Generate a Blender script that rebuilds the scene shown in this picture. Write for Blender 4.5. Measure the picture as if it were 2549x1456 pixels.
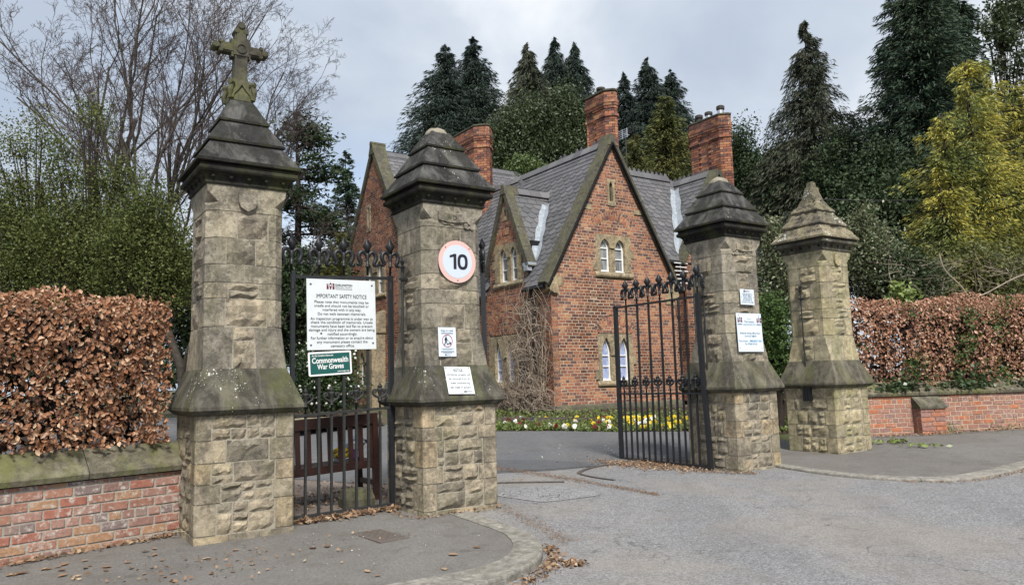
import bpy, bmesh, math, random
import numpy as np
from mathutils import Vector, Matrix, noise as mnoise

# ------------------------------------------------------------------ scene reset
for o in list(bpy.data.objects): bpy.data.objects.remove(o)
SC = bpy.context.scene
COL = SC.collection
R = math.radians

# ------------------------------------------------------------------ camera
EYE = 1.38
FPX, WPX, HPX = 1893.8, 2549.0, 1456.0
PITCH, ROLL = R(6.636), R(1.576)
cF = Vector((0, math.cos(PITCH), math.sin(PITCH)))
cR0 = Vector((1, 0, 0)); cU0 = Vector((0, -math.sin(PITCH), math.cos(PITCH)))
cR = cR0*math.cos(ROLL) - cU0*math.sin(ROLL)
cU = cR0*math.sin(ROLL) + cU0*math.cos(ROLL)
cam = bpy.data.objects.new('camera', bpy.data.cameras.new('camera'))
COL.objects.link(cam)
M = Matrix.Identity(4)
for i in range(3):
    M[i][0] = cR[i]; M[i][1] = cU[i]; M[i][2] = -cF[i]
M[2][3] = EYE
cam.matrix_world = M
cam.data.sensor_width = 36.0
cam.data.lens = FPX/WPX*36.0
cam.data.clip_start = 0.05
cam.data.clip_end = 3000
SC.camera = cam

# ------------------------------------------------------------------ world, sun, exposure
SUN_EL, SUN_AZ = R(50), R(166)          # azimuth clockwise from +Y: behind the camera, to the right
wd = bpy.data.worlds.new('World'); SC.world = wd; wd.use_nodes = True
nt = wd.node_tree; nt.nodes.clear()
def wn(t, **kw):
    n = nt.nodes.new(t)
    for k, v in kw.items(): setattr(n, k, v)
    return n
out = wn('ShaderNodeOutputWorld'); bg = wn('ShaderNodeBackground'); bg.inputs['Strength'].default_value = 0.1
sky = wn('ShaderNodeTexSky', sky_type='NISHITA', sun_disc=False)
sky.sun_elevation = SUN_EL; sky.sun_rotation = SUN_AZ; sky.air_density = 1.0; sky.dust_density = 1.0
tc = wn('ShaderNodeTexCoord'); sep = wn('ShaderNodeSeparateXYZ')
nt.links.new(tc.outputs['Generated'], sep.inputs[0])
zz = wn('ShaderNodeMath', operation='ADD'); zz.inputs[1].default_value = 0.22
nt.links.new(sep.outputs['Z'], zz.inputs[0])
zc = wn('ShaderNodeMath', operation='MAXIMUM'); zc.inputs[1].default_value = 0.06; nt.links.new(zz.outputs[0], zc.inputs[0])
cmb = wn('ShaderNodeCombineXYZ')
for ax in 'XY':
    d = wn('ShaderNodeMath', operation='DIVIDE'); nt.links.new(sep.outputs[ax], d.inputs[0]); nt.links.new(zc.outputs[0], d.inputs[1])
    nt.links.new(d.outputs[0], cmb.inputs[ax])
def cloudnoise(scale, detail, rough, off, dist=0.0):
    mp = wn('ShaderNodeMapping'); mp.inputs['Location'].default_value = off
    nt.links.new(cmb.outputs[0], mp.inputs['Vector'])
    n = wn('ShaderNodeTexNoise'); n.inputs['Scale'].default_value = scale; n.inputs['Detail'].default_value = detail
    n.inputs['Roughness'].default_value = rough; n.inputs['Distortion'].default_value = dist
    nt.links.new(mp.outputs[0], n.inputs['Vector']); return n
def wramp(src, stops):
    r = wn('ShaderNodeValToRGB'); e = r.color_ramp.elements
    while len(e) < len(stops): e.new(0.5)
    for i, (p_, c_) in enumerate(stops):
        e[i].position = p_; e[i].color = (*c_, 1) if len(c_) == 3 else c_
    nt.links.new(src, r.inputs[0]); return r
cn = cloudnoise(1.15, 6, 0.52, (3.1, 1.7, 0.0), 0.35)
cm = cloudnoise(0.8, 4, 0.5, (6.4, -2.7, 0.0), 0.2)
CG = 0.86
# soft cloud cover
ccol = wramp(cn.outputs['Fac'], [(0.36, (3.6*CG, 4.15*CG, 5.0*CG)), (0.50, (4.6*CG, 5.1*CG, 5.8*CG)), (0.64, (6.9*CG, 7.1*CG, 7.4*CG))])
cmask = wramp(cm.outputs['Fac'], [(0.34, (0.45, 0.45, 0.45)), (0.50, (1, 1, 1))])
mixn = wn('ShaderNodeMix', data_type='RGBA'); mixn.clamp_factor = True
nt.links.new(cmask.outputs[0], mixn.inputs[0]); nt.links.new(sky.outputs[0], mixn.inputs[6]); nt.links.new(ccol.outputs[0], mixn.inputs[7])
nt.links.new(mixn.outputs[2], bg.inputs['Color']); nt.links.new(bg.outputs[0], out.inputs[0])

sl = bpy.data.lights.new('sun', 'SUN'); sl.energy = 3.5; sl.angle = R(13); sl.color = (1.0, 0.96, 0.90)
so = bpy.data.objects.new('sun', sl); COL.objects.link(so)
sd = Vector((math.sin(SUN_AZ)*math.cos(SUN_EL), math.cos(SUN_AZ)*math.cos(SUN_EL), math.sin(SUN_EL)))
so.rotation_euler = sd.to_track_quat('Z', 'Y').to_euler(); so.location = sd*60
SC.view_settings.view_transform = 'Standard'; SC.view_settings.look = 'None'
SC.view_settings.exposure = 0.76; SC.view_settings.gamma = 1.0

# ------------------------------------------------------------------ helpers
rng = random.Random(11)
nrng = np.random.default_rng(5)

def g(y):                                   # natural ground height
    return 0.02*(y-8.2) + 0.025*max(0.0, min(y, 22.0)-13.0) - 0.02*max(0.0, y-22.0)
def road_z(y):
    return g(y) - 0.055*min(1.0, max(0.0, (9.0-y)/1.5))

def px_ray(x, y): return cF + cR*((x-WPX/2)/FPX) + cU*((HPX/2-y)/FPX)
def px_at(x, y, Y):
    d = px_ray(x, y); return Vector((0, 0, EYE)) + d*(Y/d.y)
def to_px(P):
    v = Vector(P)-Vector((0, 0, EYE)); z = v.dot(cF)
    return (WPX/2+FPX*v.dot(cR)/z, HPX/2-FPX*v.dot(cU)/z)

def link(o, parent=None):
    COL.objects.link(o)
    if parent is not None: o.parent = parent
    return o
def tag(o, label=None, cat=None, group=None, kind=None):
    if label: o['label'] = label
    if cat: o['category'] = cat
    if group: o['group'] = group
    if kind: o['kind'] = kind
    return o
def thing(name, label, cat, loc=(0, 0, 0), rz=0.0, group=None):
    o = bpy.data.objects.new(name, None); o.location = loc; o.rotation_euler = (0, 0, rz); o.empty_display_size = 0.1
    link(o); return tag(o, label, cat, group)
def inst(name, mesh, parent=None, loc=(0, 0, 0), rot=(0, 0, 0), scale=(1, 1, 1)):
    o = bpy.data.objects.new(name, mesh); o.location = loc; o.rotation_euler = rot; o.scale = scale
    return link(o, parent)

class MB:
    def __init__(s): s.v = []; s.f = []
    def add(s, vs, fs):
        b = len(s.v); s.v.extend(tuple(p) for p in vs); s.f.extend(tuple(b+i for i in q) for q in fs); return s
    def box(s, c, d, M=None):
        x, y, z = (q/2 for q in d)
        vs = [Vector((a*x, b*y, e*z)) for e in (-1, 1) for b in (-1, 1) for a in (-1, 1)]
        if M is not None: vs = [M @ p for p in vs]
        c = Vector(c)
        return s.add([p+c for p in vs], [(0, 2, 3, 1), (4, 5, 7, 6), (0, 1, 5, 4), (2, 6, 7, 3), (0, 4, 6, 2), (1, 3, 7, 5)])
    def b2(s, a, b):                       # box by two corners
        return s.box([(p+q)/2 for p, q in zip(a, b)], [abs(q-p) for p, q in zip(a, b)])
    def prism(s, poly, fn, a, b):          # poly: 2-D points; fn(p, q, t) -> 3-D
        n = len(poly)
        vs = [fn(p, q, a) for p, q in poly]+[fn(p, q, b) for p, q in poly]
        fs = [tuple(range(n)), tuple(range(2*n-1, n-1, -1))]+[(i, i+n, (i+1) % n+n, (i+1) % n) for i in range(n)]
        return s.add(vs, fs)
    def rings(s, rs, cap=True):            # list of equally long rings of 3-D points
        n = len(rs[0]); vs = [p for r in rs for p in r]; fs = []
        for k in range(len(rs)-1):
            for i in range(n):
                j = (i+1) % n; fs.append((k*n+i, k*n+j, (k+1)*n+j, (k+1)*n+i))
        if cap:
            fs.append(tuple(range(n-1, -1, -1))); b = (len(rs)-1)*n; fs.append(tuple(range(b, b+n)))
        return s.add(vs, fs)
    def lathe(s, prof, n=10, M=None, rot=0.0):
        rs = []
        for r, z in prof:
            ring = [Vector((r*math.cos(rot+2*math.pi*i/n), r*math.sin(rot+2*math.pi*i/n), z)) for i in range(n)]
            rs.append([M @ p for p in ring] if M is not None else ring)
        return s.rings(rs)
    def tube(s, pts, rad, n=6, cap=True):
        pts = [Vector(p) for p in pts]
        if not isinstance(rad, (list, tuple)): rad = [rad]*len(pts)
        rs = []; t0 = (pts[1]-pts[0]).normalized()
        ref = Vector((0, 0, 1)) if abs(t0.z) < 0.9 else Vector((1, 0, 0))
        nx = t0.cross(ref).normalized()
        for i, p in enumerate(pts):
            t = (pts[min(i+1, len(pts)-1)]-pts[max(i-1, 0)]).normalized()
            nx = (nx-t*nx.dot(t)).normalized(); ny = t.cross(nx)
            rs.append([p+(nx*math.cos(2*math.pi*k/n)+ny*math.sin(2*math.pi*k/n))*rad[i] for k in range(n)])
        return s.rings(rs, cap)
    def mesh(s, name, mat, smooth=False):
        m = bpy.data.meshes.new(name); m.from_pydata(s.v, [], s.f); m.update()
        if mat is not None: m.materials.append(mat)
        if smooth:
            m.polygons.foreach_set('use_smooth', [True]*len(m.polygons))
        return m
    def obj(s, name, mat, parent=None, loc=(0, 0, 0), rot=(0, 0, 0), smooth=False):
        return inst(name, s.mesh(name, mat, smooth), parent, loc, rot)

def np_mesh(name, V, F, mat, smooth=False):
    V = np.asarray(V, np.float32); F = np.asarray(F, np.int32)
    m = bpy.data.meshes.new(name); k = F.shape[1]
    m.vertices.add(len(V)); m.vertices.foreach_set('co', V.ravel())
    m.loops.add(F.size); m.loops.foreach_set('vertex_index', F.ravel())
    m.polygons.add(len(F)); m.polygons.foreach_set('loop_start', np.arange(0, F.size, k, dtype=np.int32))
    m.polygons.foreach_set('loop_total', np.full(len(F), k, np.int32))
    if smooth: m.polygons.foreach_set('use_smooth', np.ones(len(F), bool))
    m.update(calc_edges=True); m.materials.append(mat); return m

def catmull(P, n=8):
    P = [Vector(p) for p in P]; out = []
    for i in range(len(P)-1):
        p0 = P[max(i-1, 0)]; p1 = P[i]; p2 = P[i+1]; p3 = P[min(i+2, len(P)-1)]
        for k in range(n):
            t = k/n
            out.append(0.5*((2*p1)+(p2-p0)*t+(2*p0-5*p1+4*p2-p3)*t*t+(3*p1-p0-3*p2+p3)*t**3))
    out.append(P[-1]); return out

# ------------------------------------------------------------------ materials
def material(name):
    m = bpy.data.materials.new(name); m.use_nodes = True; m.node_tree.nodes.clear(); return m
class NB:
    """tiny node builder"""
    def __init__(s, name):
        s.m = material(name); s.t = s.m.node_tree
        s.out = s.t.nodes.new('ShaderNodeOutputMaterial')
    def n(s, typ, ins=None, **kw):
        nd = s.t.nodes.new(typ)
        for k, v in kw.items(): setattr(nd, k, v)
        for k, v in (ins or {}).items():
            sock = nd.inputs[k]
            if isinstance(v, bpy.types.NodeSocket): s.t.links.new(v, sock)
            else: sock.default_value = v
        return nd
    def pos(s): return s.n('ShaderNodeNewGeometry').outputs['Position']
    def rnd(s):
        a = s.n('ShaderNodeObjectInfo').outputs['Random']; b = s.n('ShaderNodeNewGeometry').outputs['Random Per Island']
        ad = s.n('ShaderNodeMath', {0: a, 1: b}, operation='ADD')
        return s.n('ShaderNodeMath', {0: ad.outputs[0]}, operation='FRACT').outputs[0]
    def noise(s, scale, detail=4, rough=0.55, vec=None, dist=0.0):
        return s.n('ShaderNodeTexNoise', {'Vector': vec or s.pos(), 'Scale': scale, 'Detail': detail, 'Roughness': rough, 'Distortion': dist}).outputs['Fac']
    def vor(s, scale, vec=None, feature='F1', out='Distance'):
        return s.n('ShaderNodeTexVoronoi', {'Vector': vec or s.pos(), 'Scale': scale}, feature=feature).outputs[out]
    def ramp(s, fac, stops, interp='LINEAR'):
        r = s.n('ShaderNodeValToRGB', {0: fac}); r.color_ramp.interpolation = interp; e = r.color_ramp.elements
        while len(e) < len(stops): e.new(0.5)
        for i, (p, c) in enumerate(stops):
            e[i].position = p; c = (c, c, c) if isinstance(c, (int, float)) else c; e[i].color = (*c, 1)
        return r.outputs[0]
    def mix(s, fac, a, b, mode='MIX'):
        n = s.n('ShaderNodeMix', data_type='RGBA', blend_type=mode); n.clamp_factor = True
        for k, v in ((0, fac), (6, a), (7, b)):
            if isinstance(v, bpy.types.NodeSocket): s.t.links.new(v, n.inputs[k])
            elif k == 0: n.inputs[0].default_value = v
            else: n.inputs[k].default_value = (*v, 1) if len(v) == 3 else v
        return n.outputs[2]
    def math(s, op, a, b=0.0):
        return s.n('ShaderNodeMath', {0: a, 1: b}, operation=op).outputs[0]
    def vscale(s, v):                      # stretched position
        return s.n('ShaderNodeMapping', {'Vector': s.pos(), 'Scale': v}).outputs[0]
    def bump(s, h, dist=0.01, strength=1.0):
        return s.n('ShaderNodeBump', {'Height': h, 'Distance': dist, 'Strength': strength}).outputs[0]
    def bsdf(s, col, rough=0.8, normal=None, spec=0.3, metal=0.0, **kw):
        ins = {'Base Color': col if isinstance(col, bpy.types.NodeSocket) else (*col, 1), 'Roughness': rough, 'Specular IOR Level': spec, 'Metallic': metal}
        if normal is not None: ins['Normal'] = normal
        ins.update(kw)
        b = s.n('ShaderNodeBsdfPrincipled', ins); s.t.links.new(b.outputs[0], s.out.inputs[0]); return s.m

def sandstone(name, cols, soot=0.5, lichen=0.0, green=0.0, fine=1.0, streak=None):
    b = NB(name); r = b.rnd()
    n = len(cols); c = b.ramp(r, [(i/(n-1), q) for i, q in enumerate(cols)])
    big = b.noise(2.6, 6, 0.66, None, 0.6); mid = b.noise(11, 7, 0.7, None, 0.4); fin = b.noise(75, 4, 0.72); st = b.noise(7.0, 6, 0.68, b.vscale((1, 1, 0.22)))
    c = b.mix(b.ramp(mid, [(0.36, 0.0), (0.62, 1.0)]), c, b.mix(1.0, c, (0.50, 0.49, 0.48), 'MULTIPLY'))
    c = b.mix(b.math('MULTIPLY', b.ramp(st, [(0.50, 0.0), (0.68, 1.0)]), 0.55), c, b.mix(1.0, c, (1.45, 1.42, 1.36), 'MULTIPLY'))
    gr = b.noise(28, 8, 0.75); sm = b.math('ADD', b.math('MULTIPLY', big, 0.6), b.math('MULTIPLY', gr, 0.4))
    c = b.mix(b.math('MULTIPLY', b.ramp(sm, [(0.485, 0.0), (0.56, 1.0)]), soot), c, (0.05, 0.047, 0.043))
    c = b.mix(b.math('MULTIPLY', b.ramp(gr, [(0.56, 0.0), (0.64, 1.0)]), 0.45), c, b.mix(1.0, c, (0.55, 0.53, 0.5), 'MULTIPLY'))
    c = b.mix(b.math('MULTIPLY', b.ramp(fin, [(0.42, 0.0), (0.66, 1.0)]), 0.40*fine), c, b.mix(1.0, c, (1.7, 1.65, 1.55), 'MULTIPLY'))
    if streak:
        sk = b.noise(5.0, 6, 0.7, b.vscale((1, 1, 0.35)), 0.5); c = b.mix(b.ramp(sk, [(0.47, 0.0), (0.64, 1.0)]), c, streak)
    if green > 0:
        gn = b.noise(3.8, 5, 0.6, b.vscale((1, 1, 0.45)))
        c = b.mix(b.math('MULTIPLY', b.ramp(gn, [(0.46, 0.0), (0.66, 1.0)]), green), c, (0.125, 0.135, 0.04))
    if lichen > 0:
        for sc, k_ in ((21, 0.85), (46, 0.8)):
            v = b.vor(sc, out='Distance'); vc = b.noise(2.3, 3, 0.6, b.vscale((1.0, 1.0, 1.3))); w = b.noise(45, 3, 0.6)
            spot = b.math('LESS_THAN', b.math('ADD', v, b.math('MULTIPLY', w, 0.3)), b.ramp(vc, [(0.44, 0.0), (0.66, 0.62*lichen*k_)]))
            c = b.mix(spot, c, (0.47, 0.47, 0.42))
    h = b.math('ADD', b.math('MULTIPLY', mid, 0.6), b.math('MULTIPLY', fin, 0.35))
    return b.bsdf(c, 0.9, b.bump(h, 0.016, 1.0), 0.2)

M_ = {}
M_['ashlar'] = sandstone('sandstone_ashlar', [(0.31, 0.28, 0.225), (0.245, 0.222, 0.18), (0.38, 0.335, 0.255), (0.285, 0.258, 0.208), (0.205, 0.187, 0.156), (0.40, 0.35, 0.26), (0.30, 0.273, 0.222)], 0.62, 0.0, 0.15)
M_['base_stone'] = sandstone('sandstone_base', [(0.36, 0.31, 0.23), (0.28, 0.245, 0.19), (0.40, 0.34, 0.245), (0.33, 0.285, 0.215), (0.21, 0.185, 0.148), (0.37, 0.315, 0.23), (0.41, 0.325, 0.21), (0.31, 0.27, 0.20)], 0.5, 0.2, 0.2)
M_['rock'] = sandstone('rock_faced_stone', [(0.282, 0.246, 0.186), (0.198, 0.178, 0.142), (0.336, 0.288, 0.216), (0.240, 0.214, 0.168)], 0.55, 0.0, 0.12)
M_['pale_stone'] = sandstone('sandstone_pale', [(0.42, 0.36, 0.24), (0.33, 0.295, 0.21), (0.47, 0.40, 0.26), (0.37, 0.335, 0.235)], 0.3, 0.0, 0.5)
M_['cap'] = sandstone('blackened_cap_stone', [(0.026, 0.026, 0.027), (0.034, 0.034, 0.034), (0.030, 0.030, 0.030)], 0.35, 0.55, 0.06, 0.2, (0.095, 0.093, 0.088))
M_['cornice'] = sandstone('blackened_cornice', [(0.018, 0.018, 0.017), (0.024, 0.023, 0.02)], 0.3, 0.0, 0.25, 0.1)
M_['cap_worn'] = sandstone('lichened_cap_stone', [(0.26, 0.225, 0.155), (0.21, 0.185, 0.135)], 0.8, 1.0, 0.25, 0.6)
M_['ledge'] = sandstone('weathered_ledge_stone', [(0.075, 0.07, 0.057), (0.065, 0.061, 0.05)], 0.5, 0.7, 0.35, 0.4, (0.13, 0.12, 0.095))
M_['ledge_clean'] = sandstone('ledge_stone_plain', [(0.10, 0.092, 0.07), (0.09, 0.084, 0.066)], 0.5, 0.5, 0.4, 0.4, (0.16, 0.145, 0.11))
M_['cross'] = sandstone('cross_stone', [(0.085, 0.08, 0.06), (0.08, 0.074, 0.057)], 0.55, 0.45, 0.55, 0.5)
M_['coping'] = sandstone('wall_coping_stone', [(0.186, 0.168, 0.120), (0.156, 0.144, 0.102)], 0.55, 0.25, 0.65, 0.6)
M_['gable_coping'] = sandstone('gable_coping_stone', [(0.12, 0.112, 0.085), (0.10, 0.095, 0.075)], 0.65, 0.2, 0.35, 0.5)
M_['dressing'] = sandstone('house_dressings', [(0.413, 0.331, 0.206), (0.338, 0.281, 0.194), (0.450, 0.362, 0.225)], 0.45, 0.0, 0.1, 0.7)
M_['kerb'] = sandstone('kerb_stone', [(0.28, 0.265, 0.24), (0.25, 0.24, 0.215)], 0.15, 0.0, 0.08, 0.8)

def mk_mortar(name, col):
    b = NB(name); f = b.noise(60, 3); c = b.mix(b.ramp(f, [(0.3, 0.0), (0.7, 1.0)]), col, tuple(q*0.62 for q in col))
    return b.bsdf(c, 0.95, b.bump(f, 0.004), 0.1)
M_['mortar'] = mk_mortar('lime_mortar', (0.50, 0.40, 0.29))
M_['joint'] = mk_mortar('pillar_joint', (0.35, 0.315, 0.25))
M_['dark_joint'] = mk_mortar('dark_wall_joint', (0.38, 0.35, 0.30))

def brickmat(name, cols, stain, salt):
    b = NB(name); r = b.rnd(); n = len(cols)
    c = b.ramp(r, [(i/n, q) for i, q in enumerate(cols)], 'CONSTANT')
    mid = b.noise(30, 5, 0.65); big = b.noise(0.7, 5, 0.65); fin = b.noise(150, 3, 0.7)
    c = b.mix(b.ramp(mid, [(0.3, 0.0), (0.75, 0.75)]), c, b.mix(1.0, c, (0.50, 0.50, 0.52), 'MULTIPLY'))
    c = b.mix(b.math('MULTIPLY', b.ramp(big, [(0.45, 0.0), (0.62, 1.0)]), stain), c, b.mix(1.0, c, (0.42, 0.36, 0.36), 'MULTIPLY'))
    if salt > 0:
        sn = b.noise(16, 5, 0.7)
        c = b.mix(b.math('MULTIPLY', b.ramp(sn, [(0.53, 0.0), (0.66, 1.0)]), salt), c, (0.46, 0.42, 0.37))
    return b.bsdf(c, 0.88, b.bump(b.math('ADD', mid, b.math('MULTIPLY', fin, 0.5)), 0.006), 0.2)
M_['brick'] = brickmat('house_brick', [(0.37, 0.155, 0.09), (0.29, 0.125, 0.085), (0.42, 0.185, 0.10), (0.23, 0.105, 0.08), (0.34, 0.14, 0.085), (0.145, 0.08, 0.07), (0.40, 0.165, 0.09), (0.27, 0.12, 0.085), (0.45, 0.235, 0.125), (0.18, 0.09, 0.075)], 0.95, 0.15)
M_['wall_brick'] = brickmat('boundary_brick', [(0.35, 0.18, 0.13), (0.30, 0.175, 0.14), (0.37, 0.19, 0.13), (0.28, 0.175, 0.145), (0.40, 0.235, 0.14), (0.36, 0.15, 0.105), (0.31, 0.22, 0.185), (0.36, 0.21, 0.165), (0.24, 0.18, 0.165)], 0.25, 0.95)
M_['wall_brick2'] = brickmat('boundary_brick_right', [(0.38, 0.19, 0.14), (0.34, 0.175, 0.14), (0.41, 0.215, 0.15), (0.31, 0.175, 0.145), (0.42, 0.18, 0.11), (0.36, 0.185, 0.14), (0.30, 0.175, 0.15), (0.46, 0.17, 0.09)], 0.3, 0.4)

def mk_slate():
    b = NB('grey_slate'); r = b.rnd(); c = b.ramp(r, [(0.0, (0.075, 0.075, 0.081)), (0.35, (0.112, 0.111, 0.118)), (0.7, (0.09, 0.089, 0.096)), (1.0, (0.15, 0.146, 0.152))])
    f = b.noise(9, 5, 0.65); c = b.mix(b.ramp(f, [(0.5, 0.0), (0.78, 0.7)]), c, (0.13, 0.125, 0.10))
    return b.bsdf(c, 0.62, b.bump(b.noise(45, 4), 0.004), 0.4)
M_['slate'] = mk_slate()
def plain(name, col, rough=0.6, spec=0.4, metal=0.0, var=0.25, scale=12.0, bump=0.0):
    b = NB(name); f = b.noise(scale, 4, 0.6)
    c = b.mix(b.ramp(f, [(0.3, 0.0), (0.75, 1.0)]), col, tuple(q*(1-var) for q in col))
    return b.bsdf(c, rough, b.bump(b.noise(scale*6, 3), bump) if bump else None, spec, metal)
M_['iron'] = plain('black_iron', (0.016, 0.017, 0.020), 0.42, 0.45, 0.0, 0.4, 25, 0.002)
M_['old_iron'] = plain('weathered_iron', (0.030, 0.031, 0.030), 0.6, 0.35, 0.0, 0.5, 30, 0.003)
M_['strip_iron'] = plain('worn_iron_strip', (0.12, 0.105, 0.095), 0.55, 0.5, 0.4, 0.5, 20, 0.003)
M_['black'] = plain('black_paint', (0.014, 0.014, 0.016), 0.35, 0.5)
M_['dull_black'] = plain('soot_black', (0.012, 0.012, 0.013), 0.85, 0.15)
M_['white'] = plain('white_paint', (0.74, 0.74, 0.72), 0.5, 0.4, 0, 0.08, 8)
M_['sign_white'] = plain('sign_white', (0.62, 0.655, 0.67), 0.4, 0.4, 0, 0.12, 6)
M_['sign_blue_white'] = plain('sign_blue_white', (0.60, 0.68, 0.76), 0.35, 0.4, 0, 0.05, 6)
M_['sign_green'] = plain('sign_green', (0.008, 0.085, 0.075), 0.4, 0.4, 0, 0.1, 6)
M_['sign_pink'] = plain('sign_faded_red', (0.66, 0.42, 0.38), 0.45, 0.4, 0, 0.12, 8)
M_['sign_face'] = plain('sign_pale_face', (0.50, 0.56, 0.66), 0.45, 0.4, 0, 0.05, 8)
M_['ink'] = plain('black_ink', (0.02, 0.02, 0.025), 0.6, 0.2)
M_['ink_grey'] = plain('grey_ink', (0.13, 0.15, 0.17), 0.6, 0.2)
M_['maroon'] = plain('maroon_ink', (0.14, 0.018, 0.035), 0.6, 0.2)
M_['red_ink'] = plain('red_ink', (0.36, 0.04, 0.06), 0.6, 0.2)
M_['blue_ink'] = plain('blue_ink', (0.10, 0.30, 0.48), 0.6, 0.2)
M_['screw'] = plain('screw_metal', (0.16, 0.17, 0.19), 0.45, 0.5, 0.6)
M_['lead'] = plain('lead_flashing', (0.36, 0.40, 0.44), 0.5, 0.5, 0.1, 0.45, 9, 0.004)
M_['stone_cap_white'] = plain('cap_mortar', (0.29, 0.26, 0.20), 0.9, 0.2, 0, 0.4, 14, 0.01)
M_['clay'] = plain('clay_pot', (0.05, 0.045, 0.04), 0.7, 0.3)
M_['steel'] = plain('flue_steel', (0.55, 0.56, 0.58), 0.35, 0.5, 0.8)
M_['bench'] = plain('bench_hardwood', (0.045, 0.018, 0.014), 0.5, 0.4, 0, 0.45, 18, 0.003)
M_['soil'] = plain('soil', (0.075, 0.055, 0.042), 0.95, 0.1, 0, 0.5, 9, 0.03)
M_['board'] = plain('edging_board', (0.12, 0.10, 0.085), 0.9, 0.1, 0, 0.4, 14, 0.01)
M_['interior'] = plain('dark_interior', (0.02, 0.02, 0.022), 0.9, 0.1)  # darkness of the unlit inside put into the colour
M_['wire'] = plain('cable', (0.03, 0.03, 0.03), 0.6)
M_['cello'] = plain('cellophane', (0.55, 0.60, 0.64), 0.12, 0.6)
M_['purple'] = plain('purple_paper', (0.12, 0.035, 0.20), 0.6)

def mk_glass():
    b = NB('window_glass'); return b.bsdf((0.035, 0.045, 0.06), 0.06, None, 0.5)
M_['glass'] = mk_glass()
def mk_lace():
    b = NB('glazed_lace_curtain'); f = b.n('ShaderNodeTexWave', {'Vector': b.pos(), 'Scale': 9.0, 'Distortion': 3.0, 'Detail': 2.0}).outputs['Fac']
    c = b.mix(b.ramp(b.noise(5, 4, 0.6), [(0.40, 0.0), (0.62, 1.0)]), b.mix(f, (0.12, 0.15, 0.30), (0.36, 0.42, 0.62)), b.mix(f, (0.26, 0.31, 0.50), (0.50, 0.56, 0.72))); return b.bsdf(c, 0.25, None, 0.5)
M_['lace'] = mk_lace()
def mk_drape():
    b = NB('glazed_grey_curtain'); f = b.noise(14, 3, 0.5, b.vscale((1, 1, 0.15)))
    c = b.mix(b.ramp(f, [(0.35, 0.0), (0.65, 1.0)]), (0.07, 0.075, 0.08), (0.27, 0.28, 0.28)); return b.bsdf(c, 0.2, None, 0.5)
M_['drape'] = mk_drape()

def mk_asphalt(name, base, agg=1.0, stain=(0.22, 0.18, 0.15), st=0.5, cracks=0.0):
    b = NB(name); p = b.pos()
    big = b.noise(0.45, 6, 0.62, None, 0.4); mid = b.noise(4, 6, 0.66); fin = b.noise(95, 3, 0.75); v = b.vor(85, out='Color'); lane = b.noise(1.1, 4, 0.55, b.vscale((1.0, 0.18, 1)))
    vs = b.n('ShaderNodeSeparateColor', {0: v}).outputs[0]
    c = b.mix(b.ramp(vs, [(0.0, 0.0), (1.0, 1.0)]), tuple(q*(1-0.48*agg) for q in base), tuple(q*(1+0.48*agg) for q in base))
    c = b.mix(b.ramp(fin, [(0.35, 0.0), (0.7, 0.6)]), c, tuple(q*0.5 for q in base))
    c = b.mix(b.math('MULTIPLY', b.ramp(big, [(0.44, 0.0), (0.60, 1.0)]), st), c, b.mix(0.5, c, stain))
    c = b.mix(b.math('MULTIPLY', b.ramp(lane, [(0.46, 0.0), (0.62, 1.0)]), 0.35), c, b.mix(1.0, c, (0.72, 0.72, 0.74), 'MULTIPLY'))
    c = b.mix(b.math('MULTIPLY', b.ramp(mid, [(0.50, 0.0), (0.66, 1.0)]), 0.40), c, b.mix(1.0, c, (0.66, 0.64, 0.61), 'MULTIPLY'))
    sp = b.math('LESS_THAN', b.math('ADD', b.vor(1.7), b.math('MULTIPLY', b.noise(9, 3), 0.12)), 0.15); c = b.mix(b.math('MULTIPLY', sp, 0.35), c, b.mix(1.0, c, (0.45, 0.44, 0.43), 'MULTIPLY'))
    if cracks > 0:
        dv = b.n('ShaderNodeTexVoronoi', {'Vector': b.n('ShaderNodeVectorMath', {0: p, 1: b.n('ShaderNodeTexNoise', {'Vector': p, 'Scale': 2.0, 'Detail': 4.0}).outputs['Color']}, operation='ADD').outputs[0], 'Scale': 0.55}, feature='DISTANCE_TO_EDGE').outputs['Distance']
        ck = b.math('MULTIPLY', b.ramp(dv, [(0.0, 1.0), (0.006, 0.0)]), b.ramp(b.noise(0.8, 3), [(0.47, 0.0), (0.56, 1.0)])); c = b.mix(b.math('MULTIPLY', ck, cracks), c, tuple(q*0.25 for q in base))
    return b.bsdf(c, 0.93, b.bump(b.math('ADD', vs, fin), 0.006, 1.0), 0.25)
M_['asphalt'] = mk_asphalt('road_asphalt', (0.235, 0.235, 0.238), 1.0, (0.27, 0.235, 0.195), 0.8, 0.7)
M_['drive'] = mk_asphalt('drive_asphalt', (0.145, 0.148, 0.155), 0.5, (0.17, 0.155, 0.14), 0.4)
M_['pavement'] = mk_asphalt('pavement_asphalt', (0.195, 0.185, 0.172), 0.55, (0.125, 0.113, 0.10), 0.95, 0.6)
M_['newpatch'] = mk_asphalt('darker_tarmac', (0.115, 0.118, 0.125), 0.4, (0.13, 0.12, 0.11), 0.3)
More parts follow.
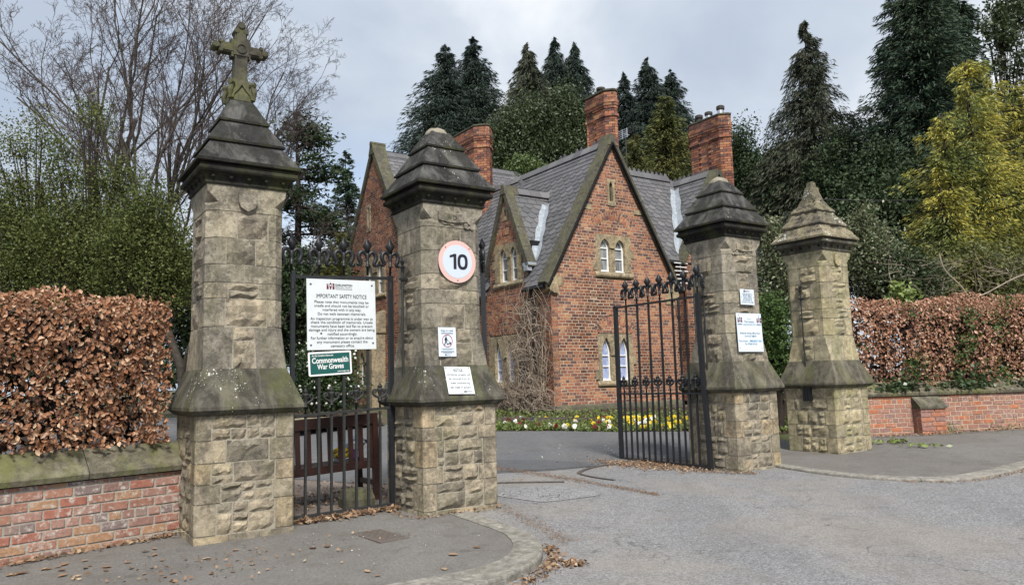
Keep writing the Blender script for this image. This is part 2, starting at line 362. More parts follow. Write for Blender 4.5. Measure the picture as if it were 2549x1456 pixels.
def mk_crazed():
    b = NB('crazed_asphalt'); p = b.noise(3, 3)
    v = b.n('ShaderNodeTexVoronoi', {'Vector': b.pos(), 'Scale': 8.5}, feature='DISTANCE_TO_EDGE').outputs['Distance']
    w = b.noise(40, 3, 0.6)
    crack = b.ramp(b.math('ADD', v, b.math('MULTIPLY', w, 0.05)), [(0.025, 1.0), (0.05, 0.0)])
    vs = b.n('ShaderNodeSeparateColor', {0: b.vor(85, out='Color')}).outputs[0]
    c = b.mix(vs, (0.13, 0.13, 0.132), (0.33, 0.33, 0.333)); crack = b.math('MULTIPLY', crack, b.ramp(b.noise(3.0, 4, 0.6), [(0.40, 0.0), (0.56, 0.85)])); c = b.mix(crack, c, (0.07, 0.067, 0.065))
    return b.bsdf(c, 0.93, b.bump(b.math('SUBTRACT', vs, b.math('MULTIPLY', crack, 4.0)), 0.006), 0.2)
M_['crazed'] = mk_crazed()
def mk_earth():
    b = NB('earth_and_grass'); n1 = b.noise(0.7, 5, 0.6); n2 = b.noise(14, 5, 0.65)
    c = b.mix(b.ramp(n1, [(0.42, 0.0), (0.58, 1.0)]), (0.085, 0.068, 0.052), (0.055, 0.075, 0.025))
    c = b.mix(b.ramp(n2, [(0.4, 0.0), (0.7, 0.6)]), c, (0.14, 0.115, 0.09)); return b.bsdf(c, 0.95, b.bump(n2, 0.03), 0.1)
M_['earth'] = mk_earth()
def mk_path():
    b = NB('gritty_earth_path'); n1 = b.noise(2.2, 5, 0.65); n2 = b.noise(50, 4, 0.7)
    c = b.mix(b.ramp(n1, [(0.35, 0.0), (0.65, 1.0)]), (0.21, 0.175, 0.15), (0.13, 0.105, 0.085))
    c = b.mix(b.ramp(n2, [(0.45, 0.0), (0.7, 0.7)]), c, (0.26, 0.225, 0.20)); return b.bsdf(c, 0.95, b.bump(n2, 0.008), 0.1)
M_['path'] = mk_path()
def mk_drain():
    b = NB('cast_iron_cover'); f = b.noise(30, 4); c = b.mix(f, (0.085, 0.07, 0.06), (0.15, 0.13, 0.115)); return b.bsdf(c, 0.8, b.bump(f, 0.003), 0.3)
M_['drain'] = mk_drain()

def leafmat(name, cols, trans=0.3, rough=0.55, spec=0.3, interp='LINEAR', big=None):
    b = NB(name); r = b.rnd(); n = len(cols); c = b.ramp(r, [(i/max(1, n-1), q) for i, q in enumerate(cols)], interp)
    if big:
        f = b.noise(big[0], 3, 0.5); c = b.mix(b.ramp(f, [(0.40, 0.0), (0.62, big[2] if len(big) > 2 else 1.0)]), c, b.mix(1.0, c, big[1], 'MULTIPLY'))
    d = b.n('ShaderNodeBsdfPrincipled', {'Base Color': c, 'Roughness': rough, 'Specular IOR Level': spec})
    t = b.n('ShaderNodeBsdfTranslucent', {'Color': c}); mx = b.n('ShaderNodeMixShader', {0: trans, 1: d.outputs[0], 2: t.outputs[0]})
    b.t.links.new(mx.outputs[0], b.out.inputs[0]); return b.m
M_['beech'] = leafmat('dry_beech_leaf', [(0.25, 0.115, 0.06), (0.38, 0.195, 0.105), (0.29, 0.13, 0.065), (0.47, 0.28, 0.17), (0.13, 0.055, 0.035), (0.40, 0.20, 0.105), (0.60, 0.43, 0.29), (0.20, 0.085, 0.045)], 0.25, 0.5, 0.35)
M_['beech_r'] = leafmat('dry_beech_leaf_pink', [(0.280, 0.134, 0.084), (0.403, 0.218, 0.134), (0.314, 0.146, 0.090), (0.515, 0.319, 0.213), (0.179, 0.084, 0.056), (0.448, 0.246, 0.151), (0.627, 0.459, 0.336)], 0.25, 0.5, 0.35)
M_['litter'] = leafmat('leaf_litter', [(0.16, 0.095, 0.06), (0.32, 0.21, 0.13), (0.12, 0.075, 0.05), (0.24, 0.15, 0.09), (0.45, 0.345, 0.235)], 0.1, 0.8, 0.2)
M_['needle'] = leafmat('pine_debris', [(0.16, 0.095, 0.055), (0.23, 0.145, 0.09), (0.11, 0.07, 0.045)], 0.0, 0.9, 0.1)
M_['holly'] = leafmat('holly_leaf', [(0.052, 0.070, 0.019), (0.092, 0.116, 0.030), (0.136, 0.152, 0.044), (0.064, 0.088, 0.024), (0.208, 0.208, 0.080)], 0.25, 0.6, 0.2, big=(0.5, (0.75, 0.8, 0.75)))
M_['varholly'] = leafmat('variegated_leaf', [(0.06, 0.085, 0.035), (0.11, 0.14, 0.06), (0.20, 0.21, 0.12), (0.05, 0.075, 0.03), (0.28, 0.27, 0.17)], 0.2, 0.45, 0.45)
M_['bushgreen'] = leafmat('bush_leaf', [(0.042, 0.062, 0.026), (0.071, 0.094, 0.037), (0.052, 0.075, 0.032), (0.094, 0.117, 0.052)], 0.2, 0.5, 0.4, big=(0.35, (0.7, 0.75, 0.7)))
M_['ivy'] = leafmat('ivy_leaf', [(0.06, 0.10, 0.03), (0.11, 0.155, 0.05), (0.09, 0.13, 0.04)], 0.2, 0.45, 0.4)
M_['ivydark'] = leafmat('ivy_dark_leaf', [(0.022, 0.045, 0.016), (0.04, 0.07, 0.024), (0.06, 0.09, 0.03)], 0.15, 0.4, 0.5)
M_['cypress'] = leafmat('cypress_spray', [(0.022, 0.037, 0.029), (0.035, 0.054, 0.040), (0.029, 0.045, 0.035), (0.050, 0.070, 0.050)], 0.12, 0.6, 0.25, big=(0.25, (0.7, 0.75, 0.8)))
M_['cypress_brown'] = leafmat('cypress_brown_spray', [(0.046, 0.060, 0.036), (0.066, 0.074, 0.044), (0.05, 0.062, 0.04), (0.095, 0.082, 0.056)], 0.12, 0.6, 0.25, big=(0.3, (0.7, 0.75, 0.75)))
M_['yew'] = leafmat('yew_spray', [(0.027, 0.048, 0.021), (0.045, 0.069, 0.030), (0.060, 0.083, 0.036)], 0.1, 0.6, 0.25, big=(0.4, (0.7, 0.75, 0.7)))
M_['darktree'] = leafmat('redwood_spray', [(0.029, 0.054, 0.035), (0.048, 0.080, 0.048), (0.072, 0.088, 0.045), (0.038, 0.067, 0.045)], 0.1, 0.6, 0.25, big=(0.3, (0.7, 0.8, 0.85)))
M_['golden'] = leafmat('golden_spray', [(0.364, 0.325, 0.058), (0.546, 0.468, 0.078), (0.195, 0.208, 0.055), (0.650, 0.546, 0.104), (0.130, 0.156, 0.052), (0.286, 0.273, 0.065)], 0.25, 0.55, 0.3, big=(0.8, (0.38, 0.5, 0.65)))
M_['bronze'] = leafmat('bronze_spray', [(0.115, 0.119, 0.038), (0.176, 0.169, 0.047), (0.081, 0.095, 0.035), (0.216, 0.196, 0.057)], 0.2, 0.6, 0.3, big=(0.4, (0.6, 0.7, 0.7)))
M_['hedgegreen'] = leafmat('conifer_hedge', [(0.036, 0.072, 0.019), (0.060, 0.108, 0.026), (0.084, 0.132, 0.036)], 0.15, 0.55, 0.3)
M_['laurel'] = leafmat('laurel_leaf', [(0.16, 0.22, 0.05), (0.24, 0.30, 0.09), (0.12, 0.17, 0.04)], 0.25, 0.35, 0.5)
M_['bedgreen'] = leafmat('bed_leaf', [(0.08, 0.13, 0.03), (0.14, 0.20, 0.05), (0.19, 0.22, 0.08), (0.11, 0.15, 0.04), (0.17, 0.14, 0.08)], 0.25, 0.55, 0.3)
M_['bark'] = plain('grey_bark', (0.085, 0.072, 0.06), 0.9, 0.15, 0, 0.5, 8, 0.02)
M_['twig'] = plain('purple_twig', (0.105, 0.082, 0.077), 0.9, 0.15, 0, 0.3, 3)
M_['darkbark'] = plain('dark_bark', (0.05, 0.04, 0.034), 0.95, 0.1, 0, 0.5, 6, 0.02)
M_['stem'] = plain('dry_stem', (0.37, 0.30, 0.235), 0.9, 0.15, 0, 0.55, 5)
M_['deadwood'] = plain('dead_branch', (0.36, 0.30, 0.235), 0.9, 0.15, 0, 0.5, 4)
for nm, c in (('white', (0.78, 0.77, 0.70)), ('yellow', (0.75, 0.56, 0.03)), ('red', (0.16, 0.015, 0.02)), ('purple', (0.06, 0.03, 0.16))):
    M_['petal_'+nm] = leafmat('petal_'+nm, [c, tuple(q*0.8 for q in c)], 0.2, 0.6, 0.2)
# ------------------------------------------------------------------ ground, roads, pavements
def sheet(name, poly, zfun, dz, mat, cuts, kind='structure'):
    bm = bmesh.new(); vs = [bm.verts.new((x, y, 0)) for x, y in poly]; bm.faces.new(vs)
    bmesh.ops.triangulate(bm, faces=bm.faces[:])
    for y in cuts:
        bmesh.ops.bisect_plane(bm, geom=bm.verts[:]+bm.edges[:]+bm.faces[:], plane_co=(0, y, 0), plane_no=(0, 1, 0))
    for v in bm.verts: v.co.z = zfun(v.co.y)+dz
    for f in bm.faces:
        if f.normal.z < 0: f.normal_flip()
    m = bpy.data.meshes.new(name); bm.to_mesh(m); bm.free(); m.materials.append(mat)
    return tag(inst(name, m), kind=kind)
sheet('ground', [(-400, -60), (400, -60), (400, 900), (-400, 900)], lambda y: road_z(y)-0.03, 0, M_['earth'], [7.5, 9, 13, 22])
GA = R(34)
gu = Vector((math.cos(GA), math.sin(GA), 0)); gv = Vector((-math.sin(GA), math.cos(GA), 0))
gate_line = lambda t: (-2.813+7.967*t, 7.707+5.0*t)
sheet('road', [(-60, -40), (90, -40), (90, 13.0), (12, 13.5), (6.2, 13.6), (3.6, 11.9), (2.7, 12.4), (1.3, 12.9), (-0.8, 10.9), (-3.6, 8.3), (-7.0, 4.6), (-30, -18)], road_z, 0.0, M_['asphalt'], [7.5, 9, 13])
sheet('driveway', [(-0.75, 10.2), (-0.3, 11.25), (0.45, 11.36), (1.25, 11.7), (2.2, 12.1), (3.6, 11.6), (5.0, 14.0), (4.6, 15.6), (3.49, 16.13), (2.13, 16.34), (0.93, 16.84), (-0.39, 17.12), (-2.6, 18.6), (-4.6, 20.6), (-9, 24), (-22, 30), (-30, 33), (-34, 27), (-14, 16.5), (-5.5, 12.6), (-2.2, 10.6)], g, 0.006, M_['drive'], [13, 22])
sheet('earth_path', [(-2.9, 8.2), (-1.4, 8.75), (-0.9, 9.3), (-0.8, 10.3), (-2.2, 10.8), (-5.4, 12.7), (-9, 13), (-6, 9)], g, 0.0, M_['path'], [9, 13])
sheet('tarmac_repair', [(-0.3, 11.34), (0.3, 11.40), (1.24, 11.72), (0.95, 12.25), (0.4, 12.6), (-0.45, 12.8), (-0.55, 11.8)], g, 0.011, M_['newpatch'], [13])
def ellipse(cx, cy, a, b_, n=40, rot=0.0):
    return [(cx+a*math.cos(t)*(1+0.13*math.sin(3*t+1)+0.06*math.sin(7*t))*math.cos(rot)-b_*math.sin(t)*math.sin(rot),
             cy+a*math.cos(t)*math.sin(rot)+b_*math.sin(t)*(1+0.12*math.sin(4*t))*math.cos(rot)) for t in [2*math.pi*i/n for i in range(n)]]
sheet('crazed_patch', ellipse(0.32, 9.42, 0.62, 0.50, rot=-0.5), road_z, 0.006, M_['crazed'], [9])

# left pavement with its stone kerb
k_out = catmull([(-0.62, 8.55), (-0.45, 8.28), (-0.01, 7.46), (0.12, 7.21), (0.19, 6.85), (0.2, 6.61), (0.16, 6.32), (0.04, 6.04), (-0.13, 5.78), (-0.31, 5.61), (-0.75, 5.36), (-1.4, 5.0), (-2.6, 4.1), (-5.0, 2.0)], 6)
k_in = catmull([(-0.80, 8.42), (-0.66, 8.14), (-0.19, 7.34), (-0.09, 7.05), (-0.055, 6.82), (-0.06, 6.60), (-0.10, 6.40), (-0.20, 6.20), (-0.40, 5.98), (-0.62, 5.84), (-0.93, 5.66), (-1.55, 5.26), (-2.75, 4.34), (-5.15, 2.2)], 6)
k_out = [Vector((p[0], p[1])) for p in k_out]; k_in = [Vector((p[0], p[1])) for p in k_in]
sheet('pavement', [(p.x, p.y) for p in k_in]+[(-9.0, 1.5), (-6.0, 4.5), (-3.36, 7.7), (-2.9, 8.2), (-1.4, 8.85), (-0.9, 9.0)], g, 0.004, M_['pavement'], [7.5])
kerb = tag(thing('kerb', None, None), kind='structure')
def kerb_piece(parent, oc, ic, i0, i1, zt, zb, rnd=0.02):
    mb = MB(); rs = []
    for i in range(i0, i1+1):
        o, n_ = oc[i], ic[i]
        if i in (i0, i1):
            s = 0.004 if i == i0 else -0.004
            t = (oc[min(i+1, len(oc)-1)]-oc[max(i-1, 0)]).normalized()*s; o = o+t; n_ = n_+t
        d = (n_-o).normalized()
        a = o+d*rnd
        rs.append([Vector((o.x, o.y, zb(o.y))), Vector((o.x, o.y, zt(o.y)-rnd)), Vector((o.x+d.x*rnd*0.3, o.y+d.y*rnd*0.3, zt(o.y)-rnd*0.3)), Vector((a.x, a.y, zt(a.y))), Vector((n_.x, n_.y, zt(n_.y))), Vector((n_.x, n_.y, zb(n_.y)))])
    mb.rings(rs); return mb.obj('kerbstone', M_['kerb'], parent, smooth=False)
for a, b in ((0, 12), (12, 33), (33, 54), (54, 66), (66, 78)):
    kerb_piece(kerb, k_out, k_in, a, min(b, len(k_out)-1), lambda y: g(y)+0.012, lambda y: road_z(y)-0.1)
# right pavement
r_out = [Vector((p[0], p[1])) for p in catmull([(3.62, 11.35), (3.69, 11.05), (4.12, 10.13), (4.71, 9.57), (5.37, 9.45), (6.2, 9.9), (6.9, 10.42), (8.2, 11.25), (10.0, 12.1), (14, 13.4)], 6)]
r_in = [Vector((p[0], p[1])) for p in catmull([(3.80, 11.40), (3.86, 11.12), (4.27, 10.27), (4.80, 9.79), (5.33, 9.68), (6.08, 10.10), (6.78, 10.62), (8.1, 11.46), (9.93, 12.32), (13.9, 13.6)], 6)]
sheet('pavement', [(p.x, p.y) for p in r_in]+[(14, 16.2), (6.6, 14.5), (5.6, 14.6), (3.9, 12.6)], g, 0.028, M_['pavement'], [13])
kerb2 = tag(thing('kerb', None, None), kind='structure')
for a, b in ((0, 12), (12, 20), (20, 30), (30, 40), (40, 48), (48, 54)):
    kerb_piece(kerb2, r_out, r_in, a, b, lambda y: g(y)+0.034, lambda y: road_z(y)-0.1)

# ------------------------------------------------------------------ gate pillars
PC = [Vector((-2.813, 7.707, 0)), Vector((-0.848, 8.737, 0)), Vector((3.179, 11.287, 0)), Vector((5.154, 12.716, 0))]
PB = [-0.01, -0.03, 0.05, 0.09]
H_BASE, H_LEDGE = 0.4537, 0.5326
Z_C = EYE+1.98
def shaft_half(z):
    if z < 1.95: return 0.394-(0.394-0.372)*(z-1.56)/0.39
    return 0.372
def shaft_ch(z):
    if z < 1.62: return 0.004
    if z < 1.95: return 0.004+(0.085-0.004)*(z-1.62)/0.33
    return 0.085
def face_rot(k): return Matrix.Rotation(k*math.pi/2, 3, 'Z')
def rock_stone(x0, x1, z0, z1, half, k, rough, r, gap=0.0055, back=0.07):
    """one dressed or rock-faced stone on face k; half(z) gives the wall plane"""
    mb = MB(); Rm = face_rot(k); x0 += gap; x1 -= gap; z0 += gap; z1 -= gap
    nx = 5 if x1-x0 > 0.13 else 3; nz = 4 if z1-z0 > 0.12 else (3 if z1-z0 > 0.08 else 2)
    sd_ = r.random()*50; grid = []
    pr = rough*(0.008+0.008*r.random())
    for j in range(nz+1):
        for i in range(nx+1):
            x = x0+(x1-x0)*i/nx; z = z0+(z1-z0)*j/nz
            edge = i in (0, nx) or j in (0, nz)
            d = -0.004 if edge else pr+rough*(0.020*mnoise.noise((x*8+sd_, z*11, sd_))+0.010*mnoise.noise((x*31, z*31, sd_)))
            if not edge: x += (r.random()-0.5)*0.02*rough; z += (r.random()-0.5)*0.02*rough
            else: d += (r.random()-0.5)*0.006*rough; x += (r.random()-0.5)*0.004; z += (r.random()-0.5)*0.004
            grid.append(Vector((x, -half(z)-d, z)))
    vs = [Rm @ p for p in grid]; w = nx+1; fs = [(j*w+i, j*w+i+1, (j+1)*w+i+1, (j+1)*w+i) for j in range(nz) for i in range(nx)]
    border = [i for i in range(w)]+[j*w+nx for j in range(1, nz+1)]+[nz*w+i for i in range(nx-1, -1, -1)]+[j*w for j in range(nz-1, 0, -1)]
    b0 = len(vs)
    for i in border:
        p = grid[i]; vs.append(Rm @ Vector((p.x, -half(p.z)+back, p.z)))
    n = len(border)
    fs += [(border[i], b0+i, b0+(i+1) % n, border[(i+1) % n]) for i in range(n)]
    return mb.add(vs, fs)
def quoin(k, la, lb, z0, z1, half, ch, r, gap=0.005, back=0.08):
    """corner stone on the corner between face k (its left end) and face k-1"""
    mb = MB(); Rm = face_rot(k); rings = []
    for z in ([z0+gap, z1-gap] if not callable(ch) or z0 >= 1.95 else [z0+gap, 1.66, z1-gap]):
        h = half(z); c = ch(z) if callable(ch) else ch; j = [(r.random()-0.5)*0.003 for _ in range(8)]
        pts = [(-h+c, -h+j[0]), (-h+la-gap, -h+j[1]), (-h+la-gap, -h+back), (-h+back, -h+back), (-h+back, -h+lb-gap), (-h+j[2], -h+lb-gap), (-h+j[3], -h+c)]
        rings.append([Rm @ Vector((p, q, z)) for p, q in pts])
    return mb.rings(rings)
def sq(h, z): return [Vector((-h, -h, z)), Vector((h, -h, z)), Vector((h, h, z)), Vector((-h, h, z))]
def octr(h, c, z): return [Vector(p) for p in ((-h+c, -h, z), (h-c, -h, z), (h, -h+c, z), (h, h-c, z), (h-c, h, z), (-h+c, h, z), (-h, h-c, z), (-h, -h+c, z))]

ball_mb = MB(); ball_mb.lathe([(0.0, -0.02), (0.016, -0.016), (0.024, 0.0), (0.018, 0.014), (0.0, 0.02)], 6)
ball_mesh = ball_mb.mesh('ball_flower', M_['cornice'], True)

SHAFT_ROWS = [1.565, 1.975, 2.25, 2.405, 2.58, 2.84, 3.11]
BASE_ROWS = [[0.05, 0.335, 0.51, 0.70, 0.905, 1.15], [0.05, 0.33, 0.50, 0.775, 0.915, 1.15], [0.08, 0.27, 0.52, 0.74, 0.98, 1.15], [0.12, 0.36, 0.55, 0.78, 0.97, 1.15]]
def pillar(idx, label, stone, base, capm, ledgem, extra):
    r = random.Random(100+idx); rockm = 'pale_stone' if idx == 3 else 'rock'
    P = PC[idx]; zb = PB[idx]
    t = thing('gate_pillar', label, 'pillar', (P.x, P.y, zb), GA, 'sandstone gate pillars')
    off = Vector((0, 0, -zb))
    def put(mb, name, mat, smooth=False, parent=None):
        return mb.obj(name, mat, parent or t, off if parent is None else (0, 0, 0), smooth=smooth)
    core = MB(); core.rings([sq(H_BASE-0.005, zb-0.25), sq(H_BASE-0.005, 1.18)])
    core.rings([octr(shaft_half(z)-0.006, max(0.004, shaft_ch(z)), z) for z in (1.4, 1.62, 1.95, 3.2)])
    put(core, 'core', M_['joint'])
    # plinth course
    pl = MB(); hb = H_BASE+0.012
    xs = [-hb, -hb*0.35, hb*0.3, hb]
    for k in range(4):
        for a, b_ in zip(xs[:-1], xs[1:]):
            put(rock_stone(a, b_, zb-0.2, BASE_ROWS[idx][0], lambda z: hb, k, 0.3, r), 'plinth_stone', M_[base])
    # base: quoins and rock-faced infill
    rows = BASE_ROWS[idx]
    for j in range(len(rows)-1):
        z0, z1 = rows[j], rows[j+1]
        la = [r.choice((0.20, 0.23, 0.27)) if (j+k) % 2 else r.choice((0.14, 0.16, 0.19)) for k in range(4)]
        lb = [r.choice((0.15, 0.18)) if (j+k) % 2 else r.choice((0.20, 0.24)) for k in range(4)]
        for k in range(4):
            put(quoin(k, la[k], lb[k], z0, z1, lambda z: H_BASE+0.004, 0.018, r), 'quoin', M_[base])
        for k in range(4):
            a = -H_BASE+la[k]; b_ = H_BASE-lb[(k+1) % 4]
            def split(x0, x1, za, zt):
                w_, h_ = x1-x0, zt-za
                if w_ > 0.40 or (w_ > 0.26 and r.random() < 0.4): xm = x0+w_*r.uniform(0.32, 0.68); split(x0, xm, za, zt); split(xm, x1, za, zt)
                elif h_ > 0.23 or (h_ > 0.16 and r.random() < 0.35): zm = za+h_*r.uniform(0.3, 0.7); split(x0, x1, za, zm); split(x0, x1, zm, zt)
                else: put(rock_stone(x0, x1, za, zt, lambda z: H_BASE, k, 1.0, r), 'stone', M_[base if r.random() < 0.6 else rockm])
            split(a, b_, z0, z1)
    # weathered ledge
    lg = MB(); lg.rings([sq(H_BASE+0.02, 1.135), sq(H_BASE+0.045, 1.15), sq(H_LEDGE-0.02, 1.165), sq(H_LEDGE, 1.185), sq(H_LEDGE, 1.215), sq(0.395, 1.572), sq(0.2, 1.575)])
    put(lg, 'ledge', M_[ledgem])
    # shaft
    inf = [(-0.12, 0.09), (-0.195, 0.205), (-0.17, 0.125), (None, None), (-0.195, 0.09), (-0.09, 0.21)]
    for j in range(6):
        z0, z1 = SHAFT_ROWS[j], SHAFT_ROWS[j+1]
        for k in range(4):
            i0, i1 = inf[(j+k+idx) % 6] if k != 0 or idx else inf[j]
            h = shaft_half((z0+z1)/2)
            if i0 is None:
                la = h+0.02*((k % 2)*2-1); lbn = None
            else: la = h+i0
            kk = (k-1) % 4
            p0, p1 = inf[(j+kk+idx) % 6] if kk != 0 or idx else inf[j]
            lb = h-(p1 if p1 is not None else 0.02*((kk % 2)*2-1)) if p1 is not None else h-0.02*((kk % 2)*2-1)
            put(quoin(k, la, lb, z0, z1, shaft_half, shaft_ch, r), 'quoin', M_[stone])
            if i0 is not None:
                if r.random() < 0.55:
                    zm = z0+(z1-z0)*r.uniform(0.4, 0.7)
                    if r.random() < 0.35:
                        xm = (i0+i1)/2+r.uniform(-0.04, 0.04)
                        put(rock_stone(i0, xm, zm, z1, shaft_half, k, 1.3, r), 'stone', M_[rockm]); put(rock_stone(xm, i1, zm, z1, shaft_half, k, 1.3, r), 'stone', M_[rockm])
                    else: put(rock_stone(i0, i1, zm, z1, shaft_half, k, 1.35, r), 'stone', M_[rockm])
                    put(rock_stone(i0, i1, z0, zm, shaft_half, k, 1.35, r), 'stone', M_[rockm])
                else: put(rock_stone(i0, i1, z0, z1, shaft_half, k, 1.35, r), 'stone', M_[rockm])
    # neck block with stopped chamfers
    nb = MB(); nb.rings([octr(0.374, 0.086, 3.112), octr(0.374, 0.086, 3.165), octr(0.376, 0.105, 3.19), octr(0.378, 0.06, 3.235), octr(0.380, 0.006, 3.29), octr(0.386, 0.004, Z_C+0.01)])
    neck = put(nb, 'neck_block', M_[stone])
    # cornice
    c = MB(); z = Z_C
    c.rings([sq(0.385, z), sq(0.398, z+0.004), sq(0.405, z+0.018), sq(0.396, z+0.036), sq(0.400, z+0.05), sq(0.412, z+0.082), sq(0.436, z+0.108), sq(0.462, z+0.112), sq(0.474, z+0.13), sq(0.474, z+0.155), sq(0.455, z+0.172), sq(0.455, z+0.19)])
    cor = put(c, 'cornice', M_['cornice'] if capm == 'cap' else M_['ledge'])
    for k in range(4):
        Rm = face_rot(k)
        for q in range(5):
            p = Rm @ Vector((-0.34+0.17*q, -0.418, z+0.074))
            inst('ball_flower', ball_mesh, cor, p)
    # stepped pyramid cap
    e = EYE
    tiers = [(0.4977, e+2.185, 0.034, 0.345, e+2.44), (0.3754, e+2.432, 0.026, 0.226, e+2.695), (0.2507, e+2.688, 0.024, extra['top_half'], extra['top_z'])]
    for q, (h0, z0, fh, h1, z1) in enumerate(tiers):
        tb = MB()
        if capm == 'cap_worn':
            rs = []; n = 9
            for s_ in range(7):
                f_ = s_/6; hh = h0+(h1-h0)*f_; zz_ = z0+fh+(z1-z0-fh)*f_
                ring = []
                for k in range(4):
                    Rm = face_rot(k)
                    for i in range(n):
                        x = -hh+2*hh*i/n; dn = 0.055*mnoise.noise((x*12, zz_*14, k*7+q*3.0)) if 0 < s_ < 6 else 0.006*mnoise.noise((x*20, zz_*9, k))
                        ring.append(Rm @ Vector((x, -hh+abs(dn)*1.1-0.005, zz_-abs(dn)*0.5)))
                rs.append(ring)
            low = [Vector((p.x, p.y, z0)) for p in rs[0]]
            tb.rings([low]+rs)
        else:
            tb.rings([sq(h0-0.004, z0+fh*0.85), sq(h0-0.008, z0+fh), sq(h1, z1)])
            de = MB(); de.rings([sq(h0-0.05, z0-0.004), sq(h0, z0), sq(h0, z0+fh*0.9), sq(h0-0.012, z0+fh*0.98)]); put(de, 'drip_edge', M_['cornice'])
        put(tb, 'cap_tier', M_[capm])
    return t, off, put, neck

p1, off1, put1, neck1 = pillar(0, 'tall gate pillar topped by a stone cross, beside the copper beech hedge on the left', 'ashlar', 'base_stone', 'cap', 'ledge', dict(top_half=0.105, top_z=4.36))
p2, off2, put2, neck2 = pillar(1, 'gate pillar carrying the round 10 speed sign, its cap blunt without a cross', 'ashlar', 'base_stone', 'cap', 'ledge', dict(top_half=0.115, top_z=4.30))
p3, off3, put3, neck3 = pillar(2, 'gate pillar with two white notices, holding the open right-hand gate leaf', 'ashlar', 'base_stone', 'cap', 'ledge_clean', dict(top_half=0.115, top_z=4.28))
p4, off4, put4, neck4 = pillar(3, 'greenish gate pillar with crumbling lichened cap beside the right brick wall', 'pale_stone', 'pale_stone', 'cap_worn', 'ledge_clean', dict(top_half=0.12, top_z=4.30))

# stubs / finials
def stub(put, h, z, mat, top):
    mb = MB(); rs = [octr(h+0.01, h*0.35, z-0.04), octr(h+0.012, h*0.4, z), octr(h*0.9, h*0.42, z+top*0.5), octr(h*0.6, h*0.3, z+top*0.85), octr(h*0.2, h*0.1, z+top)]
    for ring in rs[1:]:
        for p in ring: p += Vector((rng.uniform(-1, 1), rng.uniform(-1, 1), rng.uniform(-1, 1)))*0.009
    mb.rings(rs); return put(mb, 'broken_finial_stump', M_[mat], True)
stub(put2, 0.112, 4.29, 'stone_cap_white', 0.085); stub(put3, 0.112, 4.27, 'stone_cap_white', 0.09)
mb = MB(); mb.rings([octr(0.135, 0.03, 4.27), octr(0.13, 0.04, 4.34), octr(0.115, 0.05, 4.43), octr(0.095, 0.04, 4.50), octr(0.07, 0.03, 4.505), octr(0.062, 0.026, 4.60), octr(0.045, 0.02, 4.605)])
for p_i, v_ in enumerate(mb.v): mb.v[p_i] = tuple(q+rng.uniform(-0.008, 0.008) for q in v_)
put4(mb, 'finial', M_['cap_worn'])

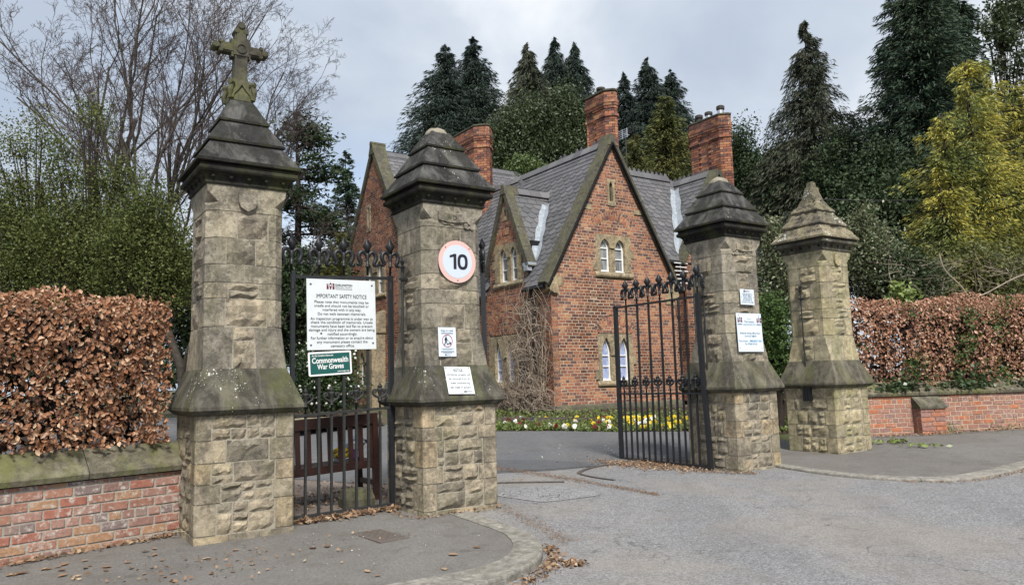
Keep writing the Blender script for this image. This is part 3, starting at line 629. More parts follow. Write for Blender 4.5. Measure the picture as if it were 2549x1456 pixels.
# cross on the first pillar
def cross():
    yo = 0.0
    b = MB()
    b.rings([sq(0.118, 4.345), sq(0.112, 4.42), sq(0.088, 4.50), sq(0.072, 4.585)])
    for k in range(4):                      # carved gablets: pointed mouldings and corner scrolls
        Rm = face_rot(k)
        arc = [Rm @ Vector((x, -0.112+0.012*q, z)) for q, (x, z) in enumerate([(-0.10, 4.36), (-0.085, 4.42), (-0.045, 4.47), (0.0, 4.535), (0.045, 4.47), (0.085, 4.42), (0.10, 4.36)])]
        arc = [Rm @ Vector((x, -(0.128-(z-4.36)*0.19), z)) for x, z in [(-0.10, 4.36), (-0.088, 4.41), (-0.05, 4.455), (0.0, 4.53), (0.05, 4.455), (0.088, 4.41), (0.10, 4.36)]]
        b.tube(arc, 0.013, 5)
        b.tube([Rm @ Vector((-0.118, -0.118, 4.36)), Rm @ Vector((-0.125, -0.125, 4.44)), Rm @ Vector((-0.105, -0.105, 4.52))], [0.018, 0.026, 0.022], 6)
        Mx = Matrix.Translation(Rm @ Vector((-0.108, -0.108, 4.53))) @ Matrix.Rotation(k*math.pi/2+math.pi/4, 4, 'Z') @ Matrix.Rotation(math.pi/2, 4, 'Y')
        b.lathe([(0.0, -0.03), (0.028, -0.03), (0.032, 0), (0.028, 0.03), (0.0, 0.03)], 8, Mx)
    base = put1(b, 'carved_cross_base', M_['cross'])
    c = MB(); T = 0.062
    def chbox(x0, x1, z0, z1, t, ch=0.016):
        pts = [(x0, z0+ch), (x0+ch, z0), (x1-ch, z0), (x1, z0+ch), (x1, z1-ch), (x1-ch, z1), (x0+ch, z1), (x0, z1-ch)]
        c.prism([(x0, z0), (x1, z0), (x1, z1), (x0, z1)], lambda p, q, s: Vector((p, s, q)), -t+0.014, t-0.014)
        c.prism([(x0+ch, z0+ch), (x1-ch, z0+ch), (x1-ch, z1-ch), (x0+ch, z1-ch)], lambda p, q, s: Vector((p, s, q)), -t, t)
    c.rings([[Vector((x*w, y*T, z)) for x, y in ((-1, -1), (1, -1), (1, 1), (-1, 1))] for w, z in ((0.078, 4.56), (0.066, 4.62), (0.063, 4.85))])
    chbox(-0.062, 0.062, 4.80, 5.12, T)                 # upper stem
    chbox(-0.225, 0.225, 4.876, 4.979, T-0.002)         # arms
    chbox(-0.098, 0.098, 4.833, 5.025, T+0.006, 0.02)   # centre block
    def lobe(x, z, rad):
        c.prism([(x+rad*math.cos(a), z+rad*math.sin(a)) for a in [2*math.pi*i/12 for i in range(12)]], lambda p, q, s: Vector((p, s, q)), -T+0.004, T-0.004)
        c.prism([(x+rad*0.78*math.cos(a), z+rad*0.78*math.sin(a)) for a in [2*math.pi*i/12 for i in range(12)]], lambda p, q, s: Vector((p, s, q)), -T-0.004, T+0.004)
    for s in (-1, 1):
        lobe(s*0.205, 4.975, 0.022); lobe(s*0.205, 4.880, 0.022); lobe(s*0.252, 4.927, 0.036)
    lobe(-0.048, 5.12, 0.027); lobe(0.048, 5.12, 0.027); lobe(0.0, 5.188, 0.040); c.b2((-0.045, -T+0.01, 5.10), (0.045, T-0.01, 5.18))
    cr = put1(c, 'cross', M_['cross'])
    rg = MB()
    for s in (-1, 1):
        rg.tube([Vector((0.047*math.cos(a), s*(T+0.008), 4.93+0.047*math.sin(a))) for a in [2*math.pi*i/16 for i in range(17)]], 0.010, 5)
    rg.obj('roundel', M_['cross'], cr)
cross()

# shields and scrolls carved on the neck blocks
def shield(neck, x, z, s):
    mb = MB(); pts = [(-0.075, 0.085), (0.075, 0.085), (0.078, 0.0), (0.06, -0.045), (0.0, -0.082), (-0.06, -0.045), (-0.078, 0.0)]
    mb.prism([(x+p*s, z+q*s) for p, q in pts], lambda p, q, t_: Vector((p, t_, q)), -0.412, -0.35)
    mb.prism([(x-0.02, z+0.085*s), (x+0.02, z+0.085*s), (x, z+0.118*s)], lambda p, q, t_: Vector((p, t_, q)), -0.402, -0.35)
    return mb.obj('shield', neck.data.materials[0], neck)
shield(neck1, 0.0, 3.205, 1.15); shield(neck4, -0.02, 3.20, 1.1)

def text_polys(txt, size, bold=0.0, res=3):
    cu = bpy.data.curves.new('t', 'FONT'); cu.body = txt; cu.size = size; cu.resolution_u = res; cu.offset = bold*size; cu.fill_mode = 'FRONT'
    ob = bpy.data.objects.new('t', cu); COL.objects.link(ob)
    m = bpy.data.meshes.new_from_object(ob.evaluated_get(bpy.context.evaluated_depsgraph_get()))
    vs = [v.co.copy() for v in m.vertices]; fs = [tuple(p.vertices) for p in m.polygons]
    bpy.data.objects.remove(ob); bpy.data.curves.remove(cu); bpy.data.meshes.remove(m); return vs, fs
class Lines:
    """lettering of a sign: every line of text becomes a part of its own"""
    def __init__(s): s.items = []
    def add(s, vs, fs): m = MB(); m.add(vs, fs); s.items.append(('rule', m)); return s
    def obj(s, name, mat, parent): return [m.obj(nm, mat, parent) for nm, m in s.items]
def add_text(mb, txt, cx, cz, size, width=None, bold=0.0, align='C', y=-0.0032, depth=0.0):
    """lettering in the plate's x-z plane; width forces the line length"""
    vs, fs = text_polys(txt, size, bold)
    if not vs: return
    if isinstance(mb, Lines): m_ = MB(); mb.items.append(('text_line', m_)); mb = m_
    x0 = min(v.x for v in vs); x1 = max(v.x for v in vs); k = width/(x1-x0) if width else 1.0; w = (x1-x0)*k
    ox = {'C': cx-w/2, 'L': cx, 'R': cx-w}[align]
    mb.add([Vector((ox+(v.x-x0)*k, y, cz+v.y)) for v in vs], fs)
    if depth:
        mb.add([Vector((ox+(v.x-x0)*k, y+depth, cz+v.y)) for v in vs], fs)

def scroll(neck, txt, mirror):
    mb = MB(); n = 10; s = -1 if mirror else 1
    def ribbon(pts, h, y, th):
        rs = []
        for (x, z) in pts:
            rs.append([Vector((x*s, -y, z-h/2)), Vector((x*s, -y-th, z-h/2)), Vector((x*s, -y-th, z+h/2)), Vector((x*s, -y, z+h/2))])
        mb.rings(rs)
    ribbon([(-0.20+0.036*i, 3.235-0.022*math.sin(math.pi*i/10)) for i in range(11)], 0.095, 0.374, 0.026)
    ribbon([(0.16, 3.20), (0.205, 3.17), (0.215, 3.135), (0.17, 3.118), (0.13, 3.135), (0.14, 3.16), (0.18, 3.15)], 0.028, 0.374, 0.020)
    ribbon([(0.20, 3.13), (0.235, 3.11), (0.25, 3.118)], 0.02, 0.374, 0.016)
    ribbon([(-0.17, 3.18), (-0.12, 3.15), (-0.06, 3.16), (0.0, 3.14)], 0.022, 0.374, 0.012)
    o = mb.obj('carved_scroll', M_['cornice'] if False else neck.data.materials[0], neck)
    tb = MB(); add_text(tb, txt, -0.03*s, 3.193, 0.075, None, 0.02, 'C', -0.402, 0.01)
    tb.obj('carved_lettering', M_['ledge'], o)
scroll(neck2, 'A D', False); scroll(neck3, '1858', True)

# ------------------------------------------------------------------ iron gates
def finial_mesh(long):
    mb = MB()
    if long:
        mb.lathe([(0.011, 0.0), (0.011, 0.085), (0.024, 0.088), (0.024, 0.098), (0.015, 0.102), (0.017, 0.16), (0.022, 0.215), (0.018, 0.225)], 8)
        mb.lathe([(0.018, 0.222), (0.026, 0.26), (0.050, 0.302), (0.009, 0.37), (0.0, 0.385)], 4, rot=math.pi/4)
        for s in (-1, 1):
            pts = catmull([(0.0, 0, 0.155), (s*0.012, 0, 0.205), (s*0.040, 0, 0.238), (s*0.072, 0, 0.232), (s*0.090, 0, 0.195), (s*0.082, 0, 0.155), (s*0.068, 0, 0.125), (s*0.074, 0, 0.102), (s*0.096, 0, 0.104), (s*0.100, 0, 0.122)], 2)
            n = len(pts); mb.tube(pts, [0.013+0.009*math.sin(math.pi*min(1, i/(n*0.8)))+0.004*(i > n-4) for i in range(n)], 6)
    else:
        mb.lathe([(0.011, 0.0), (0.011, 0.075), (0.024, 0.078), (0.024, 0.088), (0.015, 0.092), (0.018, 0.15), (0.032, 0.195), (0.036, 0.215), (0.02, 0.225)], 8)
        mb.lathe([(0.018, 0.222), (0.032, 0.236), (0.0, 0.285)], 4, rot=math.pi/4)
        for s in (-1, 1):
            pts = catmull([(0.0, 0, 0.10), (s*0.028, 0, 0.125), (s*0.058, 0, 0.140), (s*0.078, 0, 0.165), (s*0.074, 0, 0.198), (s*0.050, 0, 0.205), (s*0.044, 0, 0.182), (s*0.058, 0, 0.172)], 2)
            mb.tube(pts, [0.0145-0.003*i/len(pts) for i in range(len(pts))], 6)
    return mb
FL = {k: finial_mesh(True).mesh('finial', M_[k], True) for k in ('iron', 'old_iron')}
FS = {k: finial_mesh(False).mesh('dog_bar_finial', M_[k], True) for k in ('iron', 'old_iron')}
def bar(gt, x, z0, z1, w, mat, name='bar', y=0.0, d=None):
    mb = MB(); mb.box((x, y, (z0+z1)/2), (w, d or w, z1-z0)); return mb.obj(name, M_[mat], gt)
def rail(gt, x0, x1, z, h, d, mat, name='rail', dz=0.0):
    mb = MB(); L = x1-x0; mb.add([(x0, -d/2, z-h/2), (x1, -d/2, z+dz-h/2), (x1, d/2, z+dz-h/2), (x0, d/2, z-h/2), (x0, -d/2, z+h/2), (x1, -d/2, z+dz+h/2), (x1, d/2, z+dz+h/2), (x0, d/2, z+h/2)],
           [(0, 3, 2, 1), (4, 5, 6, 7), (0, 1, 5, 4), (1, 2, 6, 5), (2, 3, 7, 6), (3, 0, 4, 7)]); return mb.obj(name, M_[mat], gt)
# pedestrian gate between the first two pillars
pg = thing('pedestrian_gate', 'closed black iron pedestrian gate carrying the white safety notice', 'gate', (-2.286, 8.029, 0.0), R(36))
xs_long = [0.245, 0.53, 0.815]; xs_short = [0.10, 0.387, 0.672, 0.958]
uprights = [(-0.06, bar(pg, -0.045, 0.0, 2.61, 0.042, 'iron', 'stile'))]+[(x, bar(pg, x, 0.05, 2.56, 0.026, 'old_iron')) for x in xs_long]+[(1.10, bar(pg, 1.10, 0.02, 2.62, 0.05, 'iron', 'stile'))]
rail(pg, -0.02, 1.10, 2.545, 0.032, 0.034, 'iron', 'top_rail', 0.045); rail(pg, -0.02, 1.09, 1.078, 0.026, 0.042, 'old_iron', 'middle_rail', 0.045); rail(pg, -0.03, 1.10, 0.045, 0.030, 0.045, 'old_iron', 'bottom_rail', 0.02)
for x, up_ in uprights:
    inst('finial', FL['iron'], up_, (x, 0, 2.575+0.04*max(0, x)), (0, 0, rng.uniform(-0.05, 0.05)), (1.18, 1.15, 1.12))
for x in xs_short: inst('dog_bar_finial', FS['old_iron'], bar(pg, x, 0.05, 1.09, 0.024, 'old_iron', 'dog_bar'), (x, 0, 1.085+0.04*x), (0, 0, rng.uniform(-0.1, 0.1)), (1.05, 1, 1))
for x, z in ((1.10, 2.50), (-0.045, 2.45)):
    mb = MB(); mb.lathe([(0.0, -0.04), (0.03, -0.04), (0.03, 0.04), (0.0, 0.04)], 8); mb.obj('hinge_collar', M_['iron'], pg, (x, 0, z))

def gate_leaf(label, loc, rz, L, top=2.50):
    t = thing('carriage_gate', label, 'gate', loc, rz, 'carriage gate leaves')
    mb = MB(); mb.rings([[Vector((p, q, z)) for p, q in ((dx-0.03, -0.03), (dx+0.03, -0.03), (dx+0.03, 0.03), (dx-0.03, 0.03))] for dx, z in ((-0.07, 0.0), (-0.055, 0.6), (-0.012, 1.45), (0.0, 2.1), (0.0, top+0.05))])
    mb.obj('hinge_stile', M_['iron'], t)
    bar(t, L, 0.02, top+0.03, 0.066, 'iron', 'meeting_stile', 0, 0.05)
    rail(t, 0.03, L, top, 0.028, 0.05, 'iron', 'top_rail'); rail(t, 0.0, L, 1.10, 0.026, 0.045, 'iron', 'middle_rail'); rail(t, -0.04, L, 0.07, 0.034, 0.055, 'iron', 'bottom_rail')
    for k in range(1, 14):
        x = L*k/14
        if k % 2: b_ = bar(t, x, 0.08, 1.11, 0.024, 'iron', 'dog_bar'); inst('dog_bar_finial', FS['iron'], b_, (x, 0, 1.105), (0, 0, rng.uniform(-0.15, 0.15)))
        else: b_ = bar(t, x, 0.08, top, 0.026, 'iron'); inst('finial', FL['iron'], b_, (x, 0, top+0.01), (0, 0, rng.uniform(-0.15, 0.15)), (1.15, 1.15, 1.10))
    inst('finial', FL['iron'], t, (0, 0, top+0.04), (0, 0, 0.1), (1.1, 1.1, 1.15))
    return t
gate_leaf('open black iron carriage gate leaf swung inwards beside the pillar with two notices', (2.70, 11.02, 0.03), math.atan2(1.48, -1.0), 1.79)
gate_leaf('black iron carriage gate leaf seen edge-on behind the pillar with the 10 sign', (-0.345, 9.02, 0.0), math.atan2(1.0, -0.041), 1.79, 2.62)

def wall_rod(label, P, lx, ly, z0, z1, bx):
    """slim iron rod with a little fleur head standing on a pillar ledge, held by a bracket"""
    w = P+gu*lx+gv*ly
    t = thing('iron_bracket_rod', label, 'rod', (w.x, w.y, z0), GA, 'bracket rods on the pillars')
    mb = MB(); mb.tube([(0, 0, 0), (0, 0, z1-z0)], 0.013, 6); mb.obj('rod', M_['old_iron'], t)
    mb = MB(); mb.lathe([(0.016, 0.0), (0.02, 0.03), (0.035, 0.06), (0.012, 0.075), (0.022, 0.10), (0.03, 0.125), (0.0, 0.175)], 6); mb.obj('rod_head', M_['iron'], t, (0, 0, z1-z0-0.02))
    mb = MB(); mb.box((bx/2, 0, z1-z0-0.10), (abs(bx)+0.06, 0.05, 0.022)); mb.box((bx, 0, z1-z0-0.11), (0.03, 0.06, 0.06)); mb.obj('bracket', M_['iron'], t)
    return t
wall_rod('iron rod with bracket between the pedestrian gate and the 10 sign pillar', PC[1], -0.43, 0.06, 1.46, 2.66, 0.09)
wall_rod('iron rod with bracket half hidden behind the cross pillar', PC[0], 0.43, 0.10, 1.46, 2.62, -0.09)
wall_rod('iron rod with bracket at the hinge side of the two-notice pillar', PC[2], -0.43, 0.04, 1.46, 2.64, 0.09)
wall_rod('iron rod with bracket on the greenish crumbling-cap pillar', PC[3], -0.42, 0.06, 1.44, 2.70, 0.08)
# little black slotted box on the last pillar
w = PC[3]-gu*0.475+gv*0.02
bx = thing('slotted_box', 'small black slotted iron box fixed on the rightmost pillar base', 'box', (w.x, w.y, 0.93), GA)
mb = MB(); mb.box((0, 0, 0.11), (0.05, 0.15, 0.22)); mb.obj('case', M_['black'], bx)
for q in range(3):
    mb = MB(); mb.box((-0.028, -0.045+0.045*q, 0.11), (0.012, 0.02, 0.2)); mb.obj('rib', M_['black'], bx)
# flat iron quadrant tracks set in the road
def strip(label, pts, w):
    mb = MB(); P = catmull([(x, y, 0) for x, y in pts], 5); rs = []
    for i, p in enumerate(P):
        t_ = (P[min(i+1, len(P)-1)]-P[max(i-1, 0)]).normalized(); n_ = Vector((-t_.y, t_.x, 0))*w/2; z = g(p.y)
        rs.append([Vector(((p-n_).x, (p-n_).y, z-0.01)), Vector(((p+n_).x, (p+n_).y, z-0.01)), Vector(((p+n_).x, (p+n_).y, z+0.016)), Vector(((p-n_).x, (p-n_).y, z+0.016))])
    mb.rings(rs); o = mb.obj('gate_track', M_['strip_iron']); return tag(o, label, 'track', 'iron gate tracks in the road')
strip('curved iron gate track set in the road left of the open gate leaf', [(1.62, 11.98), (1.36, 11.78), (1.10, 11.50), (0.92, 11.15), (0.87, 10.92)], 0.06)
strip('straight iron gate track beside the base of the 10 sign pillar', [(-0.6, 10.25), (-0.23, 10.28), (0.2, 10.27), (0.62, 10.22)], 0.06)
strip('thin worn metal strip running out from the curved gate track', [(0.89, 10.86), (1.05, 10.55), (1.28, 10.25)], 0.035)

# ------------------------------------------------------------------ signs
def plate(name, label, cat, w, h, mat, world, rz, tilt=0.0, roll=0.0, th=0.006, rad=0.0):
    t = thing(name, label, cat, world, rz); t.rotation_euler = (tilt, roll, rz)
    mb = MB()
    if rad: 
        pts = []
        for cx, cz, a0 in ((w/2-rad, h/2-rad, 0), (-w/2+rad, h/2-rad, 90), (-w/2+rad, -h/2+rad, 180), (w/2-rad, -h/2+rad, 270)):
            pts += [(cx+rad*math.cos(R(a0+q*30)), cz+rad*math.sin(R(a0+q*30))) for q in range(4)]
        mb.prism(pts, lambda p, q, s: Vector((p, s, q)), 0, th)
    else: mb.b2((-w/2, 0, -h/2), (w/2, th, h/2))
    mb.obj('plate', M_[mat], t); return t
def screws(t, pts, rad=0.008):
    for x, z in pts:
        mb = MB(); mb.lathe([(0.0, 0.0), (rad, 0.0), (rad, 0.003), (rad*0.6, 0.006), (0, 0.006)], 8, Matrix.Rotation(math.pi/2, 4, 'X')); mb.obj('screw', M_['screw'], t, (x, 0, z))
def logo(t, cx, cz, s, mat='maroon', text=True, inkm='ink'):
    """three upright emblem blocks (leaf sprig, clock tower, castle) with the council's name"""
    mb = MB(); f = lambda p, q, y: Vector((p, y, q)); Y0, Y1 = -0.0030, -0.0012
    P = lambda pts: mb.prism([(cx+p*s, cz+q*s) for p, q in pts], f, Y0, Y1)
    P([(-1.5, -1), (-0.75, -1), (-0.75, 0.15), (-1.5, 0.15)])
    for k in range(2):
        z = 0.28+0.42*k; P([(-1.5, z+0.35), (-1.5, z+0.12), (-1.15, z-0.12), (-0.8, z+0.12), (-0.8, z+0.35), (-1.15, z+0.08)])
    P([(-0.25, -1), (0.25, -1), (0.30, -0.25), (0.42, -0.2), (0.42, 0.1), (-0.42, 0.1), (-0.42, -0.2), (-0.30, -0.25)])
    P([(-0.42, 0.75), (0.42, 0.75), (0.42, 0.98), (0.12, 1.15), (0.0, 1.7), (-0.12, 1.15), (-0.42, 0.98)])
    P([(-0.42, 0.1), (-0.28, 0.1), (-0.28, 0.75), (-0.42, 0.75)]); P([(0.28, 0.1), (0.42, 0.1), (0.42, 0.75), (0.28, 0.75)])
    P([(0.75, -1), (1.5, -1), (1.5, 0.05), (0.75, 0.05)]); P([(0.75, 0.22), (1.5, 0.22), (1.5, 0.38), (0.75, 0.38)])
    P([(0.75, 0.55), (1.5, 0.55), (1.5, 1.15), (1.3, 1.15), (1.3, 0.95), (1.22, 0.95), (1.22, 1.15), (1.03, 1.15), (1.03, 0.95), (0.95, 0.95), (0.95, 1.15), (0.75, 1.15)])
    mb.obj('emblem', M_[mat], t)
    if text:
        tb = Lines(); add_text(tb, 'DARLINGTON', cx+1.85*s, cz+0.28*s, 0.95*s, 6.6*s, 0.02, 'L'); add_text(tb, 'BOROUGH COUNCIL', cx+1.85*s, cz-0.45*s, 0.62*s, 6.5*s, 0.0, 'L')
        tb.add([(cx+1.9*s, -0.003, cz-1.0*s), (cx+8.4*s, -0.003, cz-1.0*s), (cx+8.4*s, -0.003, cz-0.88*s), (cx+1.9*s, -0.003, cz-0.88*s)], [(0, 1, 2, 3)])
        tb.obj('emblem_lettering', M_[inkm], t)
def gate_pt(x, y, z):
    a = R(36); return (-2.286+x*math.cos(a)-y*math.sin(a), 8.029+x*math.sin(a)+y*math.cos(a), z)
t = plate('safety_notice', 'large white important safety notice board fixed on the pedestrian gate', 'sign', 0.80, 0.765, 'sign_white', gate_pt(0.50, -0.026, 2.155), R(36), 0, R(-1.0))
logo(t, -0.13, 0.305, 0.030)
tb = Lines()
add_text(tb, 'IMPORTANT SAFETY NOTICE', 0, 0.178, 0.062, 0.585)
for i, (s, w) in enumerate([('Please note that monuments may be', 0.63), ('unsafe and should not be touched or', 0.635), ('interfered with in any way.', 0.45), ('Do not walk between memorials.', 0.56), ('An inspection programme is under way to', 0.725), ('check the condition of memorials. Unsafe', 0.72), ('monuments have been laid flat to prevent', 0.715), ('damage and injury and the owners are being', 0.765), ('notified accordingly.', 0.345), ('For further information or to enquire about', 0.72), ('any monument please contact the', 0.585), ('cemetery office.', 0.275)]):
    add_text(tb, s, 0.0, [0.122, 0.080, 0.037, -0.008, -0.060, -0.100, -0.142, -0.182, -0.226, -0.270, -0.312, -0.355][i], 0.042, w)
tb.obj('lettering', M_['ink'], t)
screws(t, [(-0.355, 0.325), (0.36, 0.33), (-0.36, -0.33), (0.36, -0.315), (-0.245, -0.205)], 0.012)
t = plate('war_graves_sign', 'green and white sign for war graves hanging below the safety notice', 'sign', 0.49, 0.255, 'white', gate_pt(0.362, -0.028, 1.625), R(36), 0, R(-3.0), 0.006, 0.018)
mb = MB(); mb.b2((-0.225, -0.0022, -0.108), (0.225, -0.0002, 0.108)); mb.obj('green_panel', M_['sign_green'], t)
tb = Lines(); add_text(tb, 'At this location there are', -0.205, 0.078, 0.030, 0.24, 0.012, 'L', -0.0045); add_text(tb, 'Commonwealth', 0, 0.008, 0.082, 0.41, 0.022, 'C', -0.0045); add_text(tb, 'War Graves', 0, -0.058, 0.078, 0.30, 0.022, 'C', -0.0045); add_text(tb, 'www.cwgc.org', 0.21, -0.098, 0.028, 0.135, 0.01, 'R', -0.0045)
tb.obj('lettering', M_['white'], t)
def on_pillar(i, x, y, z): w = PC[i]+gu*x+gv*y; return (w.x, w.y, z)
# speed sign
t = thing('speed_limit_sign', 'round 10 speed limit sign with faded pink ring on a pillar', 'sign', on_pillar(1, 0.022, -0.408, 2.722), GA)
circ = lambda r_, n=48: [(r_*math.cos(2*math.pi*i/n), r_*math.sin(2*math.pi*i/n)) for i in range(n)]
mb = MB(); mb.prism(circ(0.238), lambda p, q, s: Vector((p, s, q)), 0, 0.007); mb.obj('plate', M_['sign_pink'], t)
mb = MB(); mb.prism(circ(0.188), lambda p, q, s: Vector((p, s, q)), -0.002, 0.0); mb.obj('face', M_['sign_face'], t)
fz = lambda p, q, y: Vector((p, y, q))
d1 = MB(); d1.prism([(-0.050, -0.086), (-0.050, 0.052), (-0.098, 0.040), (-0.098, 0.066), (-0.060, 0.078), (-0.046, 0.086), (-0.014, 0.086), (-0.014, -0.086)], fz, -0.0045, -0.001); d1.obj('numeral_one', M_['ink'], t)
d0 = MB(); N_ = 32; ov = [(0.066+a_*math.copysign(abs(math.cos(2*math.pi*i/N_))**0.8, math.cos(2*math.pi*i/N_)), b_*math.copysign(abs(math.sin(2*math.pi*i/N_))**0.8, math.sin(2*math.pi*i/N_))) for a_, b_ in ((0.066, 0.088), (0.031, 0.056)) for i in range(N_)]
d0.add([Vector((p, -0.0045, q)) for p, q in ov], [(i, (i+1) % N_, N_+(i+1) % N_, N_+i) for i in range(N_)]); d0.obj('numeral_zero', M_['ink'], t)
screws(t, [(-0.15, 0.155), (0.155, 0.155), (0.0, -0.212)], 0.008)
# dogs on leads
t = plate('dog_notice', 'small white dogs on leads notice with a red ring on the 10 sign pillar', 'sign', 0.218, 0.318, 'sign_blue_white', on_pillar(1, -0.126, -0.412, 1.825), GA, R(-2), 0, 0.005, 0.006)
tb = Lines(); add_text(tb, 'Dogs on Leads', 0, 0.115, 0.032, 0.155); tb.obj('lettering', M_['ink'], t)
mb = MB(); mb.tube([(0.062*math.cos(a), -0.0015, 0.012+0.066*math.sin(a)) for a in [2*math.pi*i/32 for i in range(33)]], 0.0042, 4); mb.obj('red_ring', M_['red_ink'], t)
mb = MB(); fy = lambda p, q, y: Vector((p, y, 0.012+q)); Y0, Y1 = -0.0032, -0.001
for poly in ([(-0.022, 0.048), (-0.014, 0.054), (-0.006, 0.048), (-0.010, 0.038), (-0.018, 0.038)], [(-0.028, 0.034), (-0.006, 0.034), (0.004, 0.008), (0.0, 0.004), (-0.008, 0.018), (-0.008, -0.004), (-0.026, -0.004), (-0.032, 0.012), (-0.036, 0.010)],
             [(-0.026, -0.004), (-0.016, -0.004), (-0.028, -0.044), (-0.040, -0.044)], [(-0.016, -0.004), (-0.008, -0.004), (0.006, -0.044), (-0.006, -0.044)],
             [(0.012, -0.024), (0.036, -0.022), (0.042, -0.012), (0.048, -0.016), (0.044, -0.028), (0.042, -0.044), (0.036, -0.044), (0.034, -0.034), (0.018, -0.034), (0.014, -0.044), (0.008, -0.044)], [(-0.002, 0.006), (0.036, -0.016), (0.036, -0.018), (-0.003, 0.004)]):
    mb.prism(poly, fy, Y0, Y1)
mb.obj('walker_and_dog', M_['ink'], t)
mb = Lines()
for z, w in ((0.098, 0.15), (0.088, 0.155), (-0.075, 0.17), (-0.085, 0.12), (-0.103, 0.165), (-0.113, 0.17), (-0.122, 0.11)): mb.add([(-w/2, -0.002, z), (w/2, -0.002, z), (w/2, -0.002, z+0.004), (-w/2, -0.002, z+0.004)], [(0, 1, 2, 3)])
mb.obj('small_print', M_['ink_grey'], t); logo(t, -0.025, -0.142, 0.0075, 'ink', True)
# wreath notice lying on the ledge slope
sl_ang = math.atan2(0.5326-0.395, 1.572-1.215)
ctr_n = (0.395+0.5326)/2+0.012
t = plate('wreath_notice', 'white notice about wreaths lying on the sloping ledge under the dog notice', 'sign', 0.325, 0.315, 'sign_white', on_pillar(1, -0.02, -ctr_n-0.004, 1.405), GA, -sl_ang, R(1.5), 0.005)
tb = Lines(); add_text(tb, 'NOTICE', 0.0, 0.108, 0.036, 0.12, 0.006); tb.add([(-0.06, -0.0032, 0.100), (0.06, -0.0032, 0.100), (0.06, -0.0032, 0.103), (-0.06, -0.0032, 0.103)], [(0, 1, 2, 3)])
for s, z, w in (('Christmas wreaths will', 0.055, 0.295), ('be removed from all', 0.008, 0.255), ('areas commencing', -0.042, 0.24), ('last week in January', -0.092, 0.26)): add_text(tb, s, 0, z, 0.034, w)
tb.obj('lettering', M_['ink'], t); logo(t, 0.045, -0.132, 0.010, 'ink', True); screws(t, [(-0.15, 0.145), (0.145, 0.145), (0.0, -0.145)], 0.006)
# play area notice and cemetery board
t = plate('play_area_notice', 'smaller white notice saying this is not a play area', 'sign', 0.30, 0.222, 'sign_blue_white', on_pillar(2, -0.01, -0.408, 2.492), GA, 0, 0, 0.005)
logo(t, -0.06, 0.082, 0.0135); tb = Lines()
for s, z, w, h in (('THIS IS NOT A', 0.030, 0.225, 0.034), ('PLAY AREA', 0.002, 0.185, 0.034), ('CHILDREN SHOULD', -0.026, 0.20, 0.026), ('BE SUPERVISED BY', -0.055, 0.205, 0.026), ('AN ADULT AT ALL TIMES', -0.084, 0.255, 0.026)): add_text(tb, s, 0, z, h, w, 0.01)
tb.obj('lettering', M_['ink_grey'], t); screws(t, [(-0.13, 0.0), (0.13, 0.0)], 0.006)
t = plate('cemetery_notice', 'larger white cemetery enquiries notice low on the gate pillar', 'sign', 0.54, 0.55, 'sign_blue_white', on_pillar(2, -0.015, -0.420, 1.98), GA, R(-1.5), 0, 0.006)
logo(t, -0.20, 0.175, 0.033, 'maroon', False); logo(t, 0.215, 0.175, 0.033, 'maroon', False); tb = Lines()
for s, z, w, h in (('Welcome to', 0.188, 0.09, 0.020), ('West Cemetery', 0.142, 0.215, 0.046), ('Carmel Road North, Darlington DL3 8RY', 0.118, 0.28, 0.018), ('Enquiries during office hours', -0.022, 0.44, 0.042), ('Tel: 01325 388578', -0.066, 0.26, 0.040), ('Out of hours - ', -0.138, 0.0, 0.0), ('Tel: 07968 547103', -0.178, 0.265, 0.040)):
    if h: add_text(tb, s, 0, z, h, w)
add_text(tb, 'Out of hours -', -0.255, -0.135, 0.040, 0.215, 0.0, 'L')
tb.add([(-0.14, -0.003, 0.102), (0.14, -0.003, 0.102), (0.14, -0.003, 0.106), (-0.14, -0.003, 0.106)], [(0, 1, 2, 3)])
for s in (-1, 1):
    for k in range(2): tb.add([(s*0.205-0.05, -0.003, 0.118-0.01*k), (s*0.205+0.05, -0.003, 0.118-0.01*k), (s*0.205+0.05, -0.003, 0.123-0.01*k), (s*0.205-0.05, -0.003, 0.123-0.01*k)], [(0, 1, 2, 3)])
tb.obj('lettering', M_['ink_grey'], t)
tb = Lines(); add_text(tb, 'EMERGENCY ONLY', -0.022, -0.135, 0.040, 0.275, 0.01, 'L'); tb.obj('blue_lettering', M_['blue_ink'], t)
screws(t, [(-0.22, 0.245), (0.22, 0.245), (-0.235, -0.22), (0.235, -0.22)], 0.006)
# ------------------------------------------------------------------ bricks
def brick_mesh(mat, seed):
    r = random.Random(seed); bm = bmesh.new(); bmesh.ops.create_cube(bm, size=1.0)
    bmesh.ops.bevel(bm, geom=bm.edges[:], offset=0.045, segments=1, affect='EDGES')
    for v in bm.verts: v.co += Vector((r.uniform(-1, 1)*0.014, r.uniform(-1, 1)*0.02, r.uniform(-1, 1)*0.03))
    m = bpy.data.meshes.new('brick'); bm.to_mesh(m); bm.free(); m.materials.append(M_[mat]); return m
BR = {k: [brick_mesh(k, q) for q in range(5)] for k in ('brick', 'wall_brick', 'wall_brick2')}
def intervals(x0, x1, ok, z, step=0.02):
    xs = np.arange(x0+step/2, x1, step); out_ = []; cur = None
    for x in xs:
        if ok(x, z):
            if cur is None: cur = x-step/2
        elif cur is not None: out_.append((cur, x-step/2)); cur = None
    if cur is not None: out_.append((cur, x1))
    return [q for q in out_ if q[1]-q[0] > 0.035]
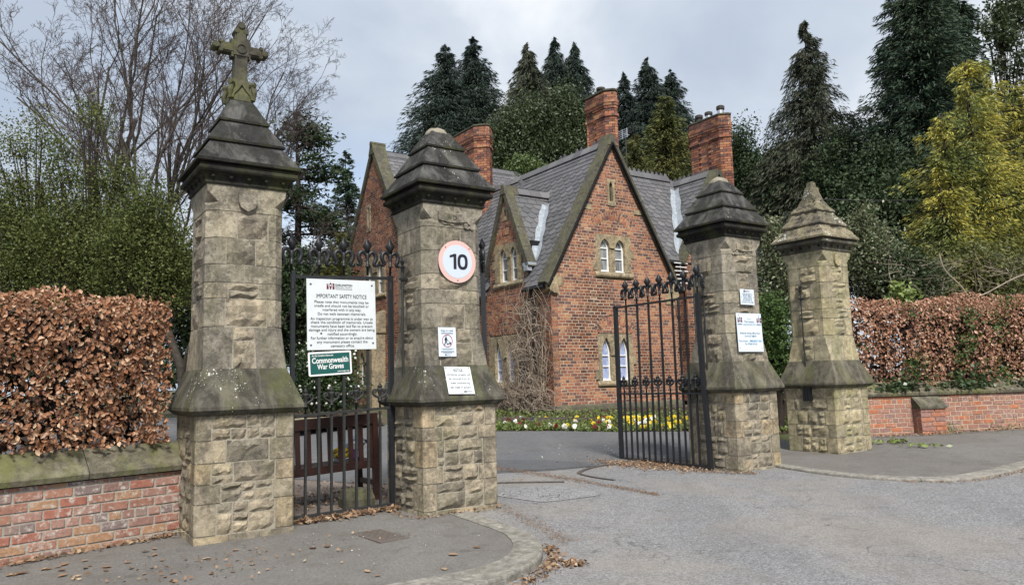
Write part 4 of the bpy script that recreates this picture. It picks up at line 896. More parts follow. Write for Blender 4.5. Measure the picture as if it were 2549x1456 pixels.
def brick_rows(x0, x1, z0, z1, ok, ch, L, r, bond=4):
    rows, strips = [], []; k = 0; z = z0
    while z < z1-0.02:
        zt = min(z+ch, z1); zm = (z+zt)/2; hd = (k % bond == bond-1); st = L/2 if hd else L; o = (L/4 if hd else (L/2 if k % 2 else 0.0))
        for a, b in intervals(x0, x1, ok, zm):
            strips.append((a, b, z, zt)); i = math.floor((a-x0-o)/st)
            while True:
                p = max(a, x0+o+i*st); q = min(b, x0+o+(i+1)*st)
                if p >= b-0.02: break
                if q-p > 0.03: rows.append((p, q, z, zt))
                i += 1
        z = zt; k += 1
    return rows, strips

# ------------------------------------------------------------------ boundary walls
def boundary_wall(label, origin, rz, x0, x1, z0f, z1f, mat, jm, cop, r):
    t = thing('boundary_wall', label, 'wall', (origin[0], origin[1], 0), rz, 'brick boundary walls')
    mb = MB(); mb.b2((x0, 0.008, z0f-0.3), (x1, 0.30, z1f-0.01)); mb.obj('mortar', M_[jm], t)
    rows, _ = brick_rows(x0, x1, z0f, z1f, lambda x, z: True, 0.0865, 0.236, r)
    for (a, b, c, d) in rows:
        o = inst('brick', r.choice(BR[mat]), t, ((a+b)/2, 0.05+r.uniform(-0.004, 0.004), (c+d)/2), (r.uniform(-0.01, 0.01), r.uniform(-0.012, 0.012), r.uniform(-0.008, 0.008)), (b-a-0.016, 0.10, d-c-0.016))
    x = x1
    while x > x0+0.05:
        l = min(cop*r.uniform(0.85, 1.15), x-x0); a, b = x-l+0.004, x-0.004; m2 = MB(); rs = []
        for q in range(7):
            xx = a+(b-a)*q/6; dz = 0.006*mnoise.noise((xx*3, 0, rz)); dy = 0.008*mnoise.noise((xx*4, 5, rz))
            rs.append([Vector((xx, -0.035+dy, z1f+0.004)), Vector((xx, -0.045+dy, z1f+0.05+dz)), Vector((xx, -0.03+dy, z1f+0.075+dz)), Vector((xx, 0.16, z1f+0.265+dz)), Vector((xx, 0.20, z1f+0.27+dz)), Vector((xx, 0.36, z1f+0.10)), Vector((xx, 0.36, z1f+0.004))])
        m2.rings(rs); m2.obj('coping_stone', M_['coping'], t); x -= l
    return t
boundary_wall('low red brick wall with mossy stone coping left of the cross pillar', (-3.27, 7.66), R(48.1), -3.6, 0.02, -0.05, 0.605, 'wall_brick', 'dark_joint', 1.05, random.Random(3))
rw = boundary_wall('red brick wall with stone coping and sloping buttress along the right pavement', (6.42, 14.30), R(10.9), 0.0, 6.2, 0.155, 0.90, 'wall_brick2', 'mortar', 1.6, random.Random(4))
bt = MB(); X0, X1 = 1.08, 1.62
rr = random.Random(9)
bb = MB(); bb.b2((X0+0.01, -0.19, 0.0), (X1-0.01, 0.02, 0.72)); bb.obj('buttress_core', M_['mortar'], rw)
for k in range(6):
    z = 0.16+k*0.0865; L_ = [(X0, X0+0.30), (X0+0.30, X1)] if k % 2 else [(X0, X0+0.22), (X0+0.22, X1)]
    for a, b in L_: inst('brick', rr.choice(BR['wall_brick2']), rw, ((a+b)/2, -0.155, z+0.043), (0, 0, rr.uniform(-0.01, 0.01)), (b-a-0.011, 0.10, 0.0755))
    for s in (X0, X1): inst('brick', rr.choice(BR['wall_brick2']), rw, (s+(0.048 if s == X0 else -0.048), -0.05, z+0.043), (0, 0, math.pi/2), (0.10, 0.105, 0.0755))
cp = MB(); cp.rings([[Vector((x, y, z)) for y, z in ((-0.23, 0.66), (-0.225, 0.70), (0.0, 0.89), (0.0, 0.66))] for x in (X0-0.02, X1+0.02)]); cp.obj('buttress_cap', M_['ledge_clean'], rw)

# ------------------------------------------------------------------ lodge house
HK = Vector((1.1076, 21.5, 0))
house = thing('lodge_house', 'red brick gabled lodge with steep slate roofs and tall chimneys behind the gates', 'house', HK, GA)
def h2w(x, y, z): return HK+gu*x+gv*y+Vector((0, 0, z))
ZG = 0.42
W1 = 4.95; RID = 8.62; EAV = 4.36; SL = (RID-EAV)/(W1/2)
bricks_all = []                       # (size on screen, centre, rotz, L, D, H)
mortar_mb = MB()
def in_arch(x, z, cx, cz, ri, ro): 
    d = math.hypot(x-cx, z-cz); return ri < d < ro and R(43) < math.atan2(z-cz, x-cx) < R(137)
def add_face(org, ax, nrm, x0, x1, z0, z1, ok, r, vis=True, proud=0.004, L=0.242, ch=0.0897, strips=True):
    """brick a wall face: org + ax*x, outward normal nrm (local)"""
    rows, st = brick_rows(x0, x1, z0, z1, ok, ch, L, r)
    rz = math.atan2(ax.y, ax.x)
    for a, b, c, d in rows:
        p = org+ax*((a+b)/2)+nrm*(proud-0.05+r.uniform(-0.003, 0.003)); p = Vector((p.x, p.y, (c+d)/2))
        w = h2w(p.x, p.y, p.z); u_, v_ = to_px(w); dist = w.length
        view = max(0.05, (-w+Vector((0, 0, EYE))).normalized().dot(gu*nrm.x+gv*nrm.y))
        hid = not (1216 < u_ < 1704 and 300 < v_ < 1030) or not vis
        bricks_all.append(((0 if hid else 1)*(b-a)*view/dist**2+r.random()*1e-9, p, rz, b-a-0.016, 0.10, d-c-0.016))
    if strips:
        for a, b, c, d in st:
            P = [org+ax*a, org+ax*b]
            q = [Vector((P[i].x, P[i].y, z))+nrm*o for o in (0.0, -0.24) for i in (0, 1) for z in (c, d)]
            mortar_mb.add(q, [(0, 2, 3, 1), (0, 4, 6, 2), (1, 3, 7, 5), (0, 1, 5, 4), (2, 6, 7, 3)])
def voussoirs(org, ax, nrm, cx, cz, ri, ro, a0, a1, n, r):
    rz = math.atan2(ax.y, ax.x)
    for k in range(n):
        a = a0+(a1-a0)*(k+0.5)/n; rm = (ri+ro)/2
        for rad, ln in (((ri+ro)/2, ro-ri-0.012),) if k % 2 else (((ri*0.72+ro*0.28), (ro-ri)*0.54-0.008), ((ri*0.22+ro*0.78), (ro-ri)*0.42-0.008)):
            x = cx+rad*math.cos(a); z = cz+rad*math.sin(a); p = org+ax*x+nrm*(-0.044)
            o = inst('arch_brick', r.choice(BR['brick']), house, (p.x, p.y, z), (0, 0, 0), (ln, 0.10, (a1-a0)/n*-1*rm-0.010 if a1 < a0 else (a1-a0)/n*rm-0.010))
            o.rotation_euler = (Matrix.Rotation(rz, 3, 'Z') @ Matrix.Rotation(-a, 3, 'Y')).to_euler()
    # mortar behind the arch
    N_ = 24; ring = []
    pts = [(cx+ro*math.cos(a0+(a1-a0)*i/N_), cz+ro*math.sin(a0+(a1-a0)*i/N_)) for i in range(N_+1)]+[(cx+ri*math.cos(a1+(a0-a1)*i/N_), cz+ri*math.sin(a1+(a0-a1)*i/N_)) for i in range(N_+1)]
    for i in range(N_):
        q = [pts[i], pts[i+1], pts[2*N_-i], pts[2*N_+1-i]]
        mortar_mb.add([Vector(((org+ax*x).x, (org+ax*x).y, z)) for x, z in q], [(0, 1, 2, 3)])

def lancet_group(name, org, ax, nrm, lights, zs, zsp, zap, surr, head, fill, bars, fmat='white', quoins=True):
    """stone surround with pointed lights; lights: (x0,x1); surr: (x0,x1,z0,z1)"""
    def W(x, z, o): p = org+ax*x+nrm*o; return Vector((p.x, p.y, z))
    s = thing_part(name)
    sx0, sx1, sz0, sz1 = surr; front, back = 0.018, -0.20
    fn = lambda p, q, t_: W(p, q, t_)
    def block(a, b, c, d, f=front, nm='surround_stone'):
        m = MB(); m.prism([(a+0.003, c+0.003), (b-0.003, c+0.003), (b-0.003, d-0.003), (a+0.003, d-0.003)], fn, f, back); m.obj(nm, M_['dressing'], s)
    edges = [sx0]+[e for l in lights for e in l]+[sx1]
    for i in range(0, len(edges), 2):
        a, b = edges[i], edges[i+1]
        n = 3 if i in (0, len(edges)-2) else 1
        for k in range(n):
            block(a, b, zs+(zsp-zs)*k/n, zs+(zsp-zs)*(k+1)/n, front if i in (0, len(edges)-2) else -0.02, 'jamb_stone' if n == 3 else 'mullion')
    # arched head, cut into one block for each light
    mids = [sx0]+[(lights[i][1]+lights[i+1][0])/2 for i in range(len(lights)-1)]+[sx1]
    for i, (a, b) in enumerate(lights):
        c = (a+b)/2; hw = (b-a)/2; N_ = 7
        rr_ = ((zap-zsp)**2+hw**2)/(2*hw)                # pointed arch radius
        L_ = []; 
        for k in range(N_+1):
            th = math.acos(max(-1, min(1, (rr_-hw)/rr_)))*k/N_
            L_.append((a+rr_-rr_*math.cos(th), zsp+rr_*math.sin(th)))
        Rr = [(2*c-x, z) for x, z in L_]
        m = MB(); m.prism(L_+[(c, sz1), (mids[i], sz1), (mids[i], zsp)], fn, front, back); m.prism([(mids[i+1], zsp), (mids[i+1], sz1), (c, sz1)]+Rr[::-1], fn, front, back)
        m.obj('arched_head', M_['dressing'], s)
        # sash
        fo = -0.075; wv = 0.048
        wnd = MB(); fr = [W(x, z, fo) for x, z in [(a, zs)]+L_+Rr[-2::-1]+[(b, zs)]]
        inner = [(c+(x-c)*(1-wv/hw), z-(0 if z <= zsp+0.001 else wv*0.8)) for x, z in L_]
        o_path = [(a, zs)]+L_+[(2*c-x, z) for x, z in L_[-2::-1]]+[(b, zs)]
        i_path = [(a+wv, zs+wv)]+inner+[(2*c-x, z) for x, z in inner[-2::-1]]+[(b-wv, zs+wv)]
        n = len(o_path); vs = [W(x, z, fo) for x, z in o_path]+[W(x, z, fo) for x, z in i_path]+[W(x, z, fo-0.05) for x, z in i_path]
        fs = [(k, (k+1) % n, n+(k+1) % n, n+k) for k in range(n)]+[(n+k, n+(k+1) % n, 2*n+(k+1) % n, 2*n+k) for k in range(n)]
        wnd.add(vs, fs)
        wo = wnd.obj('window', M_[fmat], house)
        for zb_ in bars:
            m = MB(); m.prism([(a+wv, zb_-0.016), (b-wv, zb_-0.016), (b-wv, zb_+0.016), (a+wv, zb_+0.016)], fn, fo-0.002, fo-0.034); m.obj('glazing_bar', M_[fmat], wo)
        m = MB(); m.add([W(x, z, fo-0.035) for x, z in i_path], [tuple(range(n))]); m.obj('pane', M_[fill], wo)
        m = MB(); m.prism([(a-0.0, zs-0.035), (b, zs-0.035), (b, zs+0.002), (a, zs+0.002)], fn, fo+0.05, fo-0.05); m.obj('window_board', M_[fmat], wo)
    # sill
    m = MB(); m.rings([[W(x, z, o) for o, z in ((0.05, zs-0.155), (0.06, zs-0.11), (0.012, zs-0.01), (-0.14, zs), (-0.14, zs-0.2), (0.0, zs-0.2))] for x in (sx0-0.06, sx1+0.06)]); m.obj('sill', M_['dressing'], s)
    if quoins:
        for k, z in enumerate((zs+0.02, zs+(zsp-zs)*0.62)):
            hq = 0.26
            for sgn, xe in ((-1, sx0), (1, sx1)):
                a, b = (xe-0.13, xe) if sgn < 0 else (xe, xe+0.13)
                if (k+(sgn > 0)) % 2 == 0: block(a, b, z, z+hq, front, 'quoin_stone')
    return s
def thing_part(name):
    o = bpy.data.objects.new(name, None); o.empty_display_size = 0.1; return link(o, house)

X = Vector((1, 0, 0)); Y = Vector((0, 1, 0)); NY = Vector((0, -1, 0)); NX = Vector((-1, 0, 0)); O = Vector((0, 0, 0))
rh = random.Random(21)
# --- front gable (faces the drive, looking to the right of the camera)
def g1_ok(x, z):
    if not (0 <= x <= W1): return False
    if z > EAV and (z > EAV+(x-0.05)*SL or z > EAV+(W1-0.05-x)*SL): return False
    if 1.66 < x < 3.04 and 1.10 < z < 2.70: return False
    if 1.54 < x < 1.68 and (1.30 < z < 1.58): return False
    if 3.02 < x < 3.16 and (1.76 < z < 2.05): return False
    if 1.72 < x < 3.12 and 4.38 < z < 5.71: return False
    if 2.27 < x < 2.57 and 6.62 < z < 7.46: return False
    if in_arch(x, z, 2.36, 2.13, 0.87, 1.11) or in_arch(x, z, 2.42, 5.30, 0.90, 1.13): return False
    for a, b, c, d in ((1.23, 1.62, 6.42, 6.58), (3.33, 3.66, 6.44, 6.60), (0.0, 0.42, 4.05, 4.36), (4.55, 4.95, 3.65, 4.20), (0.0, 0.28, 3.80, 4.05)):
        if a < x < b and c < z < d: return False
    return True
add_face(O, X, NY, 0.0, W1, 0.66, RID, g1_ok, rh)
voussoirs(O, X, NY, 2.36, 2.13, 0.87, 1.11, R(137), R(43), 17, rh); voussoirs(O, X, NY, 2.42, 5.30, 0.90, 1.13, R(137), R(43), 17, rh)
lancet_group('lower_front_window', O, X, NY, [(1.80, 2.16), (2.50, 2.86)], 1.33, 2.06, 2.60, (1.66, 3.04, 1.30, 2.70), 0, 'lace', [1.74, 2.06])
lancet_group('upper_front_window', O, X, NY, [(1.90, 2.27), (2.50, 2.87)], 4.58, 5.30, 5.58, (1.72, 3.12, 4.56, 5.71), 0, 'drape', [4.98, 5.30])
def stone_block(a, b, c, d, org, ax, nrm, nm='quoin_stone', f=0.018, back=-0.12, mat='dressing'):
    m = MB(); m.prism([(a+0.004, c+0.004), (b-0.004, c+0.004), (b-0.004, d-0.004), (a+0.004, d-0.004)], lambda p, q, t_: Vector(((org+ax*p+nrm*t_).x, (org+ax*p+nrm*t_).y, q)), f, back)
    return m.obj(nm, M_[mat], house)
for a, b, c, d in ((1.23, 1.62, 6.42, 6.58), (3.33, 3.66, 6.44, 6.60), (0.0, 0.42, 4.05, 4.36), (4.55, 4.95, 3.65, 4.20), (0.0, 0.28, 3.80, 4.05)): stone_block(a, b, c, d, O, X, NY)
def slit(org, ax, nrm, x0, x1, z0, z1, nm):
    f = lambda p, q, t_: Vector(((org+ax*p+nrm*t_).x, (org+ax*p+nrm*t_).y, q)); c = (x0+x1)/2; e = (x1-x0)*0.22
    m = MB(); m.prism([(x0, z0), (x1, z0), (x1, z1), (x0, z1)], f, -0.10, -0.16)
    m.prism([(x0, z0), (c-e, z0+0.14), (c-e, z1-0.18), (c, z1-0.06), (c, z1), (x0, z1)], f, 0.02, -0.12); m.prism([(x1, z0), (x1, z1), (c, z1), (c, z1-0.06), (c+e, z1-0.18), (c+e, z0+0.14)], f, 0.02, -0.12); m.prism([(x0, z0), (x1, z0), (c+e, z0+0.14), (c-e, z0+0.14)], f, 0.02, -0.12)
    o = m.obj(nm, M_['dressing'], house); m = MB(); m.prism([(c-e, z0+0.1), (c+e, z0+0.1), (c+e, z1-0.05), (c-e, z1-0.05)], f, -0.09, -0.11); m.obj('slit_opening', M_['interior'], o)
slit(O, X, NY, 2.27, 2.57, 6.62, 7.46, 'slit_window')
# --- side wall with its dormer gable (faces left of the camera)
DC, DH, DZ0, DZA = 2.22, 1.0, 5.02, 7.18; DSL = (DZA-DZ0)/DH
def side_ok(x, z):
    if z > EAV:
        if abs(x-DC) > DH: return False
        if z > DZ0 and z > DZ0+(DH-abs(x-DC))*DSL: return False
    if 1.30 < x < 3.36 and 1.16 < z < 2.78: return False
    if 1.36 < x < 2.92 and 4.22 < z < 5.62: return False
    if 2.10 < x < 2.36 and 6.36 < z < 6.80: return False
    if in_arch(x, z, 2.34, 2.25, 1.02, 1.27) or in_arch(x, z, 2.22, 5.18, 0.72, 0.95): return False
    return True
add_face(O, Y, NX, 0.0, 6.7, 0.66, DZA, side_ok, rh)
voussoirs(O, Y, NX, 2.34, 2.25, 1.02, 1.27, R(137), R(43), 19, rh); voussoirs(O, Y, NX, 2.22, 5.18, 0.72, 0.95, R(135), R(45), 13, rh)
lancet_group('lower_side_window', O, Y, NX, [(1.36, 1.70), (2.02, 2.36), (2.68, 3.02)], 1.36, 2.10, 2.62, (1.30, 3.36, 1.34, 2.78), 0, 'lace', [1.72, 2.06], quoins=False)
lancet_group('dormer_window', O, Y, NX, [(1.66, 2.02), (2.24, 2.60)], 4.44, 5.18, 5.48, (1.40, 2.90, 4.42, 5.62), 0, 'drape', [4.82, 5.18])
slit(O, Y, NX, 2.10, 2.36, 6.36, 6.80, 'dormer_slit_window')
# --- plinth, unseen dark cores added to block light inside
m = MB(); pr_ = [(0.0, ZG-0.3), (0.10, ZG-0.3), (0.10, 0.52), (0.075, 0.60), (0.0, 0.66)]
m.rings([[Vector((x, -o, z)) for o, z in pr_] for x in (-0.10, W1+0.1)]); m.rings([[Vector((-o, y, z)) for o, z in pr_] for y in (-0.10, 6.8)]); m.obj('plinth', M_['gable_coping'], house)
m = MB(); f = lambda p, q, t_: Vector((p, t_, q))
m.prism([(0.28, ZG-0.2), (W1-0.02, ZG-0.2), (W1-0.02, EAV-0.1), (W1/2, RID-0.35), (0.28, EAV+0.25)], f, 0.28, 10); m.b2((0.27, DC-DH+0.05, 3.5), (2.2, DC+DH-0.05, 5.6)); m.b2((0.28, DC-0.35, 5.6), (2.0, DC+0.35, 6.3)); m.obj('light_block_core', M_['interior'], house)
# --- rear cross wing with the left gable
GX, GV, GHW, GAP, GEV = -1.0, 10.0, 3.3, 10.5, 5.45; GSL = (GAP-GEV)/GHW
def g2_ok(x, z):
    if abs(x-GV) > GHW: return False
    if z > GEV and z > GEV+(GHW-0.05-abs(x-GV))*GSL: return False
    if 9.95 < x < 11.75 and 1.1 < z < 2.85: return False
    if 9.0 < x < 11.0 and 4.6 < z < 6.35: return False
    if 10.35 < x < 10.72 and 7.4 < z < 8.5: return False
    if in_arch(x, z, 10.0, 5.95, 1.0, 1.28): return False
    return True
G2O = Vector((GX, 0, 0))
add_face(G2O, Y, NX, GV-GHW, GV+GHW, 0.6, GAP, g2_ok, rh, vis=False)
voussoirs(G2O, Y, NX, 10.0, 5.95, 1.0, 1.28, R(137), R(43), 21, rh)
lancet_group('left_gable_lower_window', G2O, Y, NX, [(10.25, 10.72), (11.0, 11.47)], 1.32, 2.25, 2.70, (9.95, 11.75, 1.30, 2.85), 0, 'glass', [1.75, 2.2], quoins=False)
lancet_group('left_gable_upper_window', G2O, Y, NX, [(9.25, 9.75), (10.2, 10.7)], 4.85, 5.7, 6.1, (9.0, 11.0, 4.83, 6.35), 0, 'drape', [5.3], quoins=False)
slit(G2O, Y, NX, 10.35, 10.72, 7.4, 8.5, 'left_gable_slit_window')
m = MB(); m.prism([(GV-GHW+0.26, 0.2), (GV+GHW-0.26, 0.2), (GV+GHW-0.26, GEV-0.1), (GV, GAP-0.5), (GV-GHW+0.26, GEV-0.1)], lambda p, q, t_: Vector((t_, p, q)), GX+0.26, 6.0); m.b2((GX, GV-GHW, 0.2), (6.0, GV-GHW+0.1, GEV)); m.obj('light_block_core', M_['interior'], house)
# front wall of the rear wing and its brick
add_face(Vector((GX, GV-GHW, 0)), X, NY, 0.0, 1.0, 0.6, GEV, lambda x, z: True, rh, vis=False)
m = MB(); m.b2((GX-0.55, 9.05, 0.3), (GX, 9.55, 3.3)); m.prism([(GX-0.62, 3.3), (GX, 3.3), (GX, 4.15), (GX-0.06, 4.15)], lambda p, q, t_: Vector((p, t_, q)), 9.0, 9.6); m.obj('buttress', M_['dressing'], house)
m = MB(); m.b2((GX-0.09, GV-GHW, 0.2), (GX+0.1, GV+GHW, 0.62)); m.obj('plinth', M_['gable_coping'], house)
# --- right wing (front wall set back) and the far right gable
W3V = 0.45
add_face(Vector((W1, W3V, 0)), X, NY, 0.0, 0.9, 0.6, 5.25, lambda x, z: True, rh, vis=True)
m = MB(); m.b2((W1-0.1, W3V+0.2, 0.2), (5.9, 4.2, 5.3)); m.prism([(0.4, 5.3), (4.2, 5.3), (2.3, 8.4)], lambda p, q, t_: Vector((t_, p, q)), 3.4, 7.4); m.obj('light_block_core', M_['interior'], house)
W4U, W4H, W4V = 7.45, 1.80, 0.12; W4R, W4E = 8.38, 5.30; W4S = (W4R-W4E)/W4H
add_face(Vector((0, W4V, 0)), X, NY, W4U-W4H, W4U+W4H, 0.6, W4R, lambda x, z: z < W4E+(W4H-abs(x-W4U))*W4S, rh, vis=False)
add_face(Vector((W4U-W4H, 0, 0)), Y, NX, W4V, W3V+0.02, 0.6, 5.2, lambda x, z: True, rh, vis=False)
m = MB(); m.prism([(W4U-W4H+0.1, 0.2), (W4U+W4H-0.1, 0.2), (W4U+W4H-0.1, W4E-0.1), (W4U, W4R-0.3), (W4U-W4H+0.1, W4E-0.1)], f, W4V+0.2, 4.0); m.obj('light_block_core', M_['interior'], house)
mortar_mb.obj('mortar', M_['mortar'], house)
# --- bricks: the 300 that show largest singly, the rest as one part
bricks_all.sort(key=lambda q: -q[0])
rest = MB()
for i, (_, p, rz_, L_, D_, H_) in enumerate(bricks_all):
    if i < 300: inst('brick', rh.choice(BR['brick']), house, p, (rh.uniform(-0.008, 0.008), rh.uniform(-0.008, 0.008), rz_), (L_, D_, H_))
    else: rest.box(p, (L_*rh.uniform(0.98, 1.0), D_, H_*rh.uniform(0.95, 1.0)), Matrix.Rotation(rz_+rh.uniform(-0.01, 0.01), 3, 'Z'))
tag(rest.obj('brickwork', M_['brick'], house), kind='stuff')

# --- slates
def slate_mesh(kind):
    w, l, th = 0.318, 0.40, 0.016
    if kind: pts = [(-w/2, l), (-w/2, 0.125), (-w*0.44, 0.065), (-w*0.27, 0.018), (0, 0.0), (w*0.27, 0.018), (w*0.44, 0.065), (w/2, 0.125), (w/2, l)]
    else: pts = [(-w/2, l), (-w/2, 0.0), (w/2, 0.0), (w/2, l)]
    m = MB(); n = len(pts); t_ = lambda y: 0.034*(1-y/l)
    vs = [Vector((x, y, t_(y)+th)) for x, y in pts]+[Vector((x, y, t_(y))) for x, y in pts]
    m.add(vs, [tuple(range(n-1, -1, -1))]+[(i, i+1, n+i+1, n+i) for i in range(n-1)]); return m
SLM = [slate_mesh(0), slate_mesh(1)]; SLD = [s_.mesh('slate', M_['slate']) for s_ in SLM]
slates_all = []
def roof_slope(org, along, up, n_along, length, ok, flat_lo=1, flat_hi=3, gauge=0.19, w=0.335, vis=True):
    """org: eave corner; along, up: unit vectors in the slope; length: slope length"""
    nrm = along.cross(up); 
    if nrm.z < 0: nrm = -nrm
    rows = int(length/gauge); B = Matrix((along, up, nrm)).transposed()
    if B.determinant() < 0: B = Matrix((-along, up, nrm)).transposed()
    for k in range(rows):
        kind = 0 if (k < flat_lo or k >= rows-flat_hi or k in (rows//2,)) else 1
        x = (k % 2)*w/2-w/2
        while x < n_along+w/2:
            p = org+along*(x+w/2)+up*(k*gauge)
            c_ = p+up*0.12
            if ok(c_) and -0.02 <= x+w/2 <= n_along+0.02:
                wpt = h2w(*c_); u_, v_ = to_px(wpt); view = max(0.05, (Vector((0, 0, EYE))-wpt).normalized().dot(gu*nrm.x+gv*nrm.y+Vector((0, 0, nrm.z))))
                hid = not (1215 < u_ < 1720 and 330 < v_ < 720) or not vis
                slates_all.append(((0 if hid else 1)*view/wpt.length**2+rh.random()*1e-9, p+nrm*0.012, B, kind))
            x += w
roofm = MB()
def deck(pts, th=0.07):
    n_ = (Vector(pts[1])-Vector(pts[0])).cross(Vector(pts[2])-Vector(pts[0])).normalized()
    if n_.z < 0: n_ = -n_
    P = [Vector(p) for p in pts]; k = len(P)
    roofm.add([p for p in P]+[p-n_*th for p in P], [tuple(range(k)), tuple(range(2*k-1, k-1, -1))]+[(i, i+k, (i+1) % k+k, (i+1) % k) for i in range(k)])
OV = 0.17
up1 = Vector((W1/2, 0, RID-EAV)).normalized(); e1 = Vector((-OV, 0.22, EAV-OV*SL))
Ls = Vector((W1/2+OV, 0, (W1/2+OV)*SL)).length
def dorm_z(y): return DZA+0.12-abs(y-DC)*DSL
def main_ok(p):
    if p.x < W1/2 and abs(p.y-DC) < DH+0.16:
        if p.x < 0.02 and abs(p.y-DC) < DH+0.13: return False
        if dorm_z(p.y) > p.z-0.05: return False
    return p.y < 9.6
roof_slope(e1, Y, up1, 7.3, Ls-0.05, main_ok)
# deck of the main slope, cut round the dormer
dz = lambda x: EAV+x*SL
xa = (DZA+0.12-EAV)/SL; xb = (DZ0-EAV)/SL
yl, yr = DC-DH-0.14, DC+DH+0.14
deck([(-OV, 0.22, dz(-OV)), (W1/2, 0.22, RID), (W1/2, yl, RID), (-OV, yl, dz(-OV))]); deck([(-OV, yr, dz(-OV)), (W1/2, yr, RID), (W1/2, 9.8, RID), (-OV, 9.8, dz(-OV))])
deck([(xa, yl, dz(xa)), (W1/2, yl, RID), (W1/2, yr, RID), (xa, yr, dz(xa))]); deck([(xb-0.05, yl, dz(xb-0.05)), (xa, yl, dz(xa)), (xa, DC, dz(xa))]); deck([(xb-0.05, yr, dz(xb-0.05)), (xa, DC, dz(xa)), (xa, yr, dz(xa))])
deck([(W1/2, 0.22, RID), (W1+OV, 0.22, dz(-OV)), (W1+OV, 9.8, dz(-OV)), (W1/2, 9.8, RID)])
# dormer roof
dup_ = Vector((0, DH+0.14, (DH+0.14)*DSL)); dl = dup_.length; dup = dup_.normalized(); zE = DZ0+0.12-0.14*DSL
def dorm_ok(p): return p.z > EAV+p.x*SL+0.0 and p.x > 0.2
roof_slope(Vector((0.22, DC-DH-0.14, zE)), X, dup, 2.0, dl-0.05, dorm_ok, 1, 2)
roof_slope(Vector((0.22, DC+DH+0.14, zE)), X, Vector((0, -dup.y, dup.z)), 2.0, dl-0.05, dorm_ok, 1, 2, vis=False)
deck([(0.2, DC-DH-0.14, zE), (xb+0.15, DC-DH-0.14, zE), (xa+0.05, DC, DZA+0.12), (0.2, DC, DZA+0.12)]); deck([(0.2, DC+DH+0.14, zE), (0.2, DC, DZA+0.12), (xa+0.05, DC, DZA+0.12), (xb+0.15, DC+DH+0.14, zE)])
# rear wing roof
gup_ = Vector((0, GHW+OV, (GHW+OV)*GSL)); gl = gup_.length; gup = gup_.normalized(); zG = GEV-OV*GSL
roof_slope(Vector((GX+0.24, GV-GHW-OV, zG)), X, gup, 6.8, gl-0.05, lambda p: p.z > (EAV+p.x*SL if p.x < W1/2 else EAV+(W1-p.x)*SL) or p.x < -0.2 or p.x > W1, 1, 3)
roof_slope(Vector((GX+0.24, GV+GHW+OV, zG)), X, Vector((0, -gup.y, gup.z)), 6.8, gl-0.05, lambda p: True, 1, 3, vis=False)
deck([(GX+0.2, GV-GHW-OV, zG), (6.1, GV-GHW-OV, zG), (6.1, GV, GAP), (GX+0.2, GV, GAP)]); deck([(GX+0.2, GV+GHW+OV, zG), (GX+0.2, GV, GAP), (6.1, GV, GAP), (6.1, GV+GHW+OV, zG)])
# right wing roof
w3e = Vector((3.2, 0.22, 5.12)); w3r = Vector((3.2, 2.28, 8.58)); w3u = (w3r-w3e); w3l = w3u.length; w3u = w3u.normalized(); W3S = (8.58-5.12)/(2.28-0.22)
w3z = lambda y: 5.12+(y-0.22)*W3S; w4z = lambda x: W4R-abs(x-W4U)*W4S
roof_slope(w3e, X, w3u, 4.3, w3l-0.05, lambda p: p.z > EAV+(W1-p.x)*SL+0.02 and (p.x < W4U-W4H-0.1 or p.z > w4z(p.x)-0.02) and p.x > W1/2, 1, 3)
deck([(4.5, 0.22, 5.12), (5.6, 0.22, 5.12), (7.4, 2.28, 8.58), (2.6, 2.28, 8.58)]); deck([(7.4, 4.4, 5.0), (4.5, 4.4, 5.0), (2.6, 2.28, 8.58), (7.4, 2.28, 8.58)])
w4u = Vector((W4H+OV, 0, (W4H+OV)*W4S)); w4l = w4u.length; w4u = w4u.normalized()
roof_slope(Vector((W4U-W4H-OV, W4V+0.22, W4E-OV*W4S)), Y, w4u, 2.6, w4l-0.05, lambda p: p.z > w3z(p.y)-0.02 or p.y < 0.5, 1, 3)
deck([(W4U-W4H-OV, W4V+0.2, W4E-OV*W4S), (W4U, W4V+0.2, W4R), (W4U, 3.6, W4R), (W4U-W4H-OV, 3.6, W4E-OV*W4S)]); deck([(W4U+W4H+OV, W4V+0.2, W4E-OV*W4S), (W4U+W4H+OV, 3.6, W4E-OV*W4S), (W4U, 3.6, W4R), (W4U, W4V+0.2, W4R)])
roofm.obj('roof', M_['slate'], house)
slates_all.sort(key=lambda q: -q[0]); rest = MB()
for i, (_, p, B, kd) in enumerate(slates_all):
    jit = Matrix.Rotation(rh.uniform(-0.02, 0.02), 3, 'Z')
    if i < 300:
        o = inst('slate', SLD[kd], house, p); o.rotation_euler = (B @ jit).to_euler()
    else: rest.add([B @ jit @ Vector(q) + p for q in SLM[kd].v], SLM[kd].f)
tag(rest.obj('slating', M_['slate'], house), kind='stuff')

